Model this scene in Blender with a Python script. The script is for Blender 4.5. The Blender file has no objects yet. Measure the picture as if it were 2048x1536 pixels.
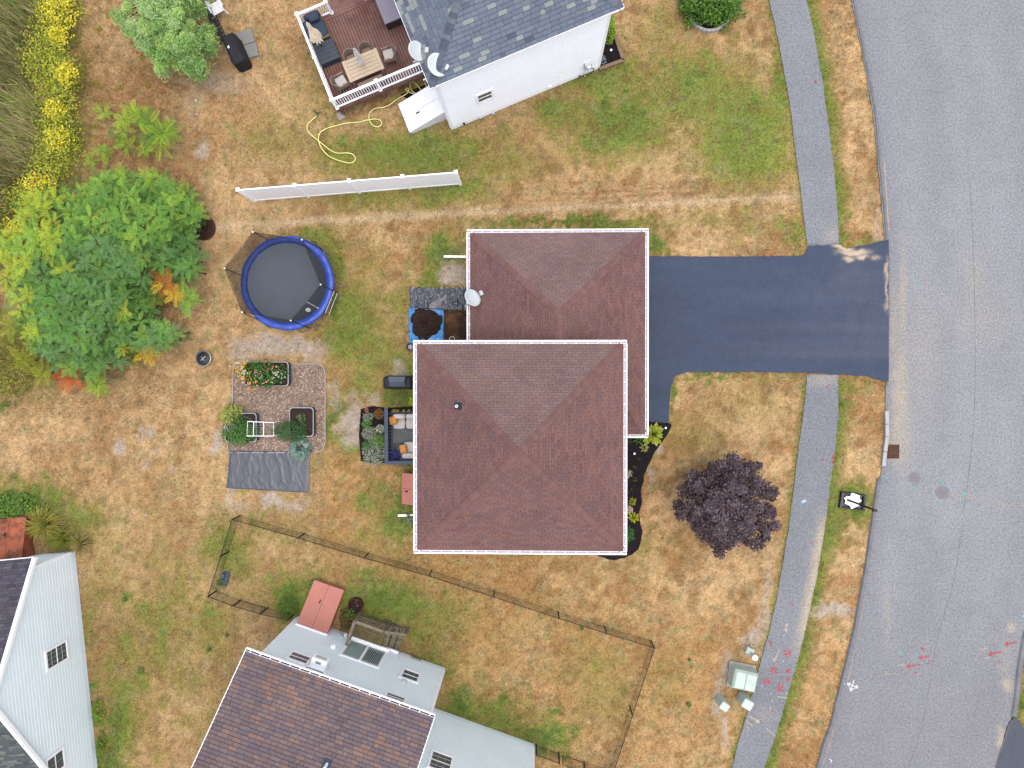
import bpy, math, random
import numpy as np
from mathutils import Vector, Matrix, Quaternion
R_ = random.Random(7); NR = np.random.RandomState(11)
SC = bpy.context.scene; COL = SC.collection
# ---------------------------------------------------------------- camera
F, H, NX, NY = 1420.0, 34.6, 1065.0, 757.0       # focal length in photo pixels, drone height, nadir pixel
_d = Vector(((NX-1024)/F, -(NY-768)/F, -1)).normalized()
QC = _d.rotation_difference(Vector((0, 0, -1)))
cd = bpy.data.cameras.new('camera'); cam = bpy.data.objects.new('camera', cd); COL.objects.link(cam)
cam.location = (0, 0, H); cam.rotation_mode = 'QUATERNION'; cam.rotation_quaternion = QC
cd.sensor_width = 36; cd.lens = 36*F/2048; cd.clip_start = .1; cd.clip_end = 2000
SC.camera = cam
# ---------------------------------------------------------------- sky and sun (overcast)
SUN_EL, SUN_AZ = math.radians(82), math.radians(115)     # azimuth clockwise from +Y
w = bpy.data.worlds.new('World'); SC.world = w; w.use_nodes = True
nt = w.node_tree; nt.nodes.clear()
sk = nt.nodes.new('ShaderNodeTexSky'); sk.sky_type = 'NISHITA'; sk.sun_disc = False
sk.sun_elevation = SUN_EL; sk.sun_rotation = SUN_AZ; sk.air_density = 1.0; sk.dust_density = 6.0; sk.ozone_density = 1.0
bg = nt.nodes.new('ShaderNodeBackground'); bg.inputs['Strength'].default_value = .15
ow = nt.nodes.new('ShaderNodeOutputWorld'); nt.links.new(sk.outputs[0], bg.inputs[0]); nt.links.new(bg.outputs[0], ow.inputs[0])
sl = bpy.data.lights.new('sun', 'SUN'); sl.energy = 1.5; sl.angle = math.radians(165); sl.color = (1, .965, .91)
so = bpy.data.objects.new('sun', sl); COL.objects.link(so)
_sd = Vector((math.sin(SUN_AZ)*math.cos(SUN_EL), math.cos(SUN_AZ)*math.cos(SUN_EL), math.sin(SUN_EL)))
so.rotation_mode = 'QUATERNION'; so.rotation_quaternion = _sd.to_track_quat('Z', 'Y'); so.location = (0, 0, 60)
vs = SC.view_settings; vs.view_transform = 'Standard'; vs.look = 'None'; vs.gamma = 1; vs.use_curve_mapping = False
vs.exposure = 0.75
SC.cycles.use_denoising = True; SC.cycles.denoiser = 'OPENIMAGEDENOISE'; SC.cycles.denoising_input_passes = 'RGB_ALBEDO_NORMAL'; SC.cycles.denoising_prefilter = 'ACCURATE'
SC.display_settings.display_device = 'sRGB'

# ---------------------------------------------------------------- helpers
def ray(px, py): return QC @ Vector(((px-1024)/F, -(py-768)/F, -1))
def P(px, py, h=0.0):
    r = ray(px, py); k = (h-H)/r.z
    return Vector((r.x*k, r.y*k, h))
_Q3 = np.array(QC.to_matrix())
def proj_np(X, Y, Z):
    q = _Q3.T @ np.vstack([X, Y, Z-H]); return 1024+F*q[0]/-q[2], 768-F*q[1]/-q[2]
GAIN = 2.2
def C(r, g, b, k=1.0):
    f = lambda c: (c/255/12.92 if c <= 10 else ((c/255+.055)/1.055)**2.4)*k/GAIN
    return (f(r), f(g), f(b), 1.0)
MATS = {}
def mat(name, col=(.5, .5, .5, 1), rough=.8, var=.12, scale=3.0, fine=40.0, fvar=.08, bump=0.0, bscale=80.0, attr=False,
        metal=0.0, spec=.3, alpha=1.0, col2=None, c2scale=.7, c2pos=.55, sub=None, speck=0.0, sscale=12.0, mid=0.0, mscale=10.0, stretch=None, trans=0.0):
    m = bpy.data.materials.new(name); m.use_nodes = True; n = m.node_tree; L = n.links
    b = n.nodes['Principled BSDF']
    b.inputs['Roughness'].default_value = rough; b.inputs['Metallic'].default_value = metal
    b.inputs['Specular IOR Level'].default_value = spec; b.inputs['Alpha'].default_value = alpha
    g = n.nodes.new('ShaderNodeNewGeometry'); pos = g.outputs['Position']
    if stretch:
        mp = n.nodes.new('ShaderNodeMapping'); mp.inputs['Scale'].default_value = stretch; L.new(pos, mp.inputs[0]); pos = mp.outputs[0]
    def noise(s, det=4, ro=.6):
        t = n.nodes.new('ShaderNodeTexNoise'); t.inputs['Scale'].default_value = s; t.inputs['Detail'].default_value = det
        t.inputs['Roughness'].default_value = ro; L.new(pos, t.inputs['Vector']); return t.outputs['Fac']
    if attr:
        a = n.nodes.new('ShaderNodeAttribute'); a.attribute_name = 'col'; base = a.outputs['Color']
    else:
        a = n.nodes.new('ShaderNodeRGB'); a.outputs[0].default_value = col; base = a.outputs[0]
    if col2 is not None:
        r = n.nodes.new('ShaderNodeValToRGB'); r.color_ramp.elements[0].position = c2pos-.1; r.color_ramp.elements[1].position = c2pos+.1
        L.new(noise(c2scale, 6, .65), r.inputs[0])
        mx = n.nodes.new('ShaderNodeMix'); mx.data_type = 'RGBA'; L.new(r.outputs[0], mx.inputs[0]); L.new(base, mx.inputs[6])
        mx.inputs[7].default_value = col2; base = mx.outputs[2]
    for s, v in ((scale, var), (fine, fvar)):
        if v <= 0: continue
        mr = n.nodes.new('ShaderNodeMapRange'); mr.inputs[1].default_value = .28; mr.inputs[2].default_value = .72
        mr.inputs[3].default_value = 1-v; mr.inputs[4].default_value = 1+v; L.new(noise(s), mr.inputs[0])
        vm = n.nodes.new('ShaderNodeVectorMath'); vm.operation = 'SCALE'; L.new(base, vm.inputs[0]); L.new(mr.outputs[0], vm.inputs['Scale']); base = vm.outputs[0]
    for s_, lo, hi, v in ((sscale, .30, .47, speck),):
        if v <= 0: continue
        mr = n.nodes.new('ShaderNodeMapRange'); mr.inputs[1].default_value = lo; mr.inputs[2].default_value = hi
        mr.inputs[3].default_value = 1-v; mr.inputs[4].default_value = 1; L.new(noise(s_, 3, .7), mr.inputs[0])
        vm = n.nodes.new('ShaderNodeVectorMath'); vm.operation = 'SCALE'; L.new(base, vm.inputs[0]); L.new(mr.outputs[0], vm.inputs['Scale']); base = vm.outputs[0]
    L.new(base, b.inputs['Base Color'])
    if trans > 0:
        tr = n.nodes.new('ShaderNodeBsdfTranslucent'); L.new(base, tr.inputs[0])
        ms = n.nodes.new('ShaderNodeMixShader'); ms.inputs[0].default_value = trans
        L.new(b.outputs[0], ms.inputs[1]); L.new(tr.outputs[0], ms.inputs[2]); L.new(ms.outputs[0], n.nodes['Material Output'].inputs[0])
    if bump > 0:
        bp = n.nodes.new('ShaderNodeBump'); bp.inputs['Strength'].default_value = bump; bp.inputs['Distance'].default_value = .02
        L.new(noise(bscale, 3), bp.inputs['Height']); L.new(bp.outputs[0], b.inputs['Normal'])
    MATS[name] = m; return m

ORG = {}
def setp(o, label=None, cat=None, group=None, kind=None):
    if label: o['label'] = label
    if cat: o['category'] = cat
    if group: o['group'] = group
    if kind: o['kind'] = kind
    return o
def thing(name, loc, label, cat, group=None):
    o = bpy.data.objects.new(name, None); COL.objects.link(o); o.empty_display_size = .3
    o.location = loc; ORG[o.name] = Vector(loc); return setp(o, label, cat, group)
def link_mesh(name, me, parent=None, org=None):
    o = bpy.data.objects.new(name, me); COL.objects.link(o)
    if parent is not None:
        o.parent = parent; ORG[o.name] = ORG[parent.name].copy()
    else:
        o.location = org; ORG[o.name] = Vector(org)
    return o
def inst(me, name, parent, M):
    o = bpy.data.objects.new(name, me); COL.objects.link(o); o.parent = parent
    o.matrix_basis = Matrix.Translation(-ORG[parent.name]) @ M; ORG[o.name] = M.translation.copy(); return o
def np_mesh(name, V, T, m, col=None, org=(0, 0, 0), smooth=False):
    """V (n,3) world, T (k,3|4) int faces, col (n,4) point colours."""
    me = bpy.data.meshes.new(name); V = np.asarray(V, dtype=np.float32)-np.asarray(org, dtype=np.float32)
    k = T.shape[1]; me.vertices.add(len(V)); me.vertices.foreach_set('co', V.ravel())
    me.loops.add(T.size); me.loops.foreach_set('vertex_index', T.ravel().astype(np.int32))
    me.polygons.add(len(T)); me.polygons.foreach_set('loop_start', np.arange(0, T.size, k, dtype=np.int32))
    me.update(calc_edges=True)
    if smooth: me.polygons.foreach_set('use_smooth', np.ones(len(T), dtype=bool))
    if col is not None:
        a = me.color_attributes.new('col', 'FLOAT_COLOR', 'POINT'); a.data.foreach_set('color', np.asarray(col, dtype=np.float32).ravel())
    me.materials.append(m); return me

class MB:
    def __init__(s): s.v = []; s.f = []; s.c = []; s.col = None
    def add(s, vs, fs, col=None):
        o = len(s.v); s.v += [tuple(v) for v in vs]
        for f in fs: s.f.append(tuple(i+o for i in f)); s.c.append(col or s.col)
        return s
    def quad(s, a, b, c, d, col=None): return s.add((a, b, c, d), ((0, 1, 2, 3),), col)
    def obox(s, c, ax, ay, az, col=None):
        c = Vector(c); vs = [c+ax*i+ay*j+az*k for k in (-1, 1) for j in (-1, 1) for i in (-1, 1)]
        return s.add(vs, ((0, 2, 3, 1), (4, 5, 7, 6), (0, 1, 5, 4), (2, 6, 7, 3), (0, 4, 6, 2), (1, 3, 7, 5)), col)
    def box(s, c, sz, rz=0, col=None):
        ca, sa = math.cos(rz), math.sin(rz)
        return s.obox(c, Vector((ca, sa, 0))*sz[0]/2, Vector((-sa, ca, 0))*sz[1]/2, Vector((0, 0, sz[2]/2)), col)
    def beam(s, p, q, wd, ht, col=None, up=Vector((0, 0, 1))):
        p, q = Vector(p), Vector(q); d = q-p; l = d.length; d /= max(l, 1e-6)
        sd = d.cross(up)
        if sd.length < 1e-3: sd = d.cross(Vector((1, 0, 0)))
        sd.normalize(); u = sd.cross(d)
        return s.obox((p+q)/2, d*l/2, sd*wd/2, u*ht/2, col)
    def tube(s, pts, r, n=6, col=None, closed=False, caps=True):
        pts = [Vector(p) for p in pts]; N = len(pts); rs = r if isinstance(r, (list, tuple)) else [r]*N
        vs = []; pu = None
        for i, p in enumerate(pts):
            a = pts[(i-1) % N] if (closed or i > 0) else p; b = pts[(i+1) % N] if (closed or i < N-1) else p
            d = (b-a); d = d.normalized() if d.length > 1e-6 else Vector((0, 0, 1))
            u = (pu - d*pu.dot(d)) if pu else d.orthogonal()
            if u.length < 1e-4: u = d.orthogonal()
            u.normalize(); pu = u; v = d.cross(u)
            vs += [p+(u*math.cos(2*math.pi*k/n)+v*math.sin(2*math.pi*k/n))*rs[i] for k in range(n)]
        fs = []
        for i in range(N if closed else N-1):
            j = (i+1) % N
            for k in range(n): fs.append((i*n+k, i*n+(k+1) % n, j*n+(k+1) % n, j*n+k))
        if caps and not closed: fs += [tuple(range(n))[::-1], tuple((N-1)*n+k for k in range(n))]
        return s.add(vs, fs, col)
    def lathe(s, c, prof, n=24, col=None, cap=True, sx=1, sy=1):
        c = Vector(c); vs = []; m = len(prof)
        for r, z in prof: vs += [c+Vector((r*sx*math.cos(2*math.pi*k/n), r*sy*math.sin(2*math.pi*k/n), z)) for k in range(n)]
        fs = [(i*n+k, i*n+(k+1) % n, (i+1)*n+(k+1) % n, (i+1)*n+k) for i in range(m-1) for k in range(n)]
        if cap: fs += [tuple(range(n))[::-1], tuple((m-1)*n+k for k in range(n))]
        return s.add(vs, fs, col)
    def prism(s, poly, z0, z1, col=None):
        n = len(poly); vs = [(p[0], p[1], z0) for p in poly]+[(p[0], p[1], z1) for p in poly]
        a = sum(poly[i][0]*poly[(i+1) % n][1]-poly[(i+1) % n][0]*poly[i][1] for i in range(n))
        fs = [(i, (i+1) % n, n+(i+1) % n, n+i) for i in range(n)]+[tuple(range(n))[::-1], tuple(n+i for i in range(n))]
        if a < 0: fs = [f[::-1] for f in fs]
        return s.add(vs, fs, col)
    def ring(s, outer, inner, z0, z1, col=None):
        n = len(outer); vs = [(p[0], p[1], z) for z in (z0, z1) for pl in (outer, inner) for p in pl]
        fs = []
        for i in range(n):
            j = (i+1) % n
            fs += [(i, j, 2*n+j, 2*n+i), (n+j, n+i, 3*n+i, 3*n+j), (2*n+i, 2*n+j, 3*n+j, 3*n+i)]
        return s.add(vs, fs, col)
    def mesh(s, name, m, org=(0, 0, 0), smooth=False):
        me = bpy.data.meshes.new(name); o = Vector(org)
        me.from_pydata([(v[0]-o.x, v[1]-o.y, v[2]-o.z) for v in s.v], [], s.f)
        if any(c is not None for c in s.c):
            a = me.color_attributes.new('col', 'FLOAT_COLOR', 'CORNER'); buf = []
            for p, c in zip(me.polygons, s.c): buf += list(c or (.5, .5, .5, 1))*p.loop_total
            a.data.foreach_set('color', buf)
        if smooth: me.polygons.foreach_set('use_smooth', [True]*len(me.polygons))
        me.materials.append(m); me.update(); return me
    def build(s, name, m, parent=None, smooth=False, label=None, cat=None, group=None, kind=None):
        if isinstance(m, str): m = MATS[m]
        if parent is not None: org = ORG[parent.name]
        else:
            A = np.array(s.v); org = Vector(((A[:, 0].min()+A[:, 0].max())/2, (A[:, 1].min()+A[:, 1].max())/2, A[:, 2].min()))
        o = link_mesh(name, s.mesh(name, m, org, smooth), parent, org); return setp(o, label, cat, group, kind)

def smooth_poly(pts, n=4):
    """closed Catmull-Rom through 2D points"""
    out = []; N = len(pts)
    for i in range(N):
        p0, p1, p2, p3 = [np.array(pts[(i+k-1) % N][:2], float) for k in range(4)]
        for t in np.linspace(0, 1, n, endpoint=False):
            out.append(tuple(.5*((2*p1)+(-p0+p2)*t+(2*p0-5*p1+4*p2-p3)*t*t+(-p0+3*p1-3*p2+p3)*t**3)))
    return out
def spline(pts, n=6):
    out = []; N = len(pts); A = [Vector(p) for p in pts]
    for i in range(N-1):
        p0, p1, p2, p3 = A[max(i-1, 0)], A[i], A[i+1], A[min(i+2, N-1)]
        for k in range(n):
            t = k/n; out.append(.5*((2*p1)+(p2-p0)*t+(2*p0-5*p1+4*p2-p3)*t*t+(3*p1-p0-3*p2+p3)*t**3))
    return out+[A[-1]]
def PP(pts, h=0): return [P(x, y, h) for x, y in pts]
def inpoly(X, Y, poly):
    ins = np.zeros(len(X), bool); n = len(poly); j = n-1
    for i in range(n):
        xi, yi = poly[i][0], poly[i][1]; xj, yj = poly[j][0], poly[j][1]
        c = ((yi > Y) != (yj > Y)) & (X < (xj-xi)*(Y-yi)/(yj-yi+1e-12)+xi); ins ^= c; j = i
    return ins
_lat = {}
def vn(X, Y, sc, seed=0):
    if seed not in _lat: _lat[seed] = np.random.RandomState(seed+100).rand(256, 256)
    G = _lat[seed]; x = X*sc+1000.3; y = Y*sc+1000.7
    xi = np.floor(x).astype(int); yi = np.floor(y).astype(int); fx = x-xi; fy = y-yi
    fx = fx*fx*(3-2*fx); fy = fy*fy*(3-2*fy); g = lambda a, b: G[a % 256, b % 256]
    return (g(xi, yi)*(1-fx)+g(xi+1, yi)*fx)*(1-fy)+(g(xi, yi+1)*(1-fx)+g(xi+1, yi+1)*fx)*fy
def fbm(X, Y, sc, oct=4, seed=0):
    t = 0; a = .5; s = 0
    for k in range(oct): t = t+a*vn(X, Y, sc*2**k, seed+k); s += a; a *= .55
    return t/s

# ---------------------------------------------------------------- materials
mat('lawn', attr=True, rough=.95, var=.16, scale=6, fine=17, fvar=.26, speck=.52, sscale=9, bump=.5, bscale=60, spec=.1)
mat('grass', attr=True, rough=.9, var=.0, fvar=.0, spec=.15, trans=.2)
mat('asphalt', attr=True, rough=.92, var=.05, scale=1.3, fine=11, fvar=.34, bump=.5, bscale=60, spec=.2)
mat('tarmac_new', attr=True, rough=.8, var=.08, scale=2.2, fine=11, fvar=.16, bump=.3, bscale=120, spec=.3)
mat('kerb_asphalt', C(140, 142, 148), rough=.9, var=.2, scale=2, fvar=.25)
mat('granite', C(206, 206, 206), rough=.8, var=.1, fvar=.2)
mat('shingle', attr=True, rough=.95, var=.10, scale=.7, fine=20, fvar=.12, bump=.25, bscale=150, spec=.15)
mat('white_vinyl', C(243, 246, 251, 2.15), rough=.45, var=.03, fvar=.02, spec=.4)
mat('white_trim', C(244, 247, 252, 1.95), rough=.5, var=.03, fvar=.02, spec=.4)
mat('siding_white', C(238, 243, 250, 2.2), rough=.55, var=.03, fvar=.015, scale=.8, spec=.3)
mat('siding_blue', C(201, 213, 218, 2.5), rough=.55, var=.04, fvar=.02, scale=.8, spec=.3)
mat('siding_beige', C(205, 195, 180), rough=.6, var=.04)
mat('concrete', C(190, 188, 183), rough=.9, var=.12, fvar=.12, scale=4)
mat('glass', C(104, 114, 118), rough=.12, var=.15, scale=2, fvar=0, spec=.5)
mat('curtain', C(160, 178, 172, 1.5), rough=.8, var=.1, stretch=(6, 6, .3), scale=3, fvar=0)
mat('dark_inside', C(46, 46, 52), rough=.6)
mat('deck_board', C(146, 106, 98), rough=.6, var=.22, scale=1.3, fine=30, fvar=.12, spec=.35, col2=C(112, 66, 56), c2scale=.8, c2pos=.6)
mat('grey_wood', C(158, 148, 132), rough=.9, var=.25, scale=4, fine=40, fvar=.25, col2=C(122, 116, 70), c2scale=1.6, c2pos=.6)
mat('timber', C(150, 128, 104), rough=.9, var=.2, fvar=.2)
mat('plank_mossy', C(140, 130, 92), rough=.95, var=.3, scale=4, fine=30, fvar=.25)
mat('mulch', C(44, 40, 44), rough=1, var=.3, scale=5, fine=45, fvar=.4, bump=1, bscale=50, spec=.1)
mat('mulch_brown', C(74, 58, 50), rough=1, var=.3, scale=4, fine=40, fvar=.45, bump=1, bscale=45, spec=.1, col2=C(128, 94, 62), c2scale=1.1, c2pos=.6)
mat('compost', C(66, 52, 46), rough=1, var=.3, scale=5, fine=40, fvar=.5, bump=1, bscale=50, spec=.1)
mat('soil_dark', C(62, 46, 44), rough=1, var=.3, fvar=.4, bump=.8, bscale=50)
mat('gravel_base', C(158, 138, 122), rough=.95, var=.2, scale=3, fine=30, fvar=.35, bump=.8, bscale=35)
mat('pebble', attr=True, rough=.8, var=.1, fvar=.1)
mat('stone', C(196, 178, 152), rough=.9, var=.25, scale=6, fvar=.2)
mat('black_tarp', C(82, 90, 104), rough=.38, var=.12, scale=2, fvar=.05, spec=.5)
mat('black_plastic', C(40, 44, 54), rough=.45, var=.15, scale=4, fvar=.05, spec=.5)
mat('blue_tarp', C(46, 150, 232), rough=.4, var=.12, scale=5, fvar=.04, spec=.5)
mat('cover_fabric', C(38, 42, 52), rough=.7, var=.2, scale=6, fvar=.1)
mat('cover_top', C(92, 104, 122), rough=.55, var=.08, fvar=.05)
mat('tramp_mat', C(96, 106, 120), rough=.75, var=.08, scale=1.2, fine=90, fvar=.05)
mat('tramp_pad', C(48, 92, 214), rough=.4, var=.22, scale=4, fvar=.06, spec=.5)
mat('net', C(48, 52, 60), rough=.9, var=.1, fvar=0, alpha=.62)
mat('fence_mesh', C(34, 36, 40), rough=.8, var=.1, fvar=0, alpha=.3)
mat('steel', C(180, 184, 190), rough=.35, metal=.7, var=.08)
mat('black_metal', C(34, 36, 42), rough=.45, var=.1)
mat('charcoal_paint', C(74, 92, 114), rough=.6, var=.08, fvar=.06)
mat('patio_mat', C(122, 130, 138), rough=.95, var=.15, scale=5, fine=60, fvar=.15)
mat('cushion_white', C(226, 222, 220), rough=.9, var=.05, fvar=.05)
mat('orange_fabric', C(226, 150, 62), rough=.9, var=.15, scale=14, fvar=.1, col2=C(240, 196, 130), c2scale=14, c2pos=.58)
mat('blue_blanket', C(70, 78, 150), rough=.95, var=.3, scale=18, fvar=.2)
mat('navy_fabric', C(66, 82, 108), rough=.85, var=.12, scale=4, fvar=.06)
mat('charcoal_wood', C(72, 82, 96), rough=.6, var=.1, fvar=.1)
mat('wicker', C(168, 148, 136), rough=.85, var=.15, scale=12, fine=70, fvar=.25)
mat('wicker_dark', C(74, 52, 48), rough=.85, var=.2, fvar=.2)
mat('table_wood', C(224, 204, 178), rough=.6, var=.08, scale=3, fvar=.06)
mat('umbrella_cloth', C(232, 218, 196, 1.95), rough=.9, var=.08, scale=8, fvar=.06)
mat('umbrella_grey', C(214, 210, 206, 1.95), rough=.9, var=.12, scale=10, fvar=.06, col2=C(140, 136, 134), c2scale=7, c2pos=.62)
mat('lilac_lid', C(166, 160, 180), rough=.6, var=.06)
mat('rust_red', C(206, 134, 118, 1.2), rough=.6, var=.08, scale=1.6, fvar=.04, spec=.35)
mat('rust_old', C(190, 108, 78, 1.15), rough=.75, var=.18, scale=1.5, fvar=.15, col2=C(116, 68, 52), c2scale=1.4, c2pos=.55)
mat('bulkhead_grey', C(222, 224, 230, 1.95), rough=.5, var=.03)
mat('iron_rust', C(92, 58, 48), rough=.85, var=.2, scale=6, fvar=.2)
mat('iron_orange', C(124, 84, 66), rough=.9, var=.35, scale=5, fvar=.3)
mat('manhole_iron', C(150, 148, 156), rough=.8, var=.1, fvar=.15)
mat('utility_green', C(192, 212, 202, 1.4), rough=.55, var=.08, scale=3, fvar=.05, col2=C(164, 186, 178, 1.4), c2scale=2.4, c2pos=.62)
mat('utility_pale', C(226, 238, 235), rough=.5, var=.03)
mat('hose', C(228, 234, 150, 1.7), rough=.5, var=.05)
mat('green_plastic', C(60, 110, 70), rough=.5, var=.1)
mat('paver', C(158, 160, 158), rough=.9, var=.08, fvar=.12)
mat('dish_grey', C(204, 214, 220, 1.5), rough=.5, var=.04)
mat('terracotta', C(206, 96, 90), rough=.7)
mat('bark', C(96, 80, 66), rough=1, var=.3, scale=8, fvar=.3)
mat('leaf', attr=True, rough=.55, var=.08, scale=2, fine=20, fvar=.08, spec=.3, trans=.25)
mat('paint_red', C(206, 88, 98), rough=.9, var=.15, fine=18, fvar=.3, col2=C(160, 140, 150), c2scale=9, c2pos=.56)
mat('paint_white', C(238, 240, 250), rough=.9, var=.06, fine=60, fvar=.15)
mat('paint_cream', C(218, 200, 180), rough=.9, var=.1, fine=18, fvar=.2, col2=C(170, 164, 162), c2scale=9, c2pos=.56)
mat('paint_cyan', C(126, 196, 190), rough=.9, var=.1, fine=18, fvar=.2, col2=C(156, 168, 174), c2scale=9, c2pos=.52)
mat('paint_blue', C(150, 205, 250), rough=.9, var=.1, fine=60, fvar=.2)
mat('crack_dark', C(118, 120, 128), rough=.9)
mat('crack_sand', C(198, 178, 158), rough=.95, var=.1, fvar=.2)
mat('trough_pale', C(196, 192, 206, 1.2), rough=.6, var=.1, fvar=.05)
# ================================================================ LAYOUT POLYGONS (photo pixels on the ground)
SW1L = [(1527,-60),(1538,0),(1548,42),(1561,105),(1573,170),(1583,230),(1591,300),(1602,384),(1608,434),(1612,470),(1614,493)]
SW1R = [(1598,-60),(1613,0),(1626,57),(1638,125),(1648,185),(1658,260),(1670,357),(1672,384),(1676,446),(1677,470),(1678,489)]
SW2L = [(1614,750),(1612,768),(1608,818),(1601,868),(1593,928),(1587,980),(1577,1060),(1563,1143),(1551,1207),(1536,1272),(1509,1370),(1494,1427),(1474,1494),(1464,1536),(1440,1620)]
SW2R = [(1675,750),(1676,768),(1676,825),(1672,883),(1663,943),(1656,1005),(1646,1080),(1634,1152),(1621,1212),(1608,1272),(1593,1332),(1573,1394),(1551,1472),(1536,1512),(1528,1536),(1500,1620)]
RDL = [(1640,-320),(1690,-60),(1703,0),(1718,75),(1733,150),(1746,225),(1753,300),(1761,384),(1766,434),(1769,480),(1776,492),(1777,620),(1776,752),(1771,775),(1771,820),(1771,873),(1765,932),(1757,965),(1751,985),(1743,1043),(1731,1130),(1716,1212),(1706,1264),(1691,1327),(1676,1384),(1661,1447),(1646,1489),(1633,1536),(1600,1640),(1500,1900)]
RDR = [(2110,-320),(2190,-60),(2215,75),(2235,150),(2245,300),(2245,434),(2240,620),(2225,752),(2205,873),(2170,985),(2140,1070),(2105,1150),(2078,1212),(2052,1264),(2040,1327),(2032,1384),(2027,1427),(2014,1450),(1992,1536),(1955,1640),(1850,1900)]
def wpts(l): return [P(x, y) for x, y in l]
POLY = {
 'road': wpts(RDL)+wpts(RDR)[::-1],
 'sw1': wpts(SW1L)+wpts(SW1R)[::-1], 'sw2': wpts(SW2L)+wpts(SW2R)[::-1],
}
DR_T = [(1270,512),(1296,512),(1400,513),(1500,513),(1606,511),(1612,505),(1616,491),(1678,488),(1692,497),(1740,488),(1768,481),(1777,481)]
DR_B = [(1270,847),(1296,847),(1337,846),(1341,775),(1350,753),(1375,744),(1500,744),(1612,746),(1680,749),(1740,753),(1768,763),(1777,764)]
POLY['drive'] = wpts(DR_T)+wpts(DR_B)[::-1]
BED_FRONT = [(1235,838),(1300,845),(1338,847),(1337,862),(1325,882),(1308,905),(1296,932),(1286,962),(1282,1000),(1280,1035),(1284,1062),(1280,1090),(1264,1109),(1240,1118),(1208,1116),(1190,1100),(1225,1080),(1235,1000)]
POLY['bed_front'] = smooth_poly(wpts(BED_FRONT), 3)
BED_PATIO = [(722,818),(745,812),(775,816),(830,812),(830,920),(775,926),(745,926),(722,922),(718,870)]
POLY['bed_patio'] = wpts(BED_PATIO)
GRAVEL = [(468,735),(474,728),(520,728),(636,728),(648,734),(651,748),(651,885),(646,900),(632,905),(560,905),(458,905),(456,880),(462,840),(466,800)]
POLY['gravel'] = wpts(GRAVEL)
POLY['compost'] = wpts([(818,574),(935,574),(935,690),(818,700)])
POLY['tarp'] = wpts([(456,902),(618,902),(616,984),(454,976)])
POLY['bedw'] = wpts([(1196,60),(1228,52),(1247,120),(1198,138)])
POLY['shrubring'] = wpts([(1372,-20),(1380,40),(1410,62),(1450,48),(1462,0)])
# house footprints
def frame(A, B):
    a = P(*A); b = P(*B); u = (b-a); l = u.length; u /= l; return a, u, Vector((-u.y, u.x, 0)), l
WA, WU, WN, WLn = frame((903,260), (1198,137))       # white house: N points into the house
BA, BU, BN, BLn = frame((596,1232), (891,1336))      # bottom house: N points out of the house
VA, VU, VN, VLn = frame((872,1417), (1068,1488))     # its wing
LA, LU, LN, LLn = frame((150,1102), (195,1536))      # left house: N points out
ZM, ZG, ZW, ZB, ZL = 5.6, 2.95, 5.9, 5.5, 3.1
mc = [P(829,682,ZM), P(1252,680,ZM), P(1255,1109,ZM), P(826,1106,ZM)]
MX0 = (mc[0].x+mc[3].x)/2; MX1 = (mc[1].x+mc[2].x)/2; MY1 = (mc[0].y+mc[1].y)/2; MY0 = (mc[2].y+mc[3].y)/2
gc = [P(934,460,ZG), P(1296,458,ZG), P(1297,875,ZG)]
GX0 = gc[0].x; GX1 = (gc[1].x+gc[2].x)/2; GY1 = (gc[0].y+gc[1].y)/2; GY0 = gc[2].y
def rect(o, u, n, a0, a1, b0, b1): return [o+u*a0+n*b0, o+u*a1+n*b0, o+u*a1+n*b1, o+u*a0+n*b1]
POLY['h1'] = [(MX0+.5,MY0+.5),(MX1-.5,MY0+.5),(MX1-.5,MY1-.5),(MX0+.5,MY1-.5)]
POLY['h2'] = [(GX0+.4,MY1-1),(GX1-.4,MY1-1),(GX1-.4,GY1-.4),(GX0+.4,GY1-.4)]
POLY['h3'] = rect(WA,WU,WN,0,7.73,0,10); POLY['h3b'] = rect(WA,WU,WN,-1.9,0,.5,2.0)
POLY['h4'] = rect(BA,BU,BN,0,7.7,-9,0); POLY['h4w'] = rect(VA,VU,VN,0,5.1,-6,0); POLY['h4b'] = rect(BA,BU,BN,.3,1.9,0,2.4)
POLY['h5'] = rect(LA,LU,LN,0,10.5,-9,0)
POLY['deckzone'] = rect(WA,WU,WN,-4.6,0,2.8,9)
HARD = ['road','sw1','sw2','drive','bed_front','gravel','compost','tarp','bedw','h1','h2','h3','h3b','h4','h4w','h4b','h5','deckzone']
DR2 = wpts([(2016,1449),(2030,1432),(2048,1456),(2140,1560),(2100,1660),(1960,1620),(1993,1536)])
POLY['drive2'] = DR2; HARD.append('drive2')

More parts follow.
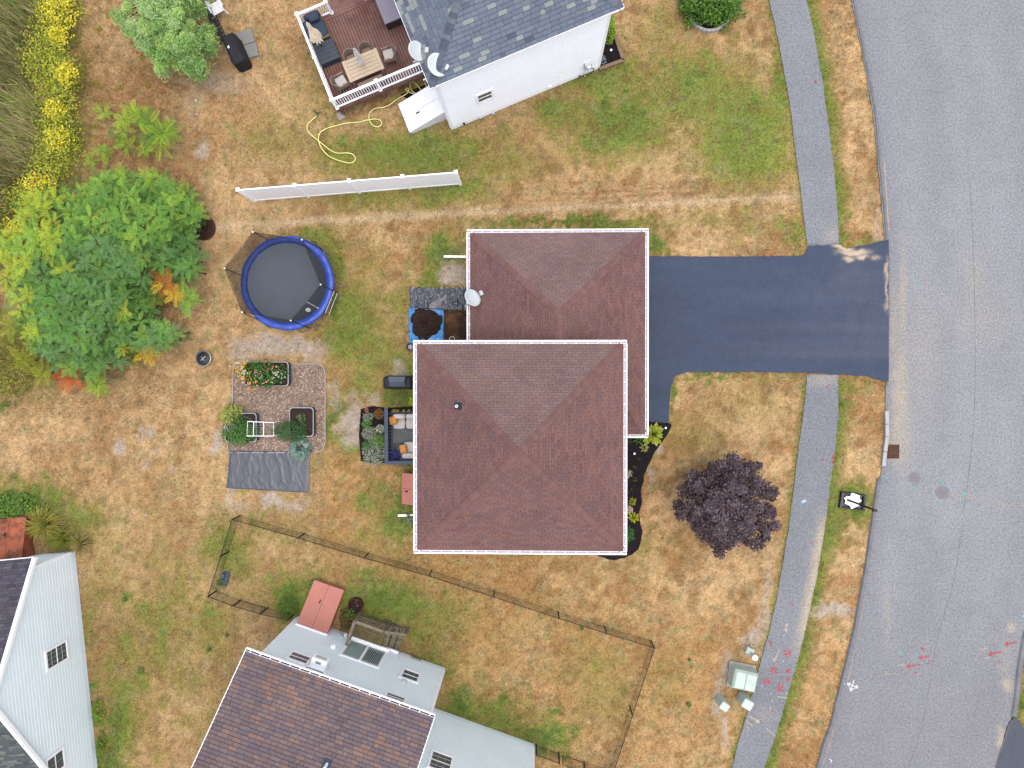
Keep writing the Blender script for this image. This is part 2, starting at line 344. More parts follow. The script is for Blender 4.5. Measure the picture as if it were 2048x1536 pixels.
# ================================================================ GROUND COLOUR FIELD
def lin(r, g, b): return np.array(C(r, g, b)[:3])
STRAW, BROWN, PALE, OLIVE, GREEN, DKGRN, DIRT, LIME = lin(226,190,140), lin(190,151,106), lin(232,210,172), lin(166,154,88), lin(138,154,74), lin(98,124,60), lin(200,185,168), lin(160,176,80)
ORANGE = lin(208,164,106)
GREENS = [(1490,270,95,110,1.0),(1400,180,120,80,.75),(1240,240,110,70,.9),(1200,150,120,55,.7),(1130,230,90,40,.6),(1560,180,30,110,.8),(1500,330,120,30,.55),
 (830,310,150,55,.85),(700,310,90,40,.6),(640,180,60,80,.2),(560,280,80,50,.35),(900,380,90,35,.8),(760,395,120,25,.5),(1000,330,90,40,.4),
 (1120,443,170,13,1.1),(1310,488,28,28,1.2),(1230,455,70,14,.9),(1420,440,80,14,.4),(1590,470,25,30,.7),(1500,460,60,20,.3),
 (660,520,26,60,.8),(700,640,60,90,.75),(750,700,60,60,.5),(890,505,40,42,1.1),(870,560,35,40,.8),(800,600,30,60,.4),(640,470,30,20,.7),(720,770,50,40,.5),
 (800,795,42,32,1.2),(660,830,14,60,1.0),(690,880,20,20,.8),(720,900,40,20,.6),(820,990,34,50,1.1),(790,1040,50,36,1.0),(760,990,45,40,.5),(815,730,25,40,.7),
 (770,1205,90,55,.9),(850,1240,90,60,.5),(700,1190,60,30,.8),(580,1200,45,50,.85),(620,1175,50,30,.6),(920,1410,40,45,1.0),(1000,1440,70,45,.7),(1090,1475,60,38,1.3),(860,1330,60,40,.6),
 (230,1450,40,90,.9),(215,1520,40,40,1.1),(260,1300,60,140,.35),(330,1250,120,130,.3),(60,1000,80,36,1.2),(20,1010,60,40,1.2),(160,1040,50,40,.7),
 (440,1090,45,60,.5),(470,1120,40,60,.6),(420,1240,60,50,.3),(520,1060,40,20,.3),(1230,1060,20,40,.3),(1390,870,70,40,.25),(1290,1090,40,30,.35),(1500,800,80,60,.15),
 (1300,860,16,60,.6),(1345,790,10,60,.9),(1420,752,80,8,.9),(1560,752,60,8,.7),(1330,1360,40,60,.2),(1210,1400,60,60,.3),(1180,1330,80,40,.25),
 (110,100,60,120,.5),(120,250,60,150,.5),(90,460,60,60,.7),(60,700,80,100,.5),(1100,30,90,60,.5),(1330,60,40,60,.35),
 (1700,770,25,14,.9),(1690,470,20,30,.9),(1740,475,20,14,.7),(1706,1000,46,42,1.25),(1665,1060,20,60,.9),(1670,860,16,90,.7),(2040,1420,20,40,1.2),(2046,1370,12,40,.6)]
BARE = [(560,690,95,22,1.0),(510,690,45,24,.9),(620,700,40,26,.7),(480,705,28,30,.8),(705,850,32,46,1.1),(700,800,20,26,.5),(665,790,12,40,.7),(546,1002,34,20,1.0),(590,1015,30,14,.7),(292,862,20,14,1.0),(242,896,16,16,.9),(436,884,14,30,1.0),(905,548,32,24,1.0),(403,302,16,20,.8),(745,798,18,18,.7),(390,190,26,60,.35),(440,165,70,30,.5),
 (800,735,14,20,.7),(520,860,40,40,.5),(1450,1340,14,40,.8),(1436,1400,10,60,.8),(1452,1460,10,40,.8),(1500,1280,22,30,.9),(1535,1200,8,90,.7),(1520,1260,14,60,.6),(1670,1222,44,14,1.0),(1060,915,30,8,.2),(1315,890,10,22,.8),(1298,950,8,26,.7),(855,470,10,10,.3),(640,835,20,20,.3),(310,900,14,10,.5),(293,925,18,10,.5),(345,940,10,8,.5),(1760,470,8,120,.5),(460,985,10,26,.8),(470,1012,30,14,.6)]
def ground_color(X, Y):
    px, py = proj_np(X, Y, np.zeros_like(X))
    n1 = fbm(X, Y, .35, 4, 1); n2 = fbm(X, Y, 1.1, 4, 9); n3 = fbm(X, Y, 4.5, 3, 17); n4 = fbm(X, Y, .12, 3, 33); n5 = fbm(X, Y, 2.2, 4, 51)
    wx = (n2-.5)*70+(n3-.5)*34; wy = (n5-.5)*70+(fbm(X, Y, 4.5, 3, 77)-.5)*34
    qx, qy = px+wx, py+wy
    g = np.zeros_like(X)
    for cx, cy, rx, ry, s in GREENS: g = np.maximum(g, s*1.05*np.exp(-(((qx-cx)/rx)**2+((qy-cy)/ry)**2)**1.3))
    b = np.zeros_like(X); bx, by = px+wx*.45, py+wy*.45
    for cx, cy, rx, ry, s in BARE: b = np.maximum(b, s*np.exp(-(((bx-cx)/rx)**2+((by-cy)/ry)**2)**2))
    # verge: greener strip beside the path, browner by the kerb
    def edge(px_, py_, line, side):
        ys = np.array([p[1] for p in line], float); xs = np.array([p[0] for p in line], float)
        return (px_-np.interp(py_, ys, xs))*side
    for l1, l2, y0, y1 in ((SW1R, RDL, -60, 492), (SW2R, RDL, 755, 1700)):
        d = edge(px, py, l1, 1); dk = -edge(px, py, RDL, 1); m = (d > 0) & (dk > 0) & (py > y0) & (py < y1)
        g = np.where(m, np.maximum(g, np.clip(1.0-(d+wx*.35)/34, 0, .85)), g)
    for l1 in (SW1L, SW2L):
        d = -edge(px, py, l1, 1); m = (d > -2) & (d < 26) & (py > l1[0][1]) & (py < l1[-1][1]) ; g = np.where(m, np.maximum(g, .55*np.clip(1-d/14, 0, 1)), g)
    # general faint greening by region
    reg = .0+.42*np.exp(-(((px-300)/230)**2+((py-1330)/260)**2))+.30*np.exp(-(((px-720)/160)**2+((py-620)/240)**2))+.24*np.exp(-(((px-680)/280)**2+((py-1080)/170)**2))+.18*np.exp(-(((px-1000)/300)**2+((py-1300)/160)**2))+.25*np.exp(-(((px-1100)/260)**2+((py-220)/150)**2))
    g = np.clip(g+reg*np.clip((n2-.38)*3.2, 0, 1.6)+np.clip((n5-.62)*2.2, 0, .4)*.9, 0, 1.3)
    # straw base
    nA = fbm(X, Y, .55, 4, 141); nB = fbm(X, Y, 1.5, 4, 151)
    t = np.clip((n1-.44)*3.5, 0, .8)[:, None]; base = STRAW*(1-t)+BROWN*t
    t = (np.clip((nA-.50)*6, 0, 1)*.75*np.clip(.35+.65*((px > 640) & (py > 420)), 0, 1))[:, None]; base = base*(1-t)+lin(184,138,92)*t
    t = (np.clip((nB-.55)*7, 0, .8)*np.where(px < 640, .55, 1.0))[:, None]; base = base*(1-t)+lin(166,129,84)*t
    o = np.clip((n4-.45)*6, 0, 1)*.6*(px > 650)*(py > 700); base = base*(1-o[:, None])+ORANGE*o[:, None]
    br = np.clip(.9*np.exp(-(((px-300)/170)**2+((py-330)/220)**2)**2)*(px < 400)+.12*np.exp(-(((px-330)/260)**2+((py-820)/190)**2)), 0, .5)[:, None]
    base = base*(1-br)+lin(176,136,92)*br
    p = (np.clip((n5-.56)*5, 0, 1)*.5)[:, None]; base = base*(1-p)+PALE*p
    # mown edge between the two lots: pale stripe and rusty stripes
    ly = np.interp(px, [420,560,760,1000,1300,1610], [462,452,441,428,413,398])+wy*.12
    st = np.exp(-((py-ly+6)/9)**2)*(px > 420)*(px < 1608); base = base*(1-.75*st[:, None])+PALE*.75*st[:, None]; g = g*(1-.85*st)
    lb = ly-28; rs = np.clip(np.exp(-((py-lb)/22)**2)*(.5+.5*np.sin((py-.0-ly)*.55+n1*4))*np.clip((px-820)/300, 0, 1)*(px < 1608), 0, 1)
    base = base*(1-.7*rs[:, None])+lin(172,126,92)*.7*rs[:, None]; g = g*(1-.6*rs)
    gg = np.clip(g*(.72+.56*n3*1.2), 0, 1.15); 
    a1 = np.clip(gg/.5, 0, 1)[:, None]; a2 = np.clip((gg-.5)/.35, 0, 1)[:, None]; a3 = np.clip((gg-.92)/.3, 0, 1)[:, None]
    c = base*(1-a1)+OLIVE*a1; c = c*(1-a2)+GREEN*a2; c = c*(1-a3*.8)+DKGRN*a3*.8
    lm = np.clip(np.exp(-(((px-1500)/110)**2+((py-300)/90)**2))*.7+np.exp(-(((px-1560)/60)**2+((py-330)/30)**2))*.3, 0, 1)[:, None]; c = c*(1-lm*.55*a1)+LIME*lm*.55*a1
    bb = np.clip(b*1.25-.15+(n3-.5)*.4*(b > .1), 0, 1)[:, None]; c = c*(1-bb)+DIRT*bb
    n6 = fbm(X, Y, 3.2, 3, 91); n7 = fbm(X, Y, 6.0, 2, 95)
    dk = np.clip((n6-.54)*5, 0, 1)[:, None]*.42*(1-bb); c = c*(1-dk)+lin(140,112,70)*dk                     # thin brown tufts
    gr = np.clip((fbm(X, Y, 2.6, 3, 105)-.57)*6, 0, 1)[:, None]*.30*(1-bb); c = c*(1-gr)+lin(172,164,124)*gr   # greyish stems
    c = c*(.78+.44*n3[:, None])*(.88+.24*n2[:, None])*(.86+.28*n7[:, None])
    return c, np.clip(g, 0, 1), bb[:, 0], px, py

def dense(lo, hi, step, far):
    mid = np.arange(lo, hi+step, step); e = []; s = step; x = hi
    a = [mid]; k = mid[-1]; out = []; st = .6
    while k < far: k += st; st *= 1.5; out.append(k)
    k = mid[0]; st = .6; left = []
    while k > -far: k -= st; st *= 1.5; left.append(k)
    return np.array(left[::-1]+list(mid)+out)
gx = dense(-29, 27, .11, 420); gy = dense(-21.5, 21.5, .11, 420)
GXm, GYm = np.meshgrid(gx, gy); gX, gY = GXm.ravel(), GYm.ravel()
gc_, gg_, gb_, _, _ = ground_color(gX, gY)
gz = (fbm(gX, gY, .5, 3, 5)-.5)*.05-.02
gz[(abs(gX) > 30) | (abs(gY) > 24)] = -.03
for nm in ('road', 'sw1', 'sw2', 'drive', 'drive2'):
    pl = POLY[nm]; ins = inpoly(gX, gY, pl)
    for dx, dy in ((.2,0),(-.2,0),(0,.2),(0,-.2)): ins |= inpoly(gX+dx, gY+dy, pl)
    gz[ins] = -.04
idx = np.arange(len(gX)).reshape(GXm.shape)
gT = np.stack([idx[:-1, :-1], idx[:-1, 1:], idx[1:, 1:], idx[1:, :-1]], -1).reshape(-1, 4)
gme = np_mesh('ground', np.stack([gX, gY, gz], 1), gT, MATS['lawn'], np.hstack([gc_, np.ones((len(gX), 1))]), smooth=True)
ground = link_mesh('ground', gme, None, (0, 0, 0)); setp(ground, 'dry patchy lawn covering the ground around the houses', None, None, 'structure')

# short lawn grass: real blades, coloured like the turf they grow from
def blades(n, xr, yr, lmin, lmax, wd, keep, colfun=None, seed=3, lean=.9):
    r = np.random.RandomState(seed); X = r.uniform(xr[0], xr[1], n); Y = r.uniform(yr[0], yr[1], n)
    m = keep(X, Y, r); X, Y = X[m], Y[m]; c, g, b, px, py = ground_color(X, Y)
    m = r.rand(len(X)) > b*.95; X, Y, c, g = X[m], Y[m], c[m], g[m]; k = len(X)
    a = r.uniform(0, 2*np.pi, k); l = r.uniform(lmin, lmax, k)*(.8+.5*g); t = r.uniform(.2, lean, k); h = l*np.cos(t); d = l*np.sin(t)
    z0 = np.full(k, -.03); wx, wy = -np.sin(a)*wd, np.cos(a)*wd
    V = np.empty((k, 3, 3)); V[:, 0] = np.stack([X+wx, Y+wy, z0], 1); V[:, 1] = np.stack([X-wx, Y-wy, z0], 1); V[:, 2] = np.stack([X+np.cos(a)*d, Y+np.sin(a)*d, z0+h+.02], 1)
    c = c*r.uniform(.6, 1.5, k)[:, None]
    return V.reshape(-1, 3), np.repeat(np.hstack([c, np.ones((k, 1))]), 3, 0)
def keep_lawn(X, Y, r):
    bad = np.zeros(len(X), bool)
    for nm in HARD: bad |= inpoly(X, Y, POLY[nm])
    return ~bad
V, cc = blades(420000, (-27.5, 25), (-20, 20), .04, .11, .011, keep_lawn)
me = np_mesh('grass', V, np.arange(len(V)).reshape(-1, 3), MATS['grass'], cc)
setp(link_mesh('grass', me, None, (0, 0, 0)), 'short mown grass blades, mostly dried to straw, over the whole lawn', 'grass', None, 'stuff')

# ================================================================ PAVED SURFACES
def strip(name, Lp, Rp, z, m, nu, nv, colf, lbl):
    Lc = np.array([P(x, y)[:2] for x, y in Lp]); Rc = np.array([P(x, y)[:2] for x, y in Rp])
    def res(A, n):
        d = np.r_[0, np.cumsum(np.hypot(*np.diff(A, axis=0).T))]; d /= d[-1]; t = np.linspace(0, 1, n); return np.stack([np.interp(t, d, A[:, 0]), np.interp(t, d, A[:, 1])], 1)
    A, B = res(Lc, nv), res(Rc, nv); t = np.linspace(0, 1, nu)[None, :, None]
    G = A[:, None]*(1-t)+B[:, None]*t
    jit = (fbm(G[..., 0].ravel(), G[..., 1].ravel(), 2.5, 3, 61).reshape(G.shape[:2])-.5)*.07
    G[:, 0, 0] += jit[:, 0]; G[:, -1, 0] += jit[:, -1]
    X, Y = G[..., 0].ravel(), G[..., 1].ravel(); i = np.arange(len(X)).reshape(nv, nu)
    T = np.stack([i[1:, :-1], i[1:, 1:], i[:-1, 1:], i[:-1, :-1]], -1).reshape(-1, 4)
    c = colf(X, Y); o = link_mesh(name, np_mesh(name, np.stack([X, Y, np.full(len(X), z)], 1), T, m, np.hstack([c, np.ones((len(X), 1))])), None, (0, 0, 0))
    return setp(o, lbl, None, None, 'structure')
SAND = lin(206,194,174)
def mixc(c, col, a): a = np.clip(a, 0, 1)[:, None]; return c*(1-a)+col*a
def blobs(px, py, L): 
    t = np.zeros_like(px)
    for cx, cy, rx, ry, s in L: t = np.maximum(t, s*np.exp(-(((px-cx)/rx)**2+((py-cy)/ry)**2)**1.5))
    return t
def road_col(X, Y):
    px, py = proj_np(X, Y, 0*X); n = fbm(X, Y, .3, 4, 21); n2 = fbm(X, Y, 2.5, 3, 22)
    c = lin(163,167,173)[None]*(.9+.2*n[:, None])
    d = px-np.interp(py, [p[1] for p in RDL], [p[0] for p in RDL])
    c = c*(1+.025*np.sin(d/33.+n*3)+.02*np.sin(d/14.+n*5))[:, None]; c = mixc(c, lin(140,143,153), .6*np.clip(1-d/40, 0, 1)); c = mixc(c, lin(144,145,152), .5*np.clip((py-1150)/300, 0, 1))
    s = blobs(px+(n2-.5)*14, py, [(1800,790,20,120,.65),(1806,600,7,120,.5),(1800,880,26,60,.5),(1790,660,12,100,.35),(1850,700,30,150,.18),(1950,560,20,60,.2),(1960,640,60,60,.16),(2020,1255,8,10,.8),(2015,1370,10,16,.7),(2002,1475,9,24,.8),(1775,1230,6,60,.3),(2010,1320,14,60,.2)])
    return mixc(c, SAND, s*(.55+.8*n2))
road = strip('road', RDL, RDR, .006, MATS['asphalt'], 90, 420, road_col, 'wide grey asphalt road curving along the right side')
def sw_col(X, Y):
    px, py = proj_np(X, Y, 0*X); n = fbm(X, Y, .5, 4, 25); n2 = fbm(X, Y, 3, 3, 26)
    c = lin(151,156,164)[None]*(.88+.24*n[:, None])
    c = mixc(c, lin(144,149,158), .6*np.clip((1200-py)/300, 0, 1)*(py > 750))
    d = np.interp(py, [p[1] for p in SW2R], [p[0] for p in SW2R])-px
    s = np.exp(-((d-4)/13)**2)*np.clip((py-1010)/60, 0, 1)*np.clip((1330-py)/80, 0, 1)*.95
    s = np.maximum(s, blobs(px, py, [(1665,470,18,16,.3),(1640,760,40,14,.35),(1530,1430,30,20,.15)]))
    return mixc(c, SAND, s*(.6+.7*n2))
path1 = strip('footpath', SW1L, SW1R, .010, MATS['asphalt'], 14, 150, sw_col, 'grey asphalt footpath running above the driveway')
path2 = strip('footpath', SW2L, SW2R, .010, MATS['asphalt'], 14, 220, sw_col, 'grey asphalt footpath running below the driveway')
def dr_col(X, Y):
    px, py = proj_np(X, Y, 0*X); n = fbm(X*.35, Y*1.6, .7, 4, 28); n2 = fbm(X, Y, 2.2, 4, 29)
    c = lin(72,86,112)[None]*(.82+.36*n[:, None])
    ln = np.exp(-((py-655)/10)**2)+np.exp(-((py-708)/8)**2)+.8*np.exp(-((py-690)/16)**2)+.4*np.exp(-((py-590)/12)**2)
    c = mixc(c, lin(104,112,132), .32*ln*np.clip((px-1380)/260, 0, 1))
    c = mixc(c, lin(108,112,126), blobs(px+(n2-.5)*60, py+(n2-.5)*40, [(1710,560,60,36,.35),(1740,640,50,60,.25),(1650,600,60,60,.12)])*(.3+1.2*n2))
    s = blobs(px+(n2-.5)*16, py+(n2-.5)*20, [(1708,505,30,7,1.0),(1690,496,14,6,1.0),(1725,515,14,5,.8),(1774,540,3,24,.7),(1773,580,3,30,.6),(1774,612,4,12,.5),(1700,520,10,6,.8),(1752,517,10,5,.5),(1680,492,14,4,1.0)])
    c = mixc(c, lin(222,202,176), s*1.2); c = mixc(c, lin(110,96,90), blobs(px, py, [(1345,625,7,14,.15)]))
    return c
def dr_mesh():
    xs = np.linspace(1270, 1777, 190); T = np.array(DR_T, float); B = np.array(DR_B, float); rows = []
    yt = np.interp(xs, T[:, 0], T[:, 1]); yb = np.interp(xs, B[:, 0], B[:, 1])
    A = np.array([P(x, y)[:2] for x, y in zip(xs, yt)]); Bw = np.array([P(x, y)[:2] for x, y in zip(xs, yb)])
    t = np.linspace(0, 1, 110)[None, :, None]; G = A[:, None]*(1-t)+Bw[:, None]*t; X, Y = G[..., 0].ravel(), G[..., 1].ravel()
    jit = (fbm(X, Y, 2.5, 3, 63)-.5)*.08; Y = Y+jit
    i = np.arange(len(X)).reshape(190, 110); Tq = np.stack([i[:-1, 1:], i[1:, 1:], i[1:, :-1], i[:-1, :-1]], -1).reshape(-1, 4)
    o = link_mesh('driveway', np_mesh('driveway', np.stack([X, Y, np.full(len(X), .014)], 1), Tq, MATS['tarmac_new'], np.hstack([dr_col(X, Y), np.ones((len(X), 1))])), None, (0, 0, 0))
    return setp(o, 'dark blue-black sealed driveway in front of the brown-roofed house', None, None, 'structure')
driveway = dr_mesh()
m = MB(); m.prism([(p.x, p.y) for p in DR2], -.03, .014, col=C(92,98,112)); m.build('driveway', 'tarmac_new', None, label='dark driveway corner across the road at lower right', kind='structure')

# asphalt berm and granite kerb stones along the road
def edge_run(pts, wd, z0, z1, name, m, parent, side=-1):
    A = spline([P(x, y) for x, y in pts], 5); b = MB(); out = []
    for i, p in enumerate(A):
        q = A[min(i+1, len(A)-1)]-A[max(i-1, 0)]; nrm = Vector((-q.y, q.x, 0)).normalized(); jit = R_.uniform(-.012, .012)
        out.append((p+nrm*(wd*.5+jit), p-nrm*(wd*.5+jit)))
    for i in range(len(out)-1):
        (a, c), (e, d) = out[i], out[i+1]; zt = Vector((0, 0, z1)); zb = Vector((0, 0, z0)); sh = .75
        ai = a*sh+c*(1-sh); ci = c*sh+a*(1-sh); ei = e*sh+d*(1-sh); di = d*sh+e*(1-sh)
        b.quad(a+zb, ai+zt, ei+zt, e+zb); b.quad(ai+zt, ci+zt, di+zt, ei+zt); b.quad(ci+zt, c+zb, d+zb, di+zt)
    return b.build(name, m, parent, kind='structure' if parent is None else None)
RK1 = [(x+5, y) for x, y in RDL if y < 482]; RK2 = [(1758,958),(1754,985),(1746,1043),(1734,1130),(1719,1212),(1709,1264),(1694,1327),(1679,1384),(1664,1447),(1649,1489),(1636,1536),(1604,1640)]
k1 = edge_run(RK1, .18, -.02, .05, 'kerb', 'kerb_asphalt', None); setp(k1, 'low asphalt kerb between the verge and the road above the driveway')
k2 = edge_run(RK2, .22, -.02, .07, 'kerb', 'kerb_asphalt', None); setp(k2, 'low asphalt kerb between the verge and the road below the drain')
k4 = edge_run([(2052,1262),(2040,1327),(2034,1384),(2027,1432)], .34, -.02, .08, 'kerb', 'kerb_asphalt', None); setp(k4, 'asphalt kerb on the far right side of the road')
gk = thing('granite_kerb', P(1771,870), 'pale granite kerb stones beside the square road drain', 'kerb')
ks = [(1771,821),(1772,848),(1772,873),(1768,903),(1765,932)]
for a, b in zip(ks[:-1], ks[1:]):
    p, q = P(*a), P(*b); d = (q-p).normalized(); mm = MB(); mm.beam(p+d*.015+Vector((0, 0, .05)), q-d*.015+Vector((0, 0, .05)), .17, .18); mm.build('kerb_stone', 'granite', gk)

# cracks, seams and spray-paint marks: thin sheets on the paving
ZC = {'road': .010, 'path': .014, 'drive': .018}
def ribbon(pts, wd, z, jit=.0, n=4, closed=False):
    A = spline([P(x, y) for x, y in pts], n) if len(pts) > 2 else [P(*p) for p in pts]; b = MB(); prev = None
    for i, p in enumerate(A):
        q = A[min(i+1, len(A)-1)]-A[max(i-1, 0)]; nrm = Vector((-q.y, q.x, 0)).normalized(); ww = wd*.5*(1+R_.uniform(-jit, jit)); o = Vector((R_.uniform(-1, 1), R_.uniform(-1, 1), 0))*wd*jit*.5
        a, c = p+nrm*ww+o+Vector((0, 0, z)), p-nrm*ww+o+Vector((0, 0, z))
        if prev: b.quad(prev[0], prev[1], c, a)
        prev = (a, c)
    return b
def merge(*bs):
    m = MB()
    for b in bs: m.add(b.v, b.f)
    return m
ribbon([(1935,300),(1941,400),(1945,470),(1948,560),(1950,660),(1950,770),(1946,860),(1938,940),(1929,1010),(1920,1080),(1908,1160),(1888,1230),(1872,1290),(1862,1350),(1850,1420),(1835,1480),(1815,1540),(1790,1600)], .016, .010, .6, 8).build('crack', 'crack_dark', road)
ribbon([(1898,988),(1920,992),(1950,996),(1985,1002),(2010,1009),(2048,1012),(2110,1020)], .03, .011, .5, 8).build('crack', 'crack_sand', road)
ribbon([(1768,320),(1771,360),(1774,410),(1777,460)], .06, .0105, .5, 6).build('crack', 'crack_sand', road)
for sgs in ([(1728,1195),(1722,1230),(1716,1262)],[(1708,1298),(1702,1335),(1694,1365)],[(1668,1455),(1658,1490),(1645,1530)],[(1776,496),(1776,560),(1776,640),(1776,700),(1776,752)],[(2012,1395),(2018,1415)]):
    ribbon(sgs, .03, .0105, .6, 6).build('crack', 'crack_sand', road)
ribbon([(1613,491),(1625,488),(1640,490),(1650,491),(1664,488),(1678,487)], .035, .0175, .5, 4).build('crack', 'crack_dark', driveway)
ribbon([(1777.5,484),(1777.5,560),(1777.5,640),(1777,760)], .03, .0175, .4, 8).build('crack', 'crack_dark', driveway)
ribbon([(2022,1440),(2008,1480),(1995,1520),(1985,1560)], .06, .0165, .4, 8).build('crack', 'crack_dark', road)
def arrow(p, q, wd, hl, z, both=False, hw=.6):
    """painted arrow from p to q (photo pixels)"""
    bs = [ribbon([p, q], wd, z)]; a = np.array(p, float); b = np.array(q, float)
    for t, f in ((b, a),)+(((a, b),) if both else ()):
        d = (f-t)/np.linalg.norm(f-t); n = np.array([-d[1], d[0]])
        for s in (1, -1): bs.append(ribbon([tuple(t), tuple(t+d*hl+n*s*hl*hw)], wd, z+.0006*(2+s)))
    return merge(*bs)
Zr, Zp = .0125, .0165
for p, q in (((1824,555),(1835,573)),): pass
arrow((1833,555),(1835,574), .05, 6, Zr).build('paint_mark', 'paint_cyan', road)
arrow((1873,567),(1871,553), .05, 6, Zr).build('paint_mark', 'paint_cyan', road)
arrow((1883,955),(1885,969), .05, 5, Zr).build('paint_mark', 'paint_cyan', road)
arrow((1925,1010),(1929,983), .06, 8, Zr).build('paint_mark', 'paint_cyan', road)
arrow((1775,944),(1772,958), .05, 5, Zr).build('paint_mark', 'paint_cyan', road)
ribbon([(1830,972),(1826,988)], .06, Zr).build('paint_mark', 'paint_cyan', road)
ribbon([(1884,1003),(1878,1015)], .06, Zr).build('paint_mark', 'paint_cyan', road)
arrow((1804,1296),(1799,1308), .05, 6, Zr).build('paint_mark', 'paint_cyan', road)
ribbon([(1829,1306),(1824,1318)], .05, Zr).build('paint_mark', 'paint_cyan', road)
for p, q in (((1859,1312),(1838,1316)),((1840,1329),(1814,1333)),((2034,1284),(2010,1289)),((2002,1304),(1978,1309))):
    arrow(p, q, .075, 6, Zr, hw=.7).build('paint_mark', 'paint_red', road)
def splat(cx, cy, r, z, n=9):
    b = MB(); pts = []
    for k in range(n):
        a = 2*math.pi*k/n; rr = r*R_.uniform(.45, 1.25); p = P(cx+rr*math.cos(a), cy+rr*math.sin(a)); pts.append((p.x, p.y, z))
    b.add(pts, (tuple(range(n)),)); return b
for x, y, r in ((1845,1297,3.2),(1856,1327,2.4),(1832,1345,3),(2028,1301,2.4),(1999,1324,2.6),(1987,1290,2),(2018,1272,2),(1848,1302,1.6),(1864,1322,1.6),(1866,1300,1.4),(1825,1353,1.2)):
    splat(x, y, r, Zr+.001).build('paint_mark', 'paint_red', road)
for s in ([(1770,1346),(1775,1348),(1791,1346)],[(1794,1331),(1810,1329)],[(1957,1299),(1974,1297)],[(1970,1316),(1984,1314)]): ribbon(s, .035, Zr, .5).build('paint_mark', 'paint_cream', road)
merge(arrow((1708,1360),(1701,1382), .055, 7, Zr), arrow((1705,1371),(1694,1367), .055, 6, Zr+.0001), arrow((1705,1371),(1716,1375), .055, 6, Zr+.0002)).build('paint_mark', 'paint_white', road)
ribbon([(1658,1518),(1663,1521),(1661,1524)], .05, Zr).build('paint_mark', 'paint_white', road)
ribbon([(1681,1370),(1690,1367)], .03, Zr).build('paint_mark', 'paint_white', road)
splat(2046,1232,4,Zr,8).build('paint_mark', 'paint_blue', road)
splat(1607,1003,5.2,Zp,14).build('paint_mark', 'paint_blue', path2); splat(1607,1003,3.4,Zp+.001,14).build('paint_mark', 'paint_white', path2)
for x, y, r in ((1653,775,3.0),(1645,919,2.4),(1621,1085,2.4),(1662,780,1.2),(1635,923,1.2),(1617,1074,1),(1585,1209,2.2),(1540,1300,1.4),(1545,1422,2)):
    splat(x, y, r, Zp).build('paint_mark', 'paint_red', path2)
ribbon([(1666,910),(1664,925)], .08, Zp).build('paint_mark', 'paint_red', path2)
splat(1631,164,3.2,Zp).build('paint_mark', 'paint_red', path1)
def hashmark(cx, cy, s, name='paint_red', wd=.055):
    bs = []
    for k, o in enumerate((-.35, .35)):
        bs.append(ribbon([(cx+s*o-s*.2, cy+s), (cx+s*o+s*.25, cy-s)], wd, Zp+.0003*k)); bs.append(ribbon([(cx-s, cy+s*o-s*.15), (cx+s, cy+s*o+s*.2)], wd, Zp+.0006+.0003*k))
    merge(*bs).build('paint_mark', name, path2)
for x, y, s in ((1575,1306,8),(1548,1341,8),(1560,1376,8),(1532,1362,7)): hashmark(x, y, s)
for x, y, r in ((1576,1343,5),(1577,1358,5),(1537,1365,5),(1564,1355,2),(1566,1363,2)): splat(x, y, r, Zp+.002).build('paint_mark', 'paint_red', path2)
ribbon([(1538,1281),(1543,1286),(1541,1293)], .08, Zp).build('paint_mark', 'paint_red', path2)
arrow((1560,1300),(1547,1322), .05, 5, Zp).build('paint_mark', 'paint_cream', path2)
arrow((1574,1246),(1571,1263), .05, 5, Zp, both=True).build('paint_mark', 'paint_cream', path2)
ribbon([(1612,1168),(1609,1182)], .05, Zp).build('paint_mark', 'paint_cream', path2)
merge(ribbon([(1625,1101),(1631,1103),(1629,1110)], .05, Zp), ribbon([(1628,1112),(1622,1116),(1626,1117)], .05, Zp+.0005)).build('paint_mark', 'paint_cream', path2)
arrow((1497,1431),(1518,1444), .07, 6, Zp).build('paint_mark', 'paint_cream', path2)
for s in ([(1493,1440),(1497,1447),(1503,1449),(1505,1453),(1501,1452)],[(1494,1452),(1498,1459)],[(1550,1472),(1538,1461),(1532,1456)],[(1555,1393),(1575,1396)],[(1572,1384),(1575,1389)]): ribbon(s, .05, Zp).build('paint_mark', 'paint_cream', path2)
for x, y in ((1542,1387),(1545,1402),(1541,1416),(1566,1322),(1568,1271),(1524,1373)): splat(x, y, 1.3, Zp+.001, 7).build('paint_mark', 'paint_white', path2)
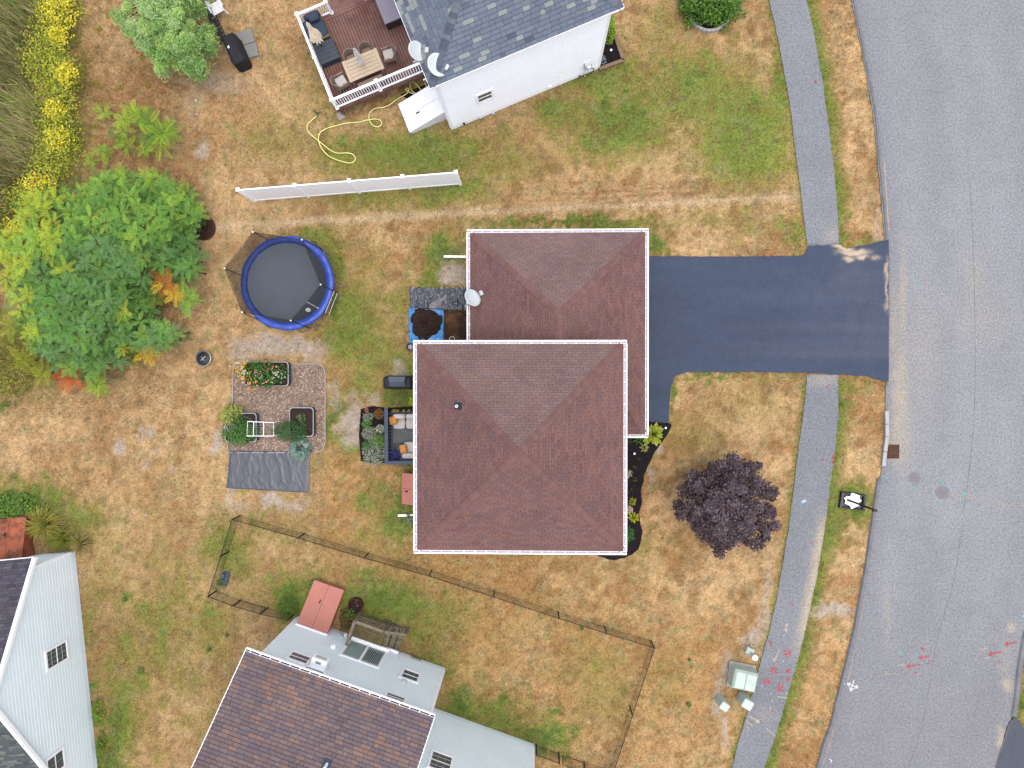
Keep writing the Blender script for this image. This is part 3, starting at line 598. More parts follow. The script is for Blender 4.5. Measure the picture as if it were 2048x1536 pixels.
# ================================================================ ROOF AND WALL BUILDERS
Z3 = Vector((0, 0, 1))
def clip(poly, a, b, c):           # keep a*x+b*y<=c
    out = []
    for i in range(len(poly)):
        p, q = poly[i], poly[(i+1) % len(poly)]; dp = a*p[0]+b*p[1]-c; dq = a*q[0]+b*q[1]-c
        if dp <= 0: out.append(p)
        if (dp < 0 < dq) or (dq < 0 < dp): t = dp/(dp-dq); out.append((p[0]+(q[0]-p[0])*t, p[1]+(q[1]-p[1])*t))
    return out
def shingles(root, faces, palette, expo, tab, nparts, thick=.014, rnd=False, under=C(84,70,70), gap=.005, butt=.014, coh=.25):
    """faces: 3D polygons whose first edge is the eave (running so that up-slope is to its left seen from above)."""
    dk = MB()
    for f in faces:
        nn = (f[1]-f[0]).cross(f[2]-f[1]).normalized(); dk.add([p-nn*.004 for p in f], (tuple(range(len(f))),), under)
        k = len(f); dk.add([p-nn*.10 for p in f], (tuple(range(k))[::-1],), under)
        dk.add([p-nn*.004 for p in f]+[p-nn*.10 for p in f], [(i, k+i, k+(i+1) % k, (i+1) % k) for i in range(k)], under)
    roof = dk.build('roof', 'shingle', root)
    st = MB(); full = []
    for f in faces:
        u = (f[1]-f[0]).normalized(); n = u.cross(f[2]-f[1]).normalized(); v = n.cross(u); o = f[0]
        uv = [((p-o).dot(u), (p-o).dot(v)) for p in f]; umin = min(p[0] for p in uv); umax = max(p[0] for p in uv); vmax = max(p[1] for p in uv)
        edges = []; cx = sum(p[0] for p in uv)/len(uv); cy = sum(p[1] for p in uv)/len(uv)
        for i in range(len(uv)):
            p, q = uv[i], uv[(i+1) % len(uv)]; a, b = (q[1]-p[1]), -(q[0]-p[0]); c = a*p[0]+b*p[1]
            if a*cx+b*cy > c: a, b, c = -a, -b, -c
            edges.append((a, b, c))
        for i in range(int(vmax/expo)+1):
            v0 = i*expo; x = umin-tab*((i % 2)*.5+.0)-(R_.random()*tab if rnd else (i//2 % 3)*.03)
            while x < umax:
                l = tab*R_.choice((.55, .8, 1.0, 1.0, 1.25)) if rnd else tab
                r = [(x+gap, v0), (x+l-gap, v0), (x+l-gap, v0+expo-butt), (x+gap, v0+expo-butt)]; x0 = x; x += l
                pl = r
                for e in edges:
                    pl = clip(pl, *e)
                    if len(pl) < 3: break
                if len(pl) < 3: continue
                q = o+u*(x0+l/2)+v*(v0+expo/2)
                nv = vn(np.array([q.x*1.0+q.z]), np.array([q.y]), .9, 71)[0]
                ci = min(len(palette)-1, max(0, int((R_.random()*(1-coh)+nv*coh)*len(palette))))
                if len(pl) == 4 and abs((pl[1][0]-pl[0][0]))+abs(pl[2][1]-pl[1][1])+abs(pl[3][0]-pl[2][0])+abs(pl[0][1]-pl[3][1]) > 2*(l-2*gap+expo-butt)-.004 and (not rnd or abs(l-tab) < 1e-6):
                    full.append((q, u, v, n, ci)); continue
                lift = lambda p: thick*(1-(p[1]-v0)/expo)+.003
                top = [o+u*p[0]+v*p[1]+n*lift(p) for p in pl]; bot = [o+u*p[0]+v*p[1]-n*.002 for p in pl]; k = len(pl)
                st.add(top+bot, [tuple(range(k))]+[(a, k+a, k+(a+1) % k, (a+1) % k) for a in range(k)], palette[ci])
    C0 = Vector((0, 0, H))
    def vis(q):
        X, Y = proj_np(np.array([q.x]), np.array([q.y]), np.array([q.z])); return 0 <= X[0] <= 2048 and 0 <= Y[0] <= 1536
    full.sort(key=lambda t: (0 if vis(t[0]) else 1, (t[0]-C0).length))
    w2, h2 = tab/2-gap, expo/2
    h3 = h2-butt
    lv = [Vector((-w2, -h2, thick+.003)), Vector((w2, -h2, thick+.003)), Vector((w2, h3, .003)), Vector((-w2, h3, .003)), Vector((-w2, -h2, -.002)), Vector((w2, -h2, -.002)), Vector((w2, h3, -.002)), Vector((-w2, h3, -.002))]
    lf = ((0, 1, 2, 3), (0, 4, 5, 1), (1, 5, 6, 2), (2, 6, 7, 3), (3, 7, 4, 0))
    var = []
    for c in palette: mm = MB(); mm.add(lv, lf, c); var.append(mm.mesh('shingle', MATS['shingle']))
    for i, (q, u, v, n, ci) in enumerate(full):
        M = Matrix(((u.x, v.x, n.x, q.x), (u.y, v.y, n.y, q.y), (u.z, v.z, n.z, q.z), (0, 0, 0, 1)))
        if i < nparts: inst(var[ci], 'shingle', roof, M)
        else: st.add([M @ p for p in lv], lf, palette[ci])
    st.build('shingle_courses', 'shingle', roof, kind='stuff')
    return roof
def caps(roof, p, q, n1, n2, palette, step=.2, half=.13, lift=.014):
    p = p+(q-p).normalized()*.12
    """overlapping cap shingles folded over a hip or ridge from p (low) to q"""
    d = q-p; L = d.length; d = d/L
    def side(n):
        s = d.cross(n).normalized(); return s
    s1 = side(n1); s2 = -side(n2)
    if s1.z > 0: s1 = -s1
    if s2.z > 0: s2 = -s2
    up = (n1+n2).normalized(); var = []
    for c in palette:
        mm = MB(); l2 = step*.55; f = up*(lift+.018); b = up*(lift+.004)
        vs = [-d*l2+s1*half+n1*.040, -d*l2+f, -d*l2+s2*half+n2*.040, d*l2+s1*half+n1*.026, d*l2+b, d*l2+s2*half+n2*.026]
        vs += [x-up*.055 for x in vs]
        mm.add(vs, ((0, 1, 4, 3), (1, 2, 5, 4), (0, 6, 7, 1), (1, 7, 8, 2), (0, 3, 9, 6), (2, 8, 11, 5)), c); var.append(mm)
    ms = [mm.mesh('ridge_cap', MATS['shingle']) for mm in var]
    k = int(L/step)
    for i in range(k): inst(R_.choice(ms), 'ridge_cap', roof, Matrix.Translation(p+d*(i+.5)*L/k))
def gutter(root, p, q, out, wd=.145, hang=.44, depth=.10, trough='trough_pale'):
    """white U-gutter from p to q hung outside the eave, with hanger straps"""
    d = (q-p).normalized(); g = MB(); l = (q-p).length/2; c = (p+q)/2
    g.obox(c+out*.006-Z3*depth/2, d*l, out*.006, Z3*depth/2); g.obox(c+out*(wd-.012)-Z3*depth/2, d*l, out*.012, Z3*depth/2)
    g.obox(c+out*(wd-.03)-Z3*.004, d*l, out*.022, Z3*.006); tg = MB(); tg.obox(c+out*wd/2-Z3*(depth*.55), d*(l-.02), out*(wd/2-.02), Z3*.005)
    for s in (-1, 1): g.obox(c+d*(l-.006)*s+out*wd/2-Z3*depth/2, d*.006, out*wd/2*.98, Z3*depth*.49)
    o = g.build('gutter', 'white_trim', root); tg.build('trough', trough, o)
    hm = MB(); hm.obox((0, 0, 0), d*.014, out*(wd/2-.008), Z3*.004); me = hm.mesh('hanger', MATS['white_trim'])
    n = int(2*l/hang)
    for i in range(n): inst(me, 'hanger', o, Matrix.Translation(p+d*(i+.5)*2*l/n+out*wd/2+Z3*.003))
    return o
def siding(root, A, u, out, l, top, m, expo=.115, z0=.25, name='wall'):
    """lap siding wall along A..A+u*l; top(a) gives wall height; sawtooth courses with real laps"""
    b = MB(); z = z0; zt = max(top(0), top(l), max(top(l*k/20) for k in range(21)))
    while z < zt:
        z1 = min(z+expo, zt)
        # width available at this course
        xs = [l*k/60 for k in range(61) if top(l*k/60) >= z1-1e-6]
        if xs:
            a0, a1 = min(xs), max(xs)
            zm = z+(z1-z)*.72; b.quad(A+u*a0+out*.020+Z3*zm, A+u*a1+out*.020+Z3*zm, A+u*a1+out*.003+Z3*z1, A+u*a0+out*.003+Z3*z1)
            p = [A+u*a0+out*.023+Z3*z, A+u*a1+out*.023+Z3*z, A+u*a1+out*.020+Z3*zm, A+u*a0+out*.020+Z3*zm]
            b.quad(*p); b.quad(A+u*a0+Z3*z+out*.004, A+u*a1+Z3*z+out*.004, p[1], p[0])
        z += expo
    pts = [A, A+u*l]+[A+u*l*k/20+Z3*top(l*k/20) for k in range(20, -1, -1)]
    b.add([q+out*.002 for q in pts], (tuple(range(len(pts))),))
    ins = [q-out*.12 for q in pts]; b.add(ins, (tuple(range(len(pts)))[::-1],))
    return b.build(name, m, root)
def window(root, A, u, out, a0, a1, z0, z1, nx=2, ny=2, fw=.11, name='window', sash=True, pane='glass'):
    f = MB(); c = A+out*.03
    for s, e in (((a0, z0), (a1, z0)), ((a0, z1), (a1, z1))): f.obox(c+u*(s[0]+e[0])/2+Z3*s[1], u*((a1-a0)/2+fw/2), out*.035, Z3*fw/2)
    for a in (a0, a1): f.obox(c+u*a+Z3*(z0+z1)/2, u*fw/2, out*.034, Z3*((z1-z0)/2-fw/2))
    w_ = f.build(name, 'white_trim', root)
    p = MB(); p.obox(A+out*.022+u*(a0+a1)/2+Z3*(z0+z1)/2, u*((a1-a0-fw)/2), out*.006, Z3*(z1-z0-fw)/2); p.build('pane', pane, w_)
    mb = MB(); t = .007
    for i in range(1, nx): mb.obox(A+out*.034+u*(a0+(a1-a0)*i/nx)+Z3*(z0+z1)/2, u*t/2, out*.006, Z3*(z1-z0-fw)/2)
    for j in range(1, ny): mb.obox(A+out*.037+u*(a0+a1)/2+Z3*(z0+(z1-z0)*j/ny), u*(a1-a0-fw)/2, out*.007, Z3*t/2)
    if nx > 1 or ny > 1: mb.build('muntin', 'dish_grey', w_)
    if sash: s = MB(); s.obox(A+out*.040+u*(a0+a1)/2+Z3*(z0+z1)/2, u*(a1-a0-fw)/2, out*.008, Z3*.022); s.build('sash_rail', 'white_trim', w_)
    return w_
def bulkhead(root, A, u, out, a0, a1, dp, zw, zf, m, handle='black_metal', lip=None):
    """sloped cellar doors: high (zw) at the wall, low (zf) at distance dp"""
    b = MB(); c = lambda a, d, z: A+u*a+out*d+Z3*z
    pts = [c(a0, .0, 0), c(a1, .0, 0), c(a1, dp, 0), c(a0, dp, 0), c(a0, .0, zw), c(a1, .0, zw), c(a1, dp, zf), c(a0, dp, zf)]
    b.add(pts, ((4, 5, 6, 7), (0, 4, 7, 3), (1, 2, 6, 5), (3, 7, 6, 2), (0, 1, 5, 4)))
    bk = b.build('bulkhead', m, root); mid = (a0+a1)/2; sl = Vector(out*dp+Z3*(zf-zw)); nn = u.cross(sl).normalized()
    if nn.z < 0: nn = -nn
    for s, (x0, x1) in enumerate(((a0-.03, mid-.008), (mid+.008, a1+.03))):
        d = MB(); cc = (c(x0, 0, zw)+c(x1, dp, zf))/2+nn*.025; d.obox(cc+sl.normalized()*.02, u*(x1-x0)/2, sl*.5, nn*.018); dd = d.build('bulkhead_door', m, bk)
    h = MB(); h.obox(c(mid-.12, dp*.62, zw+(zf-zw)*.62)+nn*.07, u*.025, sl.normalized()*.09, nn*.02); h.build('handle', handle, bk)
    if lip: t = MB(); t.obox(c(mid, .04, zw+.05), u*((a1-a0)/2+.07), out*.05, Z3*.03); t.build('flashing', lip, bk)
    return bk
def cornerboard(root, p, z0, z1, u, out, m='white_trim', wd=.10):
    b = MB(); b.obox(p+Z3*(z0+z1)/2, u*wd/2, out*.032, Z3*(z1-z0)/2); b.build('corner_board', m, root)
def foundation(root, pts, z1=.28):
    b = MB(); b.prism([(p.x, p.y) for p in pts], -.1, z1); b.build('foundation', 'concrete', root)

# ================================================================ BROWN HIP-ROOFED HOUSE (centre)
PAL_M = [C(128,98,96), C(136,104,101), C(140,108,105), C(144,111,107), C(132,105,106), C(146,110,103)]
PAL_N = [C(140,116,114), C(145,121,118), C(149,126,123), C(147,120,116), C(139,118,119), C(150,123,117)]   # north slopes: greyer, paler shingles
house = thing('house', ((MX0+MX1)/2, (MY0+MY1)/2, 0), 'brown hip-roofed house with garage wing and white gutters in the centre', 'house')
og = .13; x0, x1, y0, y1 = MX0+og, MX1-og, MY0+og, MY1-og; zE = ZM
cx, cy = (x0+x1)/2, (y0+y1)/2; hs = (x1-x0)/2; APX = Vector((cx, cy, zE+hs*.565))
c0, c1, c2, c3 = [Vector((x, y, zE)) for x, y in ((x0, y0), (x1, y0), (x1, y1), (x0, y1))]
fm = [[c0, c1, APX], [c1, c2, APX], [c2, c3, APX], [c3, c0, APX]]
gx0, gx1, gy1, gy0 = GX0+og, GX1-og, GY1-og, GY0+og; zg = ZG; ghs = (gx1-gx0)/2; gxm = (gx0+gx1)/2; pg = .55
R1 = Vector((gxm, gy1-ghs*.98, zg+ghs*pg)); yS = y1-.6; R2 = Vector((gxm, yS, R1.z))
g0, g1 = Vector((gx0, gy1, zg)), Vector((gx1, gy1, zg))
S1, S0 = Vector((gx1, yS, zg)), Vector((gx0, yS, zg))
xh = gx1-2.0; Hq = Vector((xh, gy0+3.3, zg+2.0*pg)); yq = yS
fg = [[g1, g0, R1], [S1, g1, R1, R2], [g0, S0, R2, R1], [Vector((gx1, gy0, zg)), S1, Vector((xh, yS, zg+2.0*pg)), Hq], [Vector((xh, gy0, zg)), Vector((gx1, gy0, zg)), Hq]]
roofM = shingles(house, [fm[0], fm[1], fm[3]]+fg[1:], PAL_M, .127, .31, 200); roofN = shingles(house, [fm[2], fg[0]], PAL_N, .127, .31, 100)
nrm = lambda f: (f[1]-f[0]).cross(f[2]-f[1]).normalized()
capP = [C(140,107,104), C(134,102,99), C(144,111,107)]
for i, c in enumerate((c0, c1, c2, c3)): caps(roofM, c, APX, nrm(fm[i]), nrm(fm[i-1]), capP)
caps(roofM, g0, R1, nrm(fg[0]), nrm(fg[2]), capP); caps(roofM, g1, R1, nrm(fg[0]), nrm(fg[1]), capP); caps(roofM, R2, R1, nrm(fg[1]), nrm(fg[2]), capP)
caps(roofM, Vector((gx1, gy0, zg)), Hq, nrm(fg[3]), nrm(fg[4]), capP)
ex, ey = Vector((1, 0, 0)), Vector((0, 1, 0))
z_ = Vector((0, 0, .02))
gutter(house, c0+z_-ex*og, c1+z_+ex*og, -ey); gutter(house, c1+z_-ey*0, c2+z_, ex); gutter(house, c2+z_+ex*og, c3+z_-ex*og, ey); gutter(house, c3+z_, c0+z_, -ex)
gutter(house, g1+z_+ex*og, g0+z_-ex*og, ey); gutter(house, g0+z_, Vector((gx0, y1-.2, zg+.02)), -ex); gutter(house, Vector((gx1, gy0, zg+.02)), g1+z_, ex); gutter(house, Vector((xh, gy0, zg+.02)), Vector((gx1+og, gy0, zg+.02)), -ey)
wb = MB(); iw = .45; wb.box((cx, cy, zE/2), (2*(hs-iw), y1-y0-2*iw, zE-.05)); wb.build('wall', 'siding_beige', house)
wb = MB(); wb.box((gxm, (gy1+yS)/2-iw/2+.02, zg/2), (2*(ghs-iw), gy1-yS-iw, zg-.05)); wb.build('garage_wall', 'siding_beige', house)
wb = MB(); wb.box(((x1+gx1)/2-.5, (gy0+yS)/2+.3, zg/2), (1.3, yS-gy0-.6, zg-.05)); wb.build('porch_wall', 'siding_beige', house)
sf = MB(); sf.box((cx, cy, zE-.11), (x1-x0+.01, y1-y0+.01, .04)); sf.build('soffit', 'white_trim', house)
def roofz(p):    # height of the west main slope
    return zE+(p[0]-x0)*.565
vp = MB(); q = P(914,812,zE+.9); zq = roofz(q); q = P(914,812,zq+.1); zq = roofz(q)
vpo = MB(); sl_ = Vector((1, 0, .565)).normalized(); vpo.obox((q.x+.04, q.y, zq+.03), sl_*.17, ey*.15, Vector((-.49, 0, .87))*.012); vv = vpo.build('vent_flashing', 'black_plastic', house)
vp.tube([(q.x, q.y, zq-.05), (q.x, q.y, zq+.38)], .055, 12); vp.build('vent_pipe', 'white_trim', house)
vp = MB(); vp.lathe((q.x, q.y, zq+.381), [(.036, 0), (.036, .003)], 10); vp.build('vent_opening', 'black_plastic', house)
# bits of lichen and bird droppings on the ridge
for a, b, r in ((1030,850,1.2),(1052,862,1.6),(1056,865,1.1),(1058,922,1.6),(1039,904,1.8),(1033,876,1.3),(1094,837,2)):
    for zz in (zE+hs*.5,): pass
for pts, z in (([(888,513),(912,513.5),(937,514)], .06), ([(796,1031),(815,1030.5),(830,1030)], .06)):
    A = [P(x, y, z) for x, y in pts]; b = MB(); b.beam(A[0], A[-1]+ex*.5, .10, .08); b.build('downspout', 'white_trim', house)
BK = bulkhead(house, P(835,1004), Vector((0, 1, 0)), -ex, 0, (P(808,946)-P(808,1005)).length, (P(835,970)-P(808,970)).length, .8, .3, 'rust_red')

# ================================================================ WHITE HOUSE WITH GREY SHINGLES (top)
PAL_W = [C(98,108,127), C(118,130,148), C(124,136,154), C(130,142,158), C(122,134,152), C(126,138,154), C(164,173,175), C(108,119,139)]
hw = thing('house', WA+WU*3.9+WN*4, 'white-sided house with grey shingle hip roof at the top', 'house')
wl = lambda a, b, z=0: WA+WU*a+WN*b+Z3*z
e0 = P(859,173,ZW); e1 = P(1249,18,ZW); a0 = (e0-WA).dot(WU); a1 = (e1-WA).dot(WU); bE = ((e0-WA).dot(WN)+(e1-WA).dot(WN))/2
hsW = (a1-a0)/2; dep = 10.2; pw = .52
k0, k1, k2, k3 = wl(a0, bE, ZW), wl(a1, bE, ZW), wl(a1, bE+dep, ZW), wl(a0, bE+dep, ZW)
r0, r1 = wl(a0+hsW, bE+hsW, ZW+hsW*pw), wl(a0+hsW, bE+dep-hsW, ZW+hsW*pw)
fw_ = [[k0, k1, r0], [k1, k2, r1, r0], [k2, k3, r1], [k3, k0, r0, r1]]
roofW = shingles(hw, fw_, PAL_W, .18, .38, 300, thick=.02, rnd=True, under=C(66,74,88), gap=.005, butt=.012)
cw = [C(110,121,138), C(124,134,148), C(98,109,126)]
caps(roofW, k0, r0, nrm(fw_[0]), nrm(fw_[3]), cw, .2, .16); caps(roofW, k1, r0, nrm(fw_[0]), nrm(fw_[1]), cw, .2, .16)
hW = ZW-.08
foundation(hw, rect(WA, WU, WN, .03, 7.70, .03, 10), .32)
siding(hw, WA, WU, -WN, 7.73, lambda a: hW, 'siding_white', .2, .3)
siding(hw, WA+WN*10, -WN, -WU, 10, lambda a: hW, 'siding_white', .2, .3)
siding(hw, WA+WU*7.73, WN, WU, 10, lambda a: hW, 'siding_white', .2, .3)
cornerboard(hw, WA+WU*.05, .3, hW, WU, -WN); cornerboard(hw, WA+WU*7.68, .3, hW, WU, -WN)
cornerboard(hw, WA+WN*.05, .3, hW, WN, -WU); cornerboard(hw, WA+WU*7.73+WN*.05, .3, hW, WN, WU)
fs_ = MB()
fs_.obox((k0+k1)/2-Z3*.06-WN*.012, WU*(hsW+.02), WN*.012, Z3*.075); fs_.obox((k0+k3)/2-Z3*.06-WU*.012, WN*(dep/2), WU*.012, Z3*.075); fs_.obox((k1+k2)/2-Z3*.06+WU*.012, WN*(dep/2), WU*.012, Z3*.075)
fs_.build('fascia', 'white_trim', hw)
sf = MB(); sf.obox(wl((a0+a1)/2, bE+dep/2, ZW-.15), WU*hsW, WN*dep/2, Z3*.02); sf.build('soffit', 'white_trim', hw)
def onwall(A, n, u, px, py):
    r = ray(px, py); o = Vector((0, 0, H)); k = (A-o).dot(n)/r.dot(n); q = o+r*k; return (q-A).dot(u), q.z
def wq(A, n, u, pts):
    L = [onwall(A, n, u, x, y) for x, y in pts]; a = sorted(t[0] for t in L); z = sorted(t[1] for t in L); return (a[0]+a[1])/2, (a[-1]+a[-2])/2, (z[0]+z[1])/2, (z[-1]+z[-2])/2
wa0, wa1, wz0, wz1 = wq(WA, WN, WU, [(952,190),(983,178),(985,193),(956,206)])
window(hw, WA, WU, -WN, wa0, wa1, wz0, wz1, 3, 2)
bulkhead(hw, WA, WN, -WU, .58, 2.0, 1.9, .95, .3, 'bulkhead_grey')
# meters, outlets and pipes on the white wall
def wallbox(root, A, u, out, px, py, n, sz, m, name):
    a, z = onwall(A, n, u, px, py); b = MB(); b.obox(A+u*a+out*(sz[1]/2+.02)+Z3*z, u*sz[0]/2, out*sz[1]/2, Z3*sz[2]/2); return b.build(name, m, root)
mt = wallbox(hw, WA, WU, -WN, 1174,128, WN, (.32,.16,.55), 'dish_grey', 'electric_meter')
a, z = onwall(WA, WN, WU, 1174,128)
b = MB(); b.lathe(wl(a, -.20, z+.12), [(.09,-.0),(.09,.06)], 14); b.tube([wl(a-.05,-.1,z-.2), wl(a-.08,-.1,.1)], .03, 8); b.tube([wl(a+.1,-.1,z-.2), wl(a+.12,-.1,.2)], .025, 8); b.build('conduit', 'white_trim', mt)
b = MB(); b.tube([wl(a+.25,-.08,.62), wl(a+.38,-.12,.5), wl(a+.3,-.14,.36), wl(a+.05,-.14,.32), wl(a-.3,-.14,.36), wl(a-.42,-.12,.3), wl(a-.36,-.1,.42)], .022, 6); b.build('cable', 'black_metal', mt)
wallbox(hw, WA, WU, -WN, 1062,200, WN, (.42,.2,.4), 'siding_white', 'gas_meter'); wallbox(hw, WA, WU, -WN, 1099,172, WN, (.16,.06,.14), 'white_trim', 'outlet_box')
wallbox(hw, WA, WU, -WN, 927,245, WN, (.09,.1,.12), 'black_metal', 'hose_tap'); wallbox(hw, WA, WU, -WN, 962,233, WN, (.2,.06,.08), 'dish_grey', 'outlet_box'); wallbox(hw, WA, WU, -WN, 986,225, WN, (.16,.06,.08), 'dish_grey', 'outlet_box')

# ================================================================ BOTTOM HOUSE
PAL_B = [C(122,108,114), C(132,116,120), C(124,114,124), C(138,122,124), C(142,126,126), C(132,118,122), C(152,126,118), C(160,132,122)]
hb = thing('house', BA+BU*3.9-BN*3, 'pale blue-grey house with mottled brown shingle roof at the bottom', 'house')
bl = lambda a, b, z=0: BA+BU*a+BN*b+Z3*z
e0 = P(492,1297,ZB); e1 = P(871,1429,ZB); ba0 = (e0-BA).dot(BU); ba1 = (e1-BA).dot(BU); bb = ((e0-BA).dot(BN)+(e1-BA).dot(BN))/2-.12
pb = .5; dB = 4.3
q0, q1 = bl(ba1, bb, ZB), bl(ba0, bb, ZB); q2, q3 = bl(ba0, bb-dB, ZB+dB*pb), bl(ba1, bb-dB, ZB+dB*pb); q4, q5 = bl(ba0, bb-2*dB, ZB), bl(ba1, bb-2*dB, ZB)
fb_ = [[q0, q1, q2, q3], [q4, q5, q3, q2]]
roofB = shingles(hb, fb_, PAL_B, .16, .35, 300, thick=.018, rnd=True, under=C(74,62,66), gap=.006, butt=.014)
caps(roofB, q2, q3, nrm(fb_[0]), nrm(fb_[1]), [C(128,110,114), C(142,120,118)], .2, .16)
gutter(hb, q0+z_, q1+z_, BN, .15, .42, trough='soil_dark')
hB = ZB-.1
foundation(hb, rect(BA, BU, BN, .03, 7.68, -8.3, -.03), .32)
siding(hb, BA+BU*7.7, -BU, BN, 7.7, lambda a: hB, 'siding_blue', .2, .3)
gab = lambda a: hB+.0+min(a, 8.3-a)*.48
siding(hb, BA, -BN, -BU, 8.3, gab, 'siding_blue', .2, .3); siding(hb, BA+BU*7.7-BN*8.3, BN, BU, 8.3, gab, 'siding_blue', .2, .3)
cornerboard(hb, BA+BU*.05, .3, hB, BU, BN); cornerboard(hb, BA+BU*7.65, .3, hB, BU, BN); cornerboard(hb, BA+BU*7.7-BN*.05, .3, hB, BN, BU); cornerboard(hb, BA-BN*.05, .3, hB, BN, -BU)
# rakes
rk = MB()
for a in (ba0, ba1): rk.beam(bl(a, bb, ZB-.06), bl(a, bb-dB, ZB+dB*pb-.06), .03, .14); rk.beam(bl(a, bb-2*dB, ZB-.06), bl(a, bb-dB, ZB+dB*pb-.06), .03, .14)
rk.build('rake_board', 'white_trim', hb)
def W_(pts, **k):
    a0, a1, z0, z1 = wq(BA, BN, BU, pts); return window(hb, BA, BU, BN, a0, a1, z0, z1, **k)
W_([(807,1338),(842,1350),(833,1366),(800,1356)], nx=3, ny=2)
W_([(584,1304),(624,1316),(612,1332),(574,1317)], nx=3, ny=2)
W_([(773,1384),(811,1398),(808,1410),(770,1396)], nx=1, ny=1)
# sliding patio door with curtains
a0_, a1_, z0_, z1_ = wq(BA, BN, BU, [(701,1283),(776,1303),(755,1336),(678,1310)])
sd_ = window(hb, BA, BU, BN, a0_, a1_, z0_, z1_, nx=2, ny=1, fw=.12, name='sliding_door', sash=False, pane='curtain')
for k in (0, 1):
    g = MB(); ww = (a1_-a0_)/2
    for j in range(9):
        aa = a0_+k*ww+.1+(ww-.2)*j/9; g.obox(BA+BU*(aa+.03)+BN*.031+Z3*((z0_+z1_)/2-.05), BU*.022, BN*.004, Z3*((z1_-z0_)/2-.22-.03*(j % 3)))
    g.build('curtain', 'curtain' if k == 0 else 'glass', sd_)
m_ = MB(); m_.obox(BA+BU*(a0_+a1_)/2+BN*.055+Z3*(z0_+z1_)/2, BU*.05, BN*.03, Z3*(z1_-z0_)/2); m_.build('door_stile', 'white_trim', sd_)
m_ = MB(); m_.obox(BA+BU*(a0_+a1_)/2+BN*.10+Z3*(z0_-.04), BU*((a1_-a0_)/2+.1), BN*.09, Z3*.05); m_.build('threshold', 'white_trim', sd_)
m_ = MB(); m_.obox(BA+BU*(a1_-.1)+BN*.10+Z3*(z0_-.22), BU*.62, BN*.06, Z3*.05); m_.build('rail_bracket', 'white_trim', sd_)
# window air conditioner
ac_a, ac_z = onwall(BA, BN, BU, 634,1338); acr = thing('air_conditioner', bl(ac_a, .2, ac_z-.3), 'white window air conditioner under the brown eave of the bottom house', 'appliance')
b = MB(); b.obox(bl(ac_a, .24, ac_z-.12), BU*.34, BN*.22, Z3*.2); b.build('casing', 'white_vinyl', acr)
b = MB(); b.obox(bl(ac_a-.02, .30, ac_z+.083), BU*.12, BN*.05, Z3*.004); b.build('vent_grille', 'concrete', acr)
b = MB(); b.obox(bl(ac_a, .465, ac_z-.12), BU*.24, BN*.006, Z3*.13); b.build('front_grille', 'dish_grey', acr)
window(hb, BA, BU, BN, ac_a-.5, ac_a+.42, ac_z+.12, ac_z+.75, nx=3, ny=2)
wallbox(hb, BA, BU, BN, 666,1296, BN, (.2,.14,.2), 'white_vinyl', 'wall_lamp'); wallbox(hb, BA, BU, BN, 690,1272, BN, (.16,.1,.2), 'white_vinyl', 'outlet_box'); wallbox(hb, BA, BU, BN, 683,1275, BN, (.1,.12,.34), 'dish_grey', 'hose_tap')
wallbox(hb, BA, BU, BN, 807,1365, BN, (.24,.12,.1), 'dish_grey', 'wall_lamp'); wallbox(hb, BA, BU, BN, 832,1319, BN, (.5,.05,.12), 'concrete', 'basement_window')
bka = onwall(BA, BN, BU, 612,1244)[0]; bkb = onwall(BA, BN, BU, 668,1264)[0]
t0, t1 = P(612,1243,.95), P(669,1262,.95); f0, f1 = P(643,1165,.3), P(700,1184,.3)
bulkhead(hb, BA, BU, BN, .30, 1.78, (f0-BA).dot(BN), 1.0, .35, 'rust_red', lip='white_trim')
# vent pipe on the slope
q = P(652,1531, ZB+1.4); vb = (q-BA).dot(BN); zv = ZB+(bb-vb)*pb
b = MB(); b.tube([(q.x, q.y, zv-.2), (q.x, q.y, zv+.4)], .06, 12); b.build('vent_pipe', 'white_trim', hb)
b = MB(); b.obox((q.x, q.y, zv+.03), BU*.16, (BN-Z3*pb).normalized()*.18, (BN*pb+Z3).normalized()*.014); b.build('vent_flashing', 'navy_fabric', hb)
# wing
foundation(hb, rect(VA, VU, VN, -.4, 5.06, -6, -.03), .3)
siding(hb, VA+VU*5.09, -VU, VN, 5.3, lambda a: 6.2, 'siding_blue', .2, .28); siding(hb, VA+VU*5.09-VN*6, VN, VU, 6, lambda a: 6.2, 'siding_blue', .2, .28)
cornerboard(hb, VA+VU*5.04, .28, 6.2, VU, VN); cornerboard(hb, VA+VU*5.09-VN*.05, .28, 6.2, VN, VU)
a0_, a1_ = onwall(VA, VN, VU, 864,1503)[0], onwall(VA, VN, VU, 906,1516)[0]; z0_ = 3.72
window(hb, VA, VU, VN, a0_, a1_, z0_, z0_+1.35, nx=3, ny=4)
wr = MB(); wr.obox(VA+VU*2.5-VN*3+Z3*6.3, VU*2.7, VN*3.05, Z3*.06); wr.build('wing_roof', 'white_trim', hb)

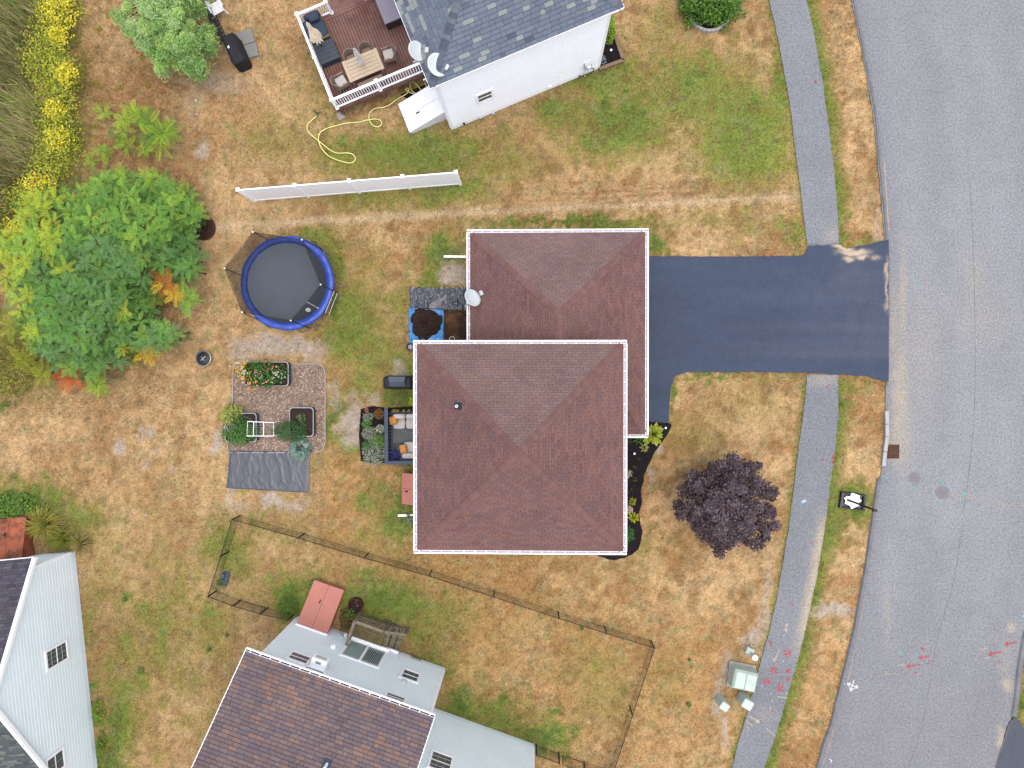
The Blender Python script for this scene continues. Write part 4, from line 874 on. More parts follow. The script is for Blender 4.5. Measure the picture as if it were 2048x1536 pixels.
# ================================================================ LEFT HOUSE
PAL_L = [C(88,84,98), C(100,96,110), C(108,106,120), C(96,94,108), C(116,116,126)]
PAL_L2 = [C(86,96,100), C(102,112,114), C(122,130,128), C(94,104,110), C(138,144,138)]  # same roof: the differing light on its two slopes is painted into these palettes
hl = thing('house', LA+LU*5-LN*3, 'pale blue-grey gabled house cut off by the left edge', 'house')
ll = lambda a, b, z=0: LA+LU*a+LN*b+Z3*z
SPL = 9.7; SPX = 11.3; AP = 6.15; pl_ = (AP-ZL)/(SPL/2)
topL = lambda a: ZL+min(a, SPL-a)*pl_
foundation(hl, rect(LA, LU, LN, .03, SPX-.03, -9, -.03), .3)
siding(hl, LA, LU, LN, SPX, topL, 'siding_blue', .2, .28); siding(hl, LA-LN*9, LN, -LU, 9, lambda a: ZL, 'siding_blue', .2, .28)
cornerboard(hl, LA+LU*.05, .28, ZL, LU, LN); cornerboard(hl, LA-LN*.05, .28, ZL, LN, -LU)
oh = .12; ov = .4
la, lb, lc, ld = ll(-ov, oh, ZL-ov*pl_+.1), ll(-ov, -9, ZL-ov*pl_+.1), ll(SPL/2, -9, AP+.1), ll(SPL/2, oh, AP+.1); le, lf_ = ll(SPX+ov, oh, ZL-(SPX-SPL+ov)*pl_+.1), ll(SPX+ov, -9, ZL-(SPX-SPL+ov)*pl_+.1)
fl1, fl2 = [la, lb, lc, ld], [lf_, le, ld, lc]
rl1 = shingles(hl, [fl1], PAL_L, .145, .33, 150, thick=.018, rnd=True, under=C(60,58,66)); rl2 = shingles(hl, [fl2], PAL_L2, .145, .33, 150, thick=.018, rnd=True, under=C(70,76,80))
for p, q in ((la, ld), (le, ld)):
    b = MB(); b.obox((p+q)/2+LN*.02-Z3*.06, (q-p)/2, LN*.014, Z3*.10); b.build('rake_board', 'white_trim', hl)
    b = MB(); b.obox((p+q)/2-LN*.05+Z3*.012, (q-p)/2, LN*.075, Z3*.022); b.build('rake_edge', 'white_trim', hl)
b = MB(); b.obox(ll(-ov-.02, -4.4, ZL-ov*pl_+.02), LN*4.45, LU*.02, Z3*.07); b.build('fascia', 'white_trim', hl)
a0_, a1_, z0_, z1_ = wq(LA, LN, LU, [(90,1303),(131,1281),(135,1316),(92,1343)]); window(hl, LA, LU, LN, a0_, a1_, z0_, z1_, nx=4, ny=4)
window(hl, LA, LU, LN, 8.64, 9.5, 2.3, 3.45, nx=2, ny=2)
bk0, bk1 = P(5,1075), P(70,1075)
b0 = (P(70,1110)-LA).dot(LN); b1 = (P(5,1110)-LA).dot(LN)
bulkhead(hl, LA, LN, -LU, b1, b0, 1.95, .95, .3, 'rust_old')
# ================================================================ DECK AND ITS FURNITURE (W frame)
ZD = 1.0; thW = math.atan2(WU.y, WU.x)
dk = thing('deck', wl(-2.4, 4.8), 'reddish-brown board deck with white railing beside the grey-roofed house', 'deck')
DA0, DA1, DB0, DB1 = -4.72, -.02, 2.62, 6.72; bw = .142
for i in range(33):
    a = DA0+.07+i*bw
    if a+.06 > DA1: break
    b = MB(); b.obox(wl(a, (DB0+DB1)/2, ZD-.014), WU*(bw/2-.013), WN*(DB1-DB0)/2, Z3*.014); b.build('board', 'deck_board', dk)
for j in range(2):
    b = MB(); b.obox(wl((DA0+DA1)/2, DB1+.085+j*.145, ZD-.014), WU*(DA1-DA0)/2, WN*.066, Z3*.014); b.build('board', 'deck_board', dk)
b = MB(); b.obox(wl((DA0+DA1)/2, (DB0+DB1+.3)/2, ZD-.16), WU*((DA1-DA0)/2-.03), WN*(DB1+.3-DB0-.06)/2, Z3*.12); b.build('joist_frame', 'wicker_dark', dk)
for p, q in ((wl(DA0, DB0-.015, ZD-.13), wl(DA1, DB0-.015, ZD-.13)), (wl(DA0-.015, DB0-.02, ZD-.13), wl(DA0-.015, 7.02, ZD-.13))):
    b = MB(); b.beam(p, q, .028, .26); b.build('rim_board', 'deck_board', dk)
for a, bb_ in ((-4.6, 2.75), (-4.6, 6.9), (-2.4, 2.75)):
    b = MB(); b.box(wl(a, bb_, .38), (.14, .14, .78), thW); b.build('support_post', 'timber', dk)
for k in range(3):   # steps down at the far side
    b = MB(); b.obox(wl(-2.35, 7.2+.28*k, ZD-.2*(k+1)+.0), WU*.85, WN*.15, Z3*.02); b.build('step', 'deck_board', dk)
bal = MB(); bal.box((0, 0, 0), (.036, .036, .78), thW); balm = bal.mesh('baluster', MATS['white_vinyl'])
ZR = ZD+.98
def rail(p, q, n):
    r = MB(); d = q-p; r.beam(p+Z3*ZR, q+Z3*ZR, .10, .06); r.beam(p+Z3*(ZD+.12), q+Z3*(ZD+.12), .06, .07); ro = r.build('railing', 'white_vinyl', dk)
    for i in range(n): inst(balm, 'baluster', ro, Matrix.Translation(p+d*((i+.5)/n)+Z3*(ZD+.55)))
def rpost(a, b_):
    m = MB(); m.box(wl(a, b_, ZD+.5), (.11, .11, 1.06), thW); m.box(wl(a, b_, ZD+1.055), (.155, .155, .05), thW); m.box(wl(a, b_, ZD+.04), (.15, .15, .07), thW); m.build('railing_post', 'white_vinyl', dk)
rb = DB0+.06; ra = DA0+.06; rt = 6.95
for a, b_ in ((ra, rb), (-2.42, rb), (-.12, rb), (ra, 4.8), (ra, rt), (-3.2, rt), (-1.45, rt)): rpost(a, b_)
rail(wl(ra+.06, rb), wl(-2.48, rb), 18); rail(wl(-2.36, rb), wl(-.18, rb), 17); rail(wl(ra, rb+.06), wl(ra, 4.74), 17); rail(wl(ra, 4.86), wl(ra, rt-.06), 17); rail(wl(ra+.06, rt), wl(-3.26, rt), 12); rail(wl(-1.39, rt), wl(-.1, rt), 10)
b = MB(); q = P(683,233); b.box((q.x, q.y, .06), (.32, .36, .14), thW); b.build('splash_block', 'concrete', None, label='pale concrete block on the grass at the deck corner', cat='block')
# dining table
tc = wl(-2.72, 3.72, ZD); T = thing('dining_table', tc, 'cream slatted dining table on the deck with a closed umbrella through it', 'table')
for i in range(6):
    b = MB(); b.obox(tc+WN*(-.43+i*.172)+Z3*.73, WU*.70, WN*.078, Z3*.02); b.build('slat', 'table_wood', T)
for s in (-1, 1): b = MB(); b.obox(tc+WU*s*.785+Z3*.73, WU*.08, WN*.52, Z3*.022); b.build('end_board', 'table_wood', T)
b = MB(); b.obox(tc+Z3*.68, WU*.8, WN*.46, Z3*.025); b.build('apron', 'wicker', T)
for s in (-1, 1):
    for t in (-1, 1): b = MB(); b.obox(tc+WU*s*.74+WN*t*.42+Z3*.33, WU*.045, WN*.045, Z3*.33); b.build('leg', 'wicker', T)
def wchair(c, ang, label, wide=.56, cush=True, name='wicker_chair', group='wicker seats round the deck table', cm='cushion_white'):
    """woven armchair, local +y is the direction it faces"""
    t = thing(name, c, label, 'chair', group); M = Matrix.Translation(c) @ Matrix.Rotation(ang, 4, 'Z')
    def put(mb, nm, mm): mb.v = [tuple(M @ Vector(v)) for v in mb.v]; return mb.build(nm, mm, t)
    w2 = wide/2; b = MB(); b.box((0, 0, .36), (wide, .56, .12)); put(b, 'seat', 'wicker')
    if cush: b = MB(); b.box((0, .02, .46), (wide-.1, .46, .07)); put(b, 'cushion', cm)
    b = MB(); n = 10; ins = []; 
    for k in range(n+1):
        a = math.pi*(.0+k/n); x = -math.cos(a)*(w2+.02); y = -.02-math.sin(a)*.34 if True else 0; ht = .86 if 2 <= k <= n-2 else .66
        ins.append((x, y, ht))
    for k in range(n):
        (xa, ya, ha), (xb, yb, hb_) = ins[k], ins[k+1]; o = .92
        b.add([(xa, ya, .34), (xb, yb, .34), (xb*1.08, yb*1.12, hb_), (xa*1.08, ya*1.12, ha), (xa*o, ya*o, .34), (xb*o, yb*o, .34), (xb*o*1.08, yb*o*1.12, hb_), (xa*o*1.08, ya*o*1.12, ha)],
              ((0, 1, 2, 3), (5, 4, 7, 6), (3, 2, 6, 7), (0, 3, 7, 4), (1, 5, 6, 2)))
    put(b, 'backrest', 'wicker')
    for sx in (-1, 1):
        b = MB(); b.beam((sx*w2, .0, .64), (sx*w2, .3, .62), .06, .04); b.beam((sx*w2, .28, .62), (sx*w2, .28, .0), .04, .04); put(b, 'armrest', 'wicker')
        b = MB(); b.beam((sx*(w2-.04), -.24, .34), (sx*(w2-.02), -.28, 0), .04, .04); put(b, 'leg', 'wicker')
    return t
wchair(wl(-4.0, 3.55, ZD), thW-math.pi/2+.15, 'wicker chair with white cushion at the left end of the deck table')
wchair(wl(-1.42, 3.85, ZD), thW+math.pi/2-.1, 'wicker chair with white cushion at the right end of the deck table')
wchair(wl(-3.12, 4.28, ZD), thW+math.pi, 'wicker chair behind the deck table, left of its far pair', cush=False)
wchair(wl(-2.34, 4.30, ZD), thW+math.pi, 'wicker chair behind the deck table, right of its far pair', cush=False)
bn = thing('wicker_bench', wl(-2.7, 2.98, ZD), 'wicker bench on the railing side of the deck table', 'bench', 'wicker seats round the deck table')
b = MB(); b.obox(wl(-2.7, 3.0, ZD+.40), WU*.62, WN*.18, Z3*.04); b.build('seat', 'wicker', bn)
for s in (-1, 1):
    for t in (-1, 1): b = MB(); b.obox(wl(-2.7+s*.57, 3.0+t*.14, ZD+.18), WU*.03, WN*.03, Z3*.18); b.build('leg', 'wicker', bn)
def umbrella(c, z0, z1, zf, m, label, rr=.16, base=False, pole='black_metal'):
    t = thing('umbrella', c, label, 'umbrella', 'closed umbrellas on the deck'); b = MB(); b.tube([c+Z3*z0, c+Z3*(z1+.02)], .024, 8); b.build('pole', pole, t)
    f = MB(); n = 20; prof = [(.05, z1), (.075, z1-.15), (.10, z1-.5), (rr*.8, zf+.45), (rr, zf)]; vs = []
    for r, z in prof:
        for k in range(n): a = 2*math.pi*k/n; rr_ = r*(1.18 if k % 2 else .72)*(1+.10*math.sin(3*a+z*5)); vs.append((c.x+rr_*math.cos(a), c.y+rr_*math.sin(a), c.z+z+(.05*math.sin(5*a) if z == zf else 0)))
    fs = [(i*n+k, i*n+(k+1) % n, (i+1)*n+(k+1) % n, (i+1)*n+k) for i in range(len(prof)-1) for k in range(n)]+[tuple(range(n))]
    f.add(vs, fs); f.build('canopy', m, t)
    b = MB(); b.lathe(c+Z3*(z1), [(.03, 0), (.045, .03), (.02, .1)], 10); b.build('finial', 'dish_grey', t)
    if base: b = MB(); b.lathe(c, [(.25, 0), (.25, .05), (.06, .08), (.05, .35)], 18); b.build('base', 'black_metal', t)
    return t
umbrella(tc, .0, 2.35, 1.0, 'umbrella_grey', 'closed striped grey umbrella standing through the cream deck table', .13)
uc = P(649,101,ZD); umbrella(uc+Z3*.42, 0, 2.15, .75, 'umbrella_cloth', 'closed cream umbrella standing on the dark slatted box', .26)
# slatted charcoal box table and navy lounge seat
cb = [P(625,91,ZD+.42), P(665,77,ZD+.42), P(679,114,ZD+.42), P(641,130,ZD+.42)]; cc_ = sum(cb, Vector())/4; cc_.z = ZD
B1 = thing('box_table', cc_, 'charcoal slatted box table on the deck beside the navy seat', 'table')
ha = abs((cb[1]-cb[0]).dot(WU))/2; hb2 = abs((cb[3]-cb[0]).dot(WN))/2
b = MB(); b.obox(cc_+Z3*.2, WU*(ha-.02), WN*(hb2-.02), Z3*.2); b.build('body', 'charcoal_wood', B1)
for i in range(5): b = MB(); b.obox(cc_+WN*(hb2*(-.8+.4*i))+Z3*.41, WU*ha, WN*(hb2*.19), Z3*.015); b.build('slat', 'charcoal_wood', B1)
sb = [P(604,40,ZD+.4), P(640,26,ZD+.4), P(661,72,ZD+.4), P(622,88,ZD+.4)]; sc_ = sum(sb, Vector())/4; sc_.z = ZD
S = thing('lounge_chair', sc_, 'navy cushioned lounge seat in the railing corner of the deck', 'seat')
ha = .46; hb2 = .56
def pillow(c, ax, ay, az, name, m, parent, n=6, pw=3.5, ret=False):
    """puffed cushion: superellipsoid box"""
    b = MB(); vs = []; N = 12; K = 7
    for i in range(K+1):
        ph = -math.pi/2+math.pi*i/K
        for j in range(N):
            th = 2*math.pi*j/N; sg = lambda v, e: math.copysign(abs(v)**e, v); e = .45; ez = .7
            vs.append(c+ax*(sg(math.cos(ph), ez)*sg(math.cos(th), e))+ay*(sg(math.cos(ph), ez)*sg(math.sin(th), e))+az*sg(math.sin(ph), ez))
    fs = [(i*N+j, i*N+(j+1) % N, (i+1)*N+(j+1) % N, (i+1)*N+j) for i in range(K) for j in range(N)]
    b.add(vs, fs); return b.build(name, m, parent, smooth=True)
b = MB(); b.obox(sc_+Z3*.16, WU*ha, WN*hb2, Z3*.15); b.build('frame', 'timber', S)
pillow(sc_+Z3*.38-WN*.06+WU*.06, WU*(ha-.04), WN*(hb2-.1), Z3*.09, 'seat_cushion', 'navy_fabric', S)
pillow(sc_+Z3*.62+WN*(hb2-.08)+WU*.06, WU*(ha-.06), WN*.12, Z3*.22, 'back_cushion', 'navy_fabric', S)
pillow(sc_+Z3*.60-WU*(ha-.1)-WN*.08, WU*.12, WN*(hb2-.12), Z3*.2, 'side_cushion', 'navy_fabric', S)
pillow(sc_+Z3*.72+WN*(hb2-.2)+WU*.12, WU*.26, (WN+Z3*.6).normalized()*.2, (Z3-WN*.6).normalized()*.08, 'throw_pillow', 'navy_fabric', S)
b = MB(); b.obox(sc_-WN*(hb2-.05)+Z3*.36, WU*ha, WN*.06, Z3*.03); b.build('armrest', 'timber', S)
x_ = thing('storage_box', wl(-.72, 5.4, ZD), 'storage box with lilac-grey lid on the deck by the house wall', 'box')
b = MB(); b.obox(wl(-.66, 6.05, ZD+.33), WU*.36, WN*.9, Z3*.33); b.build('body', 'wicker_dark', x_)
b = MB(); b.obox(wl(-.66, 6.05, ZD+.69), WU*.40, WN*.95, Z3*.035); b.build('lid', 'lilac_lid', x_)
# satellite dishes
def dish(c, nrm_, r, foot, label, elbow=None, m='dish_grey', ring=False):
    t = thing('satellite_dish', foot, label, 'satellite dish', 'satellite dishes'); n = nrm_.normalized(); u = n.orthogonal().normalized(); u = (Z3-n*Z3.dot(n)).normalized(); v = n.cross(u)
    b = MB(); N = 28; K = 5; vs = []
    for bk in (0, 1):
        for i in range(K+1):
            rr = r*i/K
            for j in range(N): a = 2*math.pi*j/N; vs.append(c+(u*math.cos(a)*1.08+v*math.sin(a)*.96)*rr+n*(.24*(rr/r)**2*r-bk*.018))
    o = (K+1)*N; fs = [(i*N+j, i*N+(j+1) % N, (i+1)*N+(j+1) % N, (i+1)*N+j) for i in range(K) for j in range(N)]
    fs += [(o+f[0], o+f[3], o+f[2], o+f[1]) for f in fs]+[(K*N+j, K*N+(j+1) % N, o+K*N+(j+1) % N, o+K*N+j) for j in range(N)]
    b.add(vs, fs); b.build('reflector', m, t, smooth=True)
    lnb = c+n*r*1.15-u*r*.55; b = MB(); b.tube([c-u*r*.95+n*.02, lnb], .018, 6); b.build('feed_arm', m, t)
    b = MB(); b.obox(lnb+u*.03, u*.05, v*.10, n*.05); b.build('feed_horn', 'dish_grey', t)
    el = elbow or (foot+Z3*.5); b = MB(); b.tube([foot, el, c-n*.06], .036, 8); b.build('mast', m, t)
    b = MB(); b.obox(c-n*.05, u*.09, v*.08, n*.04); b.build('bracket', m, t); return t
n1_ = Vector((.62, -.05, .62)); c1_ = P(832,103,6.15); dish(c1_, n1_, .40, P(827,124,5.75), 'pale satellite dish on the grey roof edge, nearer the deck', P(847,116,5.9))
c2_ = P(874,130,6.2); dish(c2_, Vector((.5, -.25, .75)), .44, P(847,160,5.75), 'pale satellite dish at the lower corner of the grey roof', P(876,146,6.0))
dish(P(943,597,3.55), Vector((.6, .3, .6)), .42, P(931,613,3.0), 'grey satellite dish on the garage eave of the brown-roofed house', P(936,608,3.25))
# hose on the lawn
hp = [(853,173),(850,165),(858,162),(856,176),(845,182),(836,172),(830,166),(822,163),(820,172),(824,182),(832,188),(822,186),(812,180),(814,176),(818,180),(812,188),(795,198),(780,209),(765,215),(750,217),(740,225),(738,238),(745,250),(756,254),(763,248),(760,240),(748,238),(735,240),(718,244),(695,246),(675,251),(655,256),(640,266),(637,280),(643,296),(655,310),(672,319),(692,325),(705,325),(711,318),(706,309),(695,306),(675,306),(660,300),(645,288),(630,276),(617,264),(614,252),(622,242),(633,232)]
b = MB(); A = spline([P(x, y, .06) for x, y in hp], 4); b.tube([a+Z3*(.012*math.sin(i*.7)) for i, a in enumerate(A)], .024, 6); b.build('garden_hose', 'hose', None, smooth=True, label='yellow-green garden hose looping over the grass below the deck', cat='hose')
sp = thing('lawn_sprinkler', P(635,227), 'small green lawn sprinkler at the end of the yellow hose', 'sprinkler'); q = P(635,227)
b = MB(); 
for k in range(3): a = k*2.1+.4; b.beam(q+Z3*.03, q+Vector((math.cos(a)*.2, math.sin(a)*.2, .02)), .035, .03)
b.build('base', 'green_plastic', sp); b = MB(); b.tube([q+Z3*.02, q+Z3*.16], .035, 8); b.beam(q+Vector((-.18, .05, .16)), q+Vector((.18, -.05, .16)), .03, .03); b.build('arm', 'green_plastic', sp)

# ================================================================ FENCES
wf = thing('vinyl_fence', P(700,386), 'white vinyl privacy fence panel run standing across the lawn', 'fence')
fa, fbp = P(511,402), P(921,369); HF = 2.05; d_ = (fbp-fa); L_ = d_.length; du = d_/L_; dn = Vector((du.y, -du.x, 0))
ps = [0, .262, .512, .756, 1.0]
for t in ps:
    p = fa+d_*t; b = MB(); ang = math.atan2(du.y, du.x); b.box(p+Z3*(HF+.06)/2, (.13, .13, HF+.06), ang); pe = b.build('post', 'white_vinyl', wf)
    b = MB(); b.box(p+Z3*(HF+.075), (.17, .17, .03), ang); q = p+Z3*(HF+.09)
    b.add([q+du*.085+dn*.085, q-du*.085+dn*.085, q-du*.085-dn*.085, q+du*.085-dn*.085, q+Z3*.06], ((0, 1, 4), (1, 2, 4), (2, 3, 4), (3, 0, 4))); b.build('post_cap', 'white_vinyl', pe)
for i in range(4):
    p, q = fa+d_*ps[i]+du*.066, fa+d_*ps[i+1]-du*.066; pn = MB(); pn.beam(p+Z3*.16, q+Z3*.16, .05, .14); pn.beam(p+Z3*(HF-.06), q+Z3*(HF-.06), .05, .12); rl = pn.build('panel_rail', 'white_vinyl', wf)
    n = 13; l = (q-p).length/n; bm_ = MB(); bm_.obox((0, 0, 0), du*(l/2-.002), dn*.012, Z3*((HF-.32)/2)); mm = bm_.mesh('board', MATS['white_vinyl'])
    for k in range(n): inst(mm, 'board', wf, Matrix.Translation(p+du*l*(k+.5)+Z3*(.2+(HF-.32)/2)))
cf = thing('chain_link_fence', P(900,1180), 'low black chain-link fence round the yard of the bottom house', 'fence'); HC = .95
TOPL = [(464,1039),(596,1076),(728,1116),(858,1152),(987,1194),(1118,1237),(1213,1267),(1309,1296),(1265,1431),(1222,1560)]
LEFT = [(464,1039),(441,1113),(416,1193),(465,1212)]; G2 = [(521,1228),(576,1241)]; G3 = [(1073,1510),(1119,1527)]
def clf(pts, parent, posts=None):
    A = [P(x, y, HC) for x, y in pts]
    for i in range(len(A)-1):
        p, q = A[i], A[i+1]; b = MB(); b.tube([p, q], .02, 6); b.build('top_rail', 'black_metal', parent)
        b = MB(); z = Vector((0, 0, HC-.05)); d = q-p; b.add([p-z, q-z, q-Z3*.02, p-Z3*.02], ((0, 1, 2, 3),)); b.build('mesh_panel', 'fence_mesh', parent)
        b = MB(); b.tube([p-z, q-z], .008, 4); b.build('bottom_wire', 'black_metal', parent)
    for p in (A if posts is None else [A[i] for i in posts]):
        b = MB(); b.tube([(p.x, p.y, -.05), (p.x, p.y, HC+.05)], .032, 8); b.build('post', 'black_metal', parent)
clf(TOPL, cf); clf(LEFT, cf, [1, 2, 3]); clf(G2, cf); clf(G3, cf)
def gate(p, q, label):
    g = thing('gate', (P(*p)+P(*q))/2, label, 'gate'); A, B = P(p[0], p[1], HC), P(q[0], q[1], HC); d = (B-A).normalized()*.07; A, B = A+d, B-d
    z = Vector((0, 0, HC-.08)); b = MB(); b.tube([A, B], .018, 6); b.tube([A-z, B-z], .018, 6); b.tube([A, A-z], .018, 6); b.tube([B, B-z], .018, 6); b.build('frame', 'black_metal', g)
    b = MB(); b.add([A-z, B-z, B, A], ((0, 1, 2, 3),)); b.build('mesh_panel', 'fence_mesh', g)
gate((465,1212),(521,1228),'black chain-link gate left of the red cellar doors'); gate((1123,1529),(1171,1545),'black chain-link gate at the bottom edge beside the pale wall')
b = MB(); p = P(1171,1545,HC); b.tube([(p.x, p.y, -.05), (p.x, p.y, HC+.05)], .032, 8); b.build('post', 'black_metal', cf); clf([(1171,1545),(1222,1560)], cf, [])

# ================================================================ TRAMPOLINE
tq = P(574,566,.9); tr = thing('trampoline', (tq.x, tq.y, 0), 'round trampoline with blue padded rim and black safety net', 'trampoline'); RT = 2.24
def circ(c, r, z, n=64): return [(c.x+r*math.cos(2*math.pi*k/n), c.y+r*math.sin(2*math.pi*k/n), z) for k in range(n)]
b = MB(); b.lathe((tq.x, tq.y, .86), [(RT-.27, 0), (RT-.27, .02)], 64); b.build('mat', 'tramp_mat', tr)
pd = MB(); vs = []; N = 96; prof = [(RT-.33, .90), (RT-.28, .95), (RT-.16, .965), (RT-.03, .945), (RT+.02, .88), (RT+.01, .78)]
for r, z in prof:
    for k in range(N):
        a = 2*math.pi*k/N; w_ = .012*math.sin(a*23)+.01*math.sin(a*41+1)+(.02*math.sin(a*9+2) if z < .9 else 0); vs.append((tq.x+(r+w_*.6)*math.cos(a), tq.y+(r+w_*.6)*math.sin(a), z+w_))
pd.add(vs, [(i*N+k, i*N+(k+1) % N, (i+1)*N+(k+1) % N, (i+1)*N+k) for i in range(len(prof)-1) for k in range(N)]); pd.build('pad', 'tramp_pad', tr, smooth=True)
b = MB(); b.tube(circ(tq, RT-.03, .84), .03, 6, closed=True); b.build('frame_ring', 'steel', tr)
tops = [(507,465),(451,536),(487,621),(581,638),(641,568),(602,481)]; TP = [P(x, y, 2.9) for x, y in tops]; cT = sum(TP, Vector())/6
PO = []
for k, t in enumerate(TP):
    a = math.atan2(t.y-cT.y, t.x-cT.x); base = Vector((tq.x+(RT+.02)*math.cos(a), tq.y+(RT+.02)*math.sin(a), 0)); top = Vector((base.x*.35+t.x*.65, base.y*.35+t.y*.65, 2.9)); PO.append((base, top, a))
    b = MB(); b.tube([base+Z3*.1, base+Z3*1.0, top], .022, 8); po = b.build('net_pole', 'black_metal', tr)
    b = MB(); b.lathe(top, [(.03, -.05), (.035, 0), (.02, .04)], 10); b.build('pole_cap', 'white_vinyl', po)
    b = MB(); e = Vector((-math.sin(a), math.cos(a), 0)); b.tube([base+e*.45+Z3*.86, base+e*.45+Z3*.02+Vector((math.cos(a), math.sin(a), 0))*.06, base-e*.45+Z3*.02+Vector((math.cos(a), math.sin(a), 0))*.06, base-e*.45+Z3*.86], .024, 6); b.build('leg', 'steel', tr)
nb = MB(); K = 8
for k in range(6):
    (b0, t0, a0), (b1, t1, a1) = PO[k], PO[(k+1) % 6]
    da = (a1-a0+math.pi) % (2*math.pi)-math.pi
    for j in range(K):
        s0, s1 = j/K, (j+1)/K
        lo = [Vector((tq.x+(RT-.33)*math.cos(a0+da*s), tq.y+(RT-.33)*math.sin(a0+da*s), .93)) for s in (s0, s1)]
        hi = [t0.lerp(t1, s)-Z3*(.10*math.sin(math.pi*s)) for s in (s0, s1)]
        nb.quad(lo[0], lo[1], hi[1], hi[0])
nb.build('net', 'net', tr)
b = MB(); b.tube([t for _, t, _ in PO], .014, 5, closed=True); b.build('top_cord', 'black_metal', tr)
b = MB(); l0, l1 = P(668,583,.9), P(651,625,.9)
b.tube([l0, P(672,585,.0), ], .02, 6); b.tube([l1, P(655,630,.0)], .02, 6); b.tube([l0-Z3*.4+(P(672,585)-P(668,583))*.5, l1-Z3*.4+(P(655,630)-P(651,625))*.5], .02, 6); b.tube([l0, l1], .02, 6); b.build('ladder', 'steel', tr)
b = MB(); q = P(614,604,.93); e = P(636,616,.93); b.tube([q, e, P(640,630,.93)], .02, 5); b.build('net_zip', 'white_vinyl', tr)
sh = MB(); q = P(617,620,.9); sh.lathe(q, [(.02, .0), (.09, .01), (.10, .06), (.03, .09)], 10, sx=1.3); sh.build('white_shoe', 'white_vinyl', None, label='small white thing lying on the trampoline near its ladder', cat='shoe')
# ================================================================ YARD THINGS
def rrect(px0, py0, px1, py1, r, h=0, n=5):
    a, b = P(px0, py0, h), P(px1, py1, h); x0, x1 = sorted((a.x, b.x)); y0, y1 = sorted((a.y, b.y)); out = []
    for cx, cy, s in ((x1-r, y1-r, 0), (x0+r, y1-r, 1), (x0+r, y0+r, 2), (x1-r, y0+r, 3)):
        for k in range(n+1): t = math.pi/2*(s+k/n); out.append((cx+r*math.cos(t), cy+r*math.sin(t)))
    return out
def shrink(poly, d):
    cx = sum(p[0] for p in poly)/len(poly); cy = sum(p[1] for p in poly)/len(poly); out = []
    for x, y in poly: v = Vector((x-cx, y-cy)); k = max(0, v.length-d)/max(v.length, 1e-6); out.append((cx+v.x*k, cy+v.y*k))
    return out
# gravel bed with steel edging
gp = [(p.x, p.y) for p in POLY['gravel']]
b = MB(); b.prism(gp, -.03, .02); gb = b.build('gravel_bed', 'gravel_base', None, label='tan pebble gravel bed with metal edging in the back yard', kind='structure')
b = MB(); b.ring(shrink(gp, -.02), shrink(gp, .02), -.02, .07); b.build('edging', 'steel', gb)
r = np.random.RandomState(5); X = r.uniform(-15.2, -10, 9000); Y = r.uniform(-4, 1.2, 9000); k = inpoly(X, Y, shrink(gp, .05)); X, Y = X[k], Y[k]
oc = np.array([[1,0,0],[0,1,0],[-1,0,0],[0,-1,0],[0,0,.8]]); nS = len(X); s = r.uniform(.025, .06, nS)[:, None, None]; an = r.uniform(0, 6.28, nS)
Rm = np.zeros((nS, 3, 3)); Rm[:, 0, 0] = np.cos(an); Rm[:, 0, 1] = -np.sin(an); Rm[:, 1, 0] = np.sin(an); Rm[:, 1, 1] = np.cos(an); Rm[:, 2, 2] = 1
Vp = np.einsum('nij,kj->nki', Rm, oc*np.array([1.2, .8, .7]))*s+np.stack([X, Y, np.full(nS, .022)], 1)[:, None]
Tt = (np.array([[0,1,4],[1,2,4],[2,3,4],[3,0,4]])[None]+np.arange(nS)[:, None, None]*5).reshape(-1, 3)
pc = np.array([C(176,150,128)[:3], C(150,124,106)[:3], C(206,188,170)[:3], C(126,106,98)[:3], C(160,140,130)[:3]])[r.randint(0, 5, nS)]
setp(link_mesh('pebbles', np_mesh('pebbles', Vp.reshape(-1, 3), Tt, MATS['pebble'], np.repeat(np.hstack([pc, np.ones((nS, 1))]), 5, 0), ORG[gb.name]), gb), None, None, None, 'stuff')
def planter(x0, y0, x1, y1, label, h=.42, soil='soil_dark', r=.16):
    t = thing('raised_planter', (P(x0, y0)+P(x1, y1))/2, label, 'planter', 'raised planters on the gravel bed'); o = rrect(x0, y0, x1, y1, r, h)
    b = MB(); b.ring(o, shrink(o, .03), .0, h); b.build('side', 'charcoal_paint', t); b = MB(); b.ring(shrink(o, -.012), shrink(o, .035), h-.01, h+.014); b.build('rim', 'steel', t)
    b = MB(); b.prism(shrink(o, .03), .02, h-.06); b.build('soil', soil, t); return t
planter(489,724,577,772,'dark raised planter full of flowers on the gravel bed'); planter(579,815,627,873,'dark raised planter with bare soil beside the gravel edge'); planter(450,826,513,884,'dark raised planter under leafy greens at the left of the gravel')
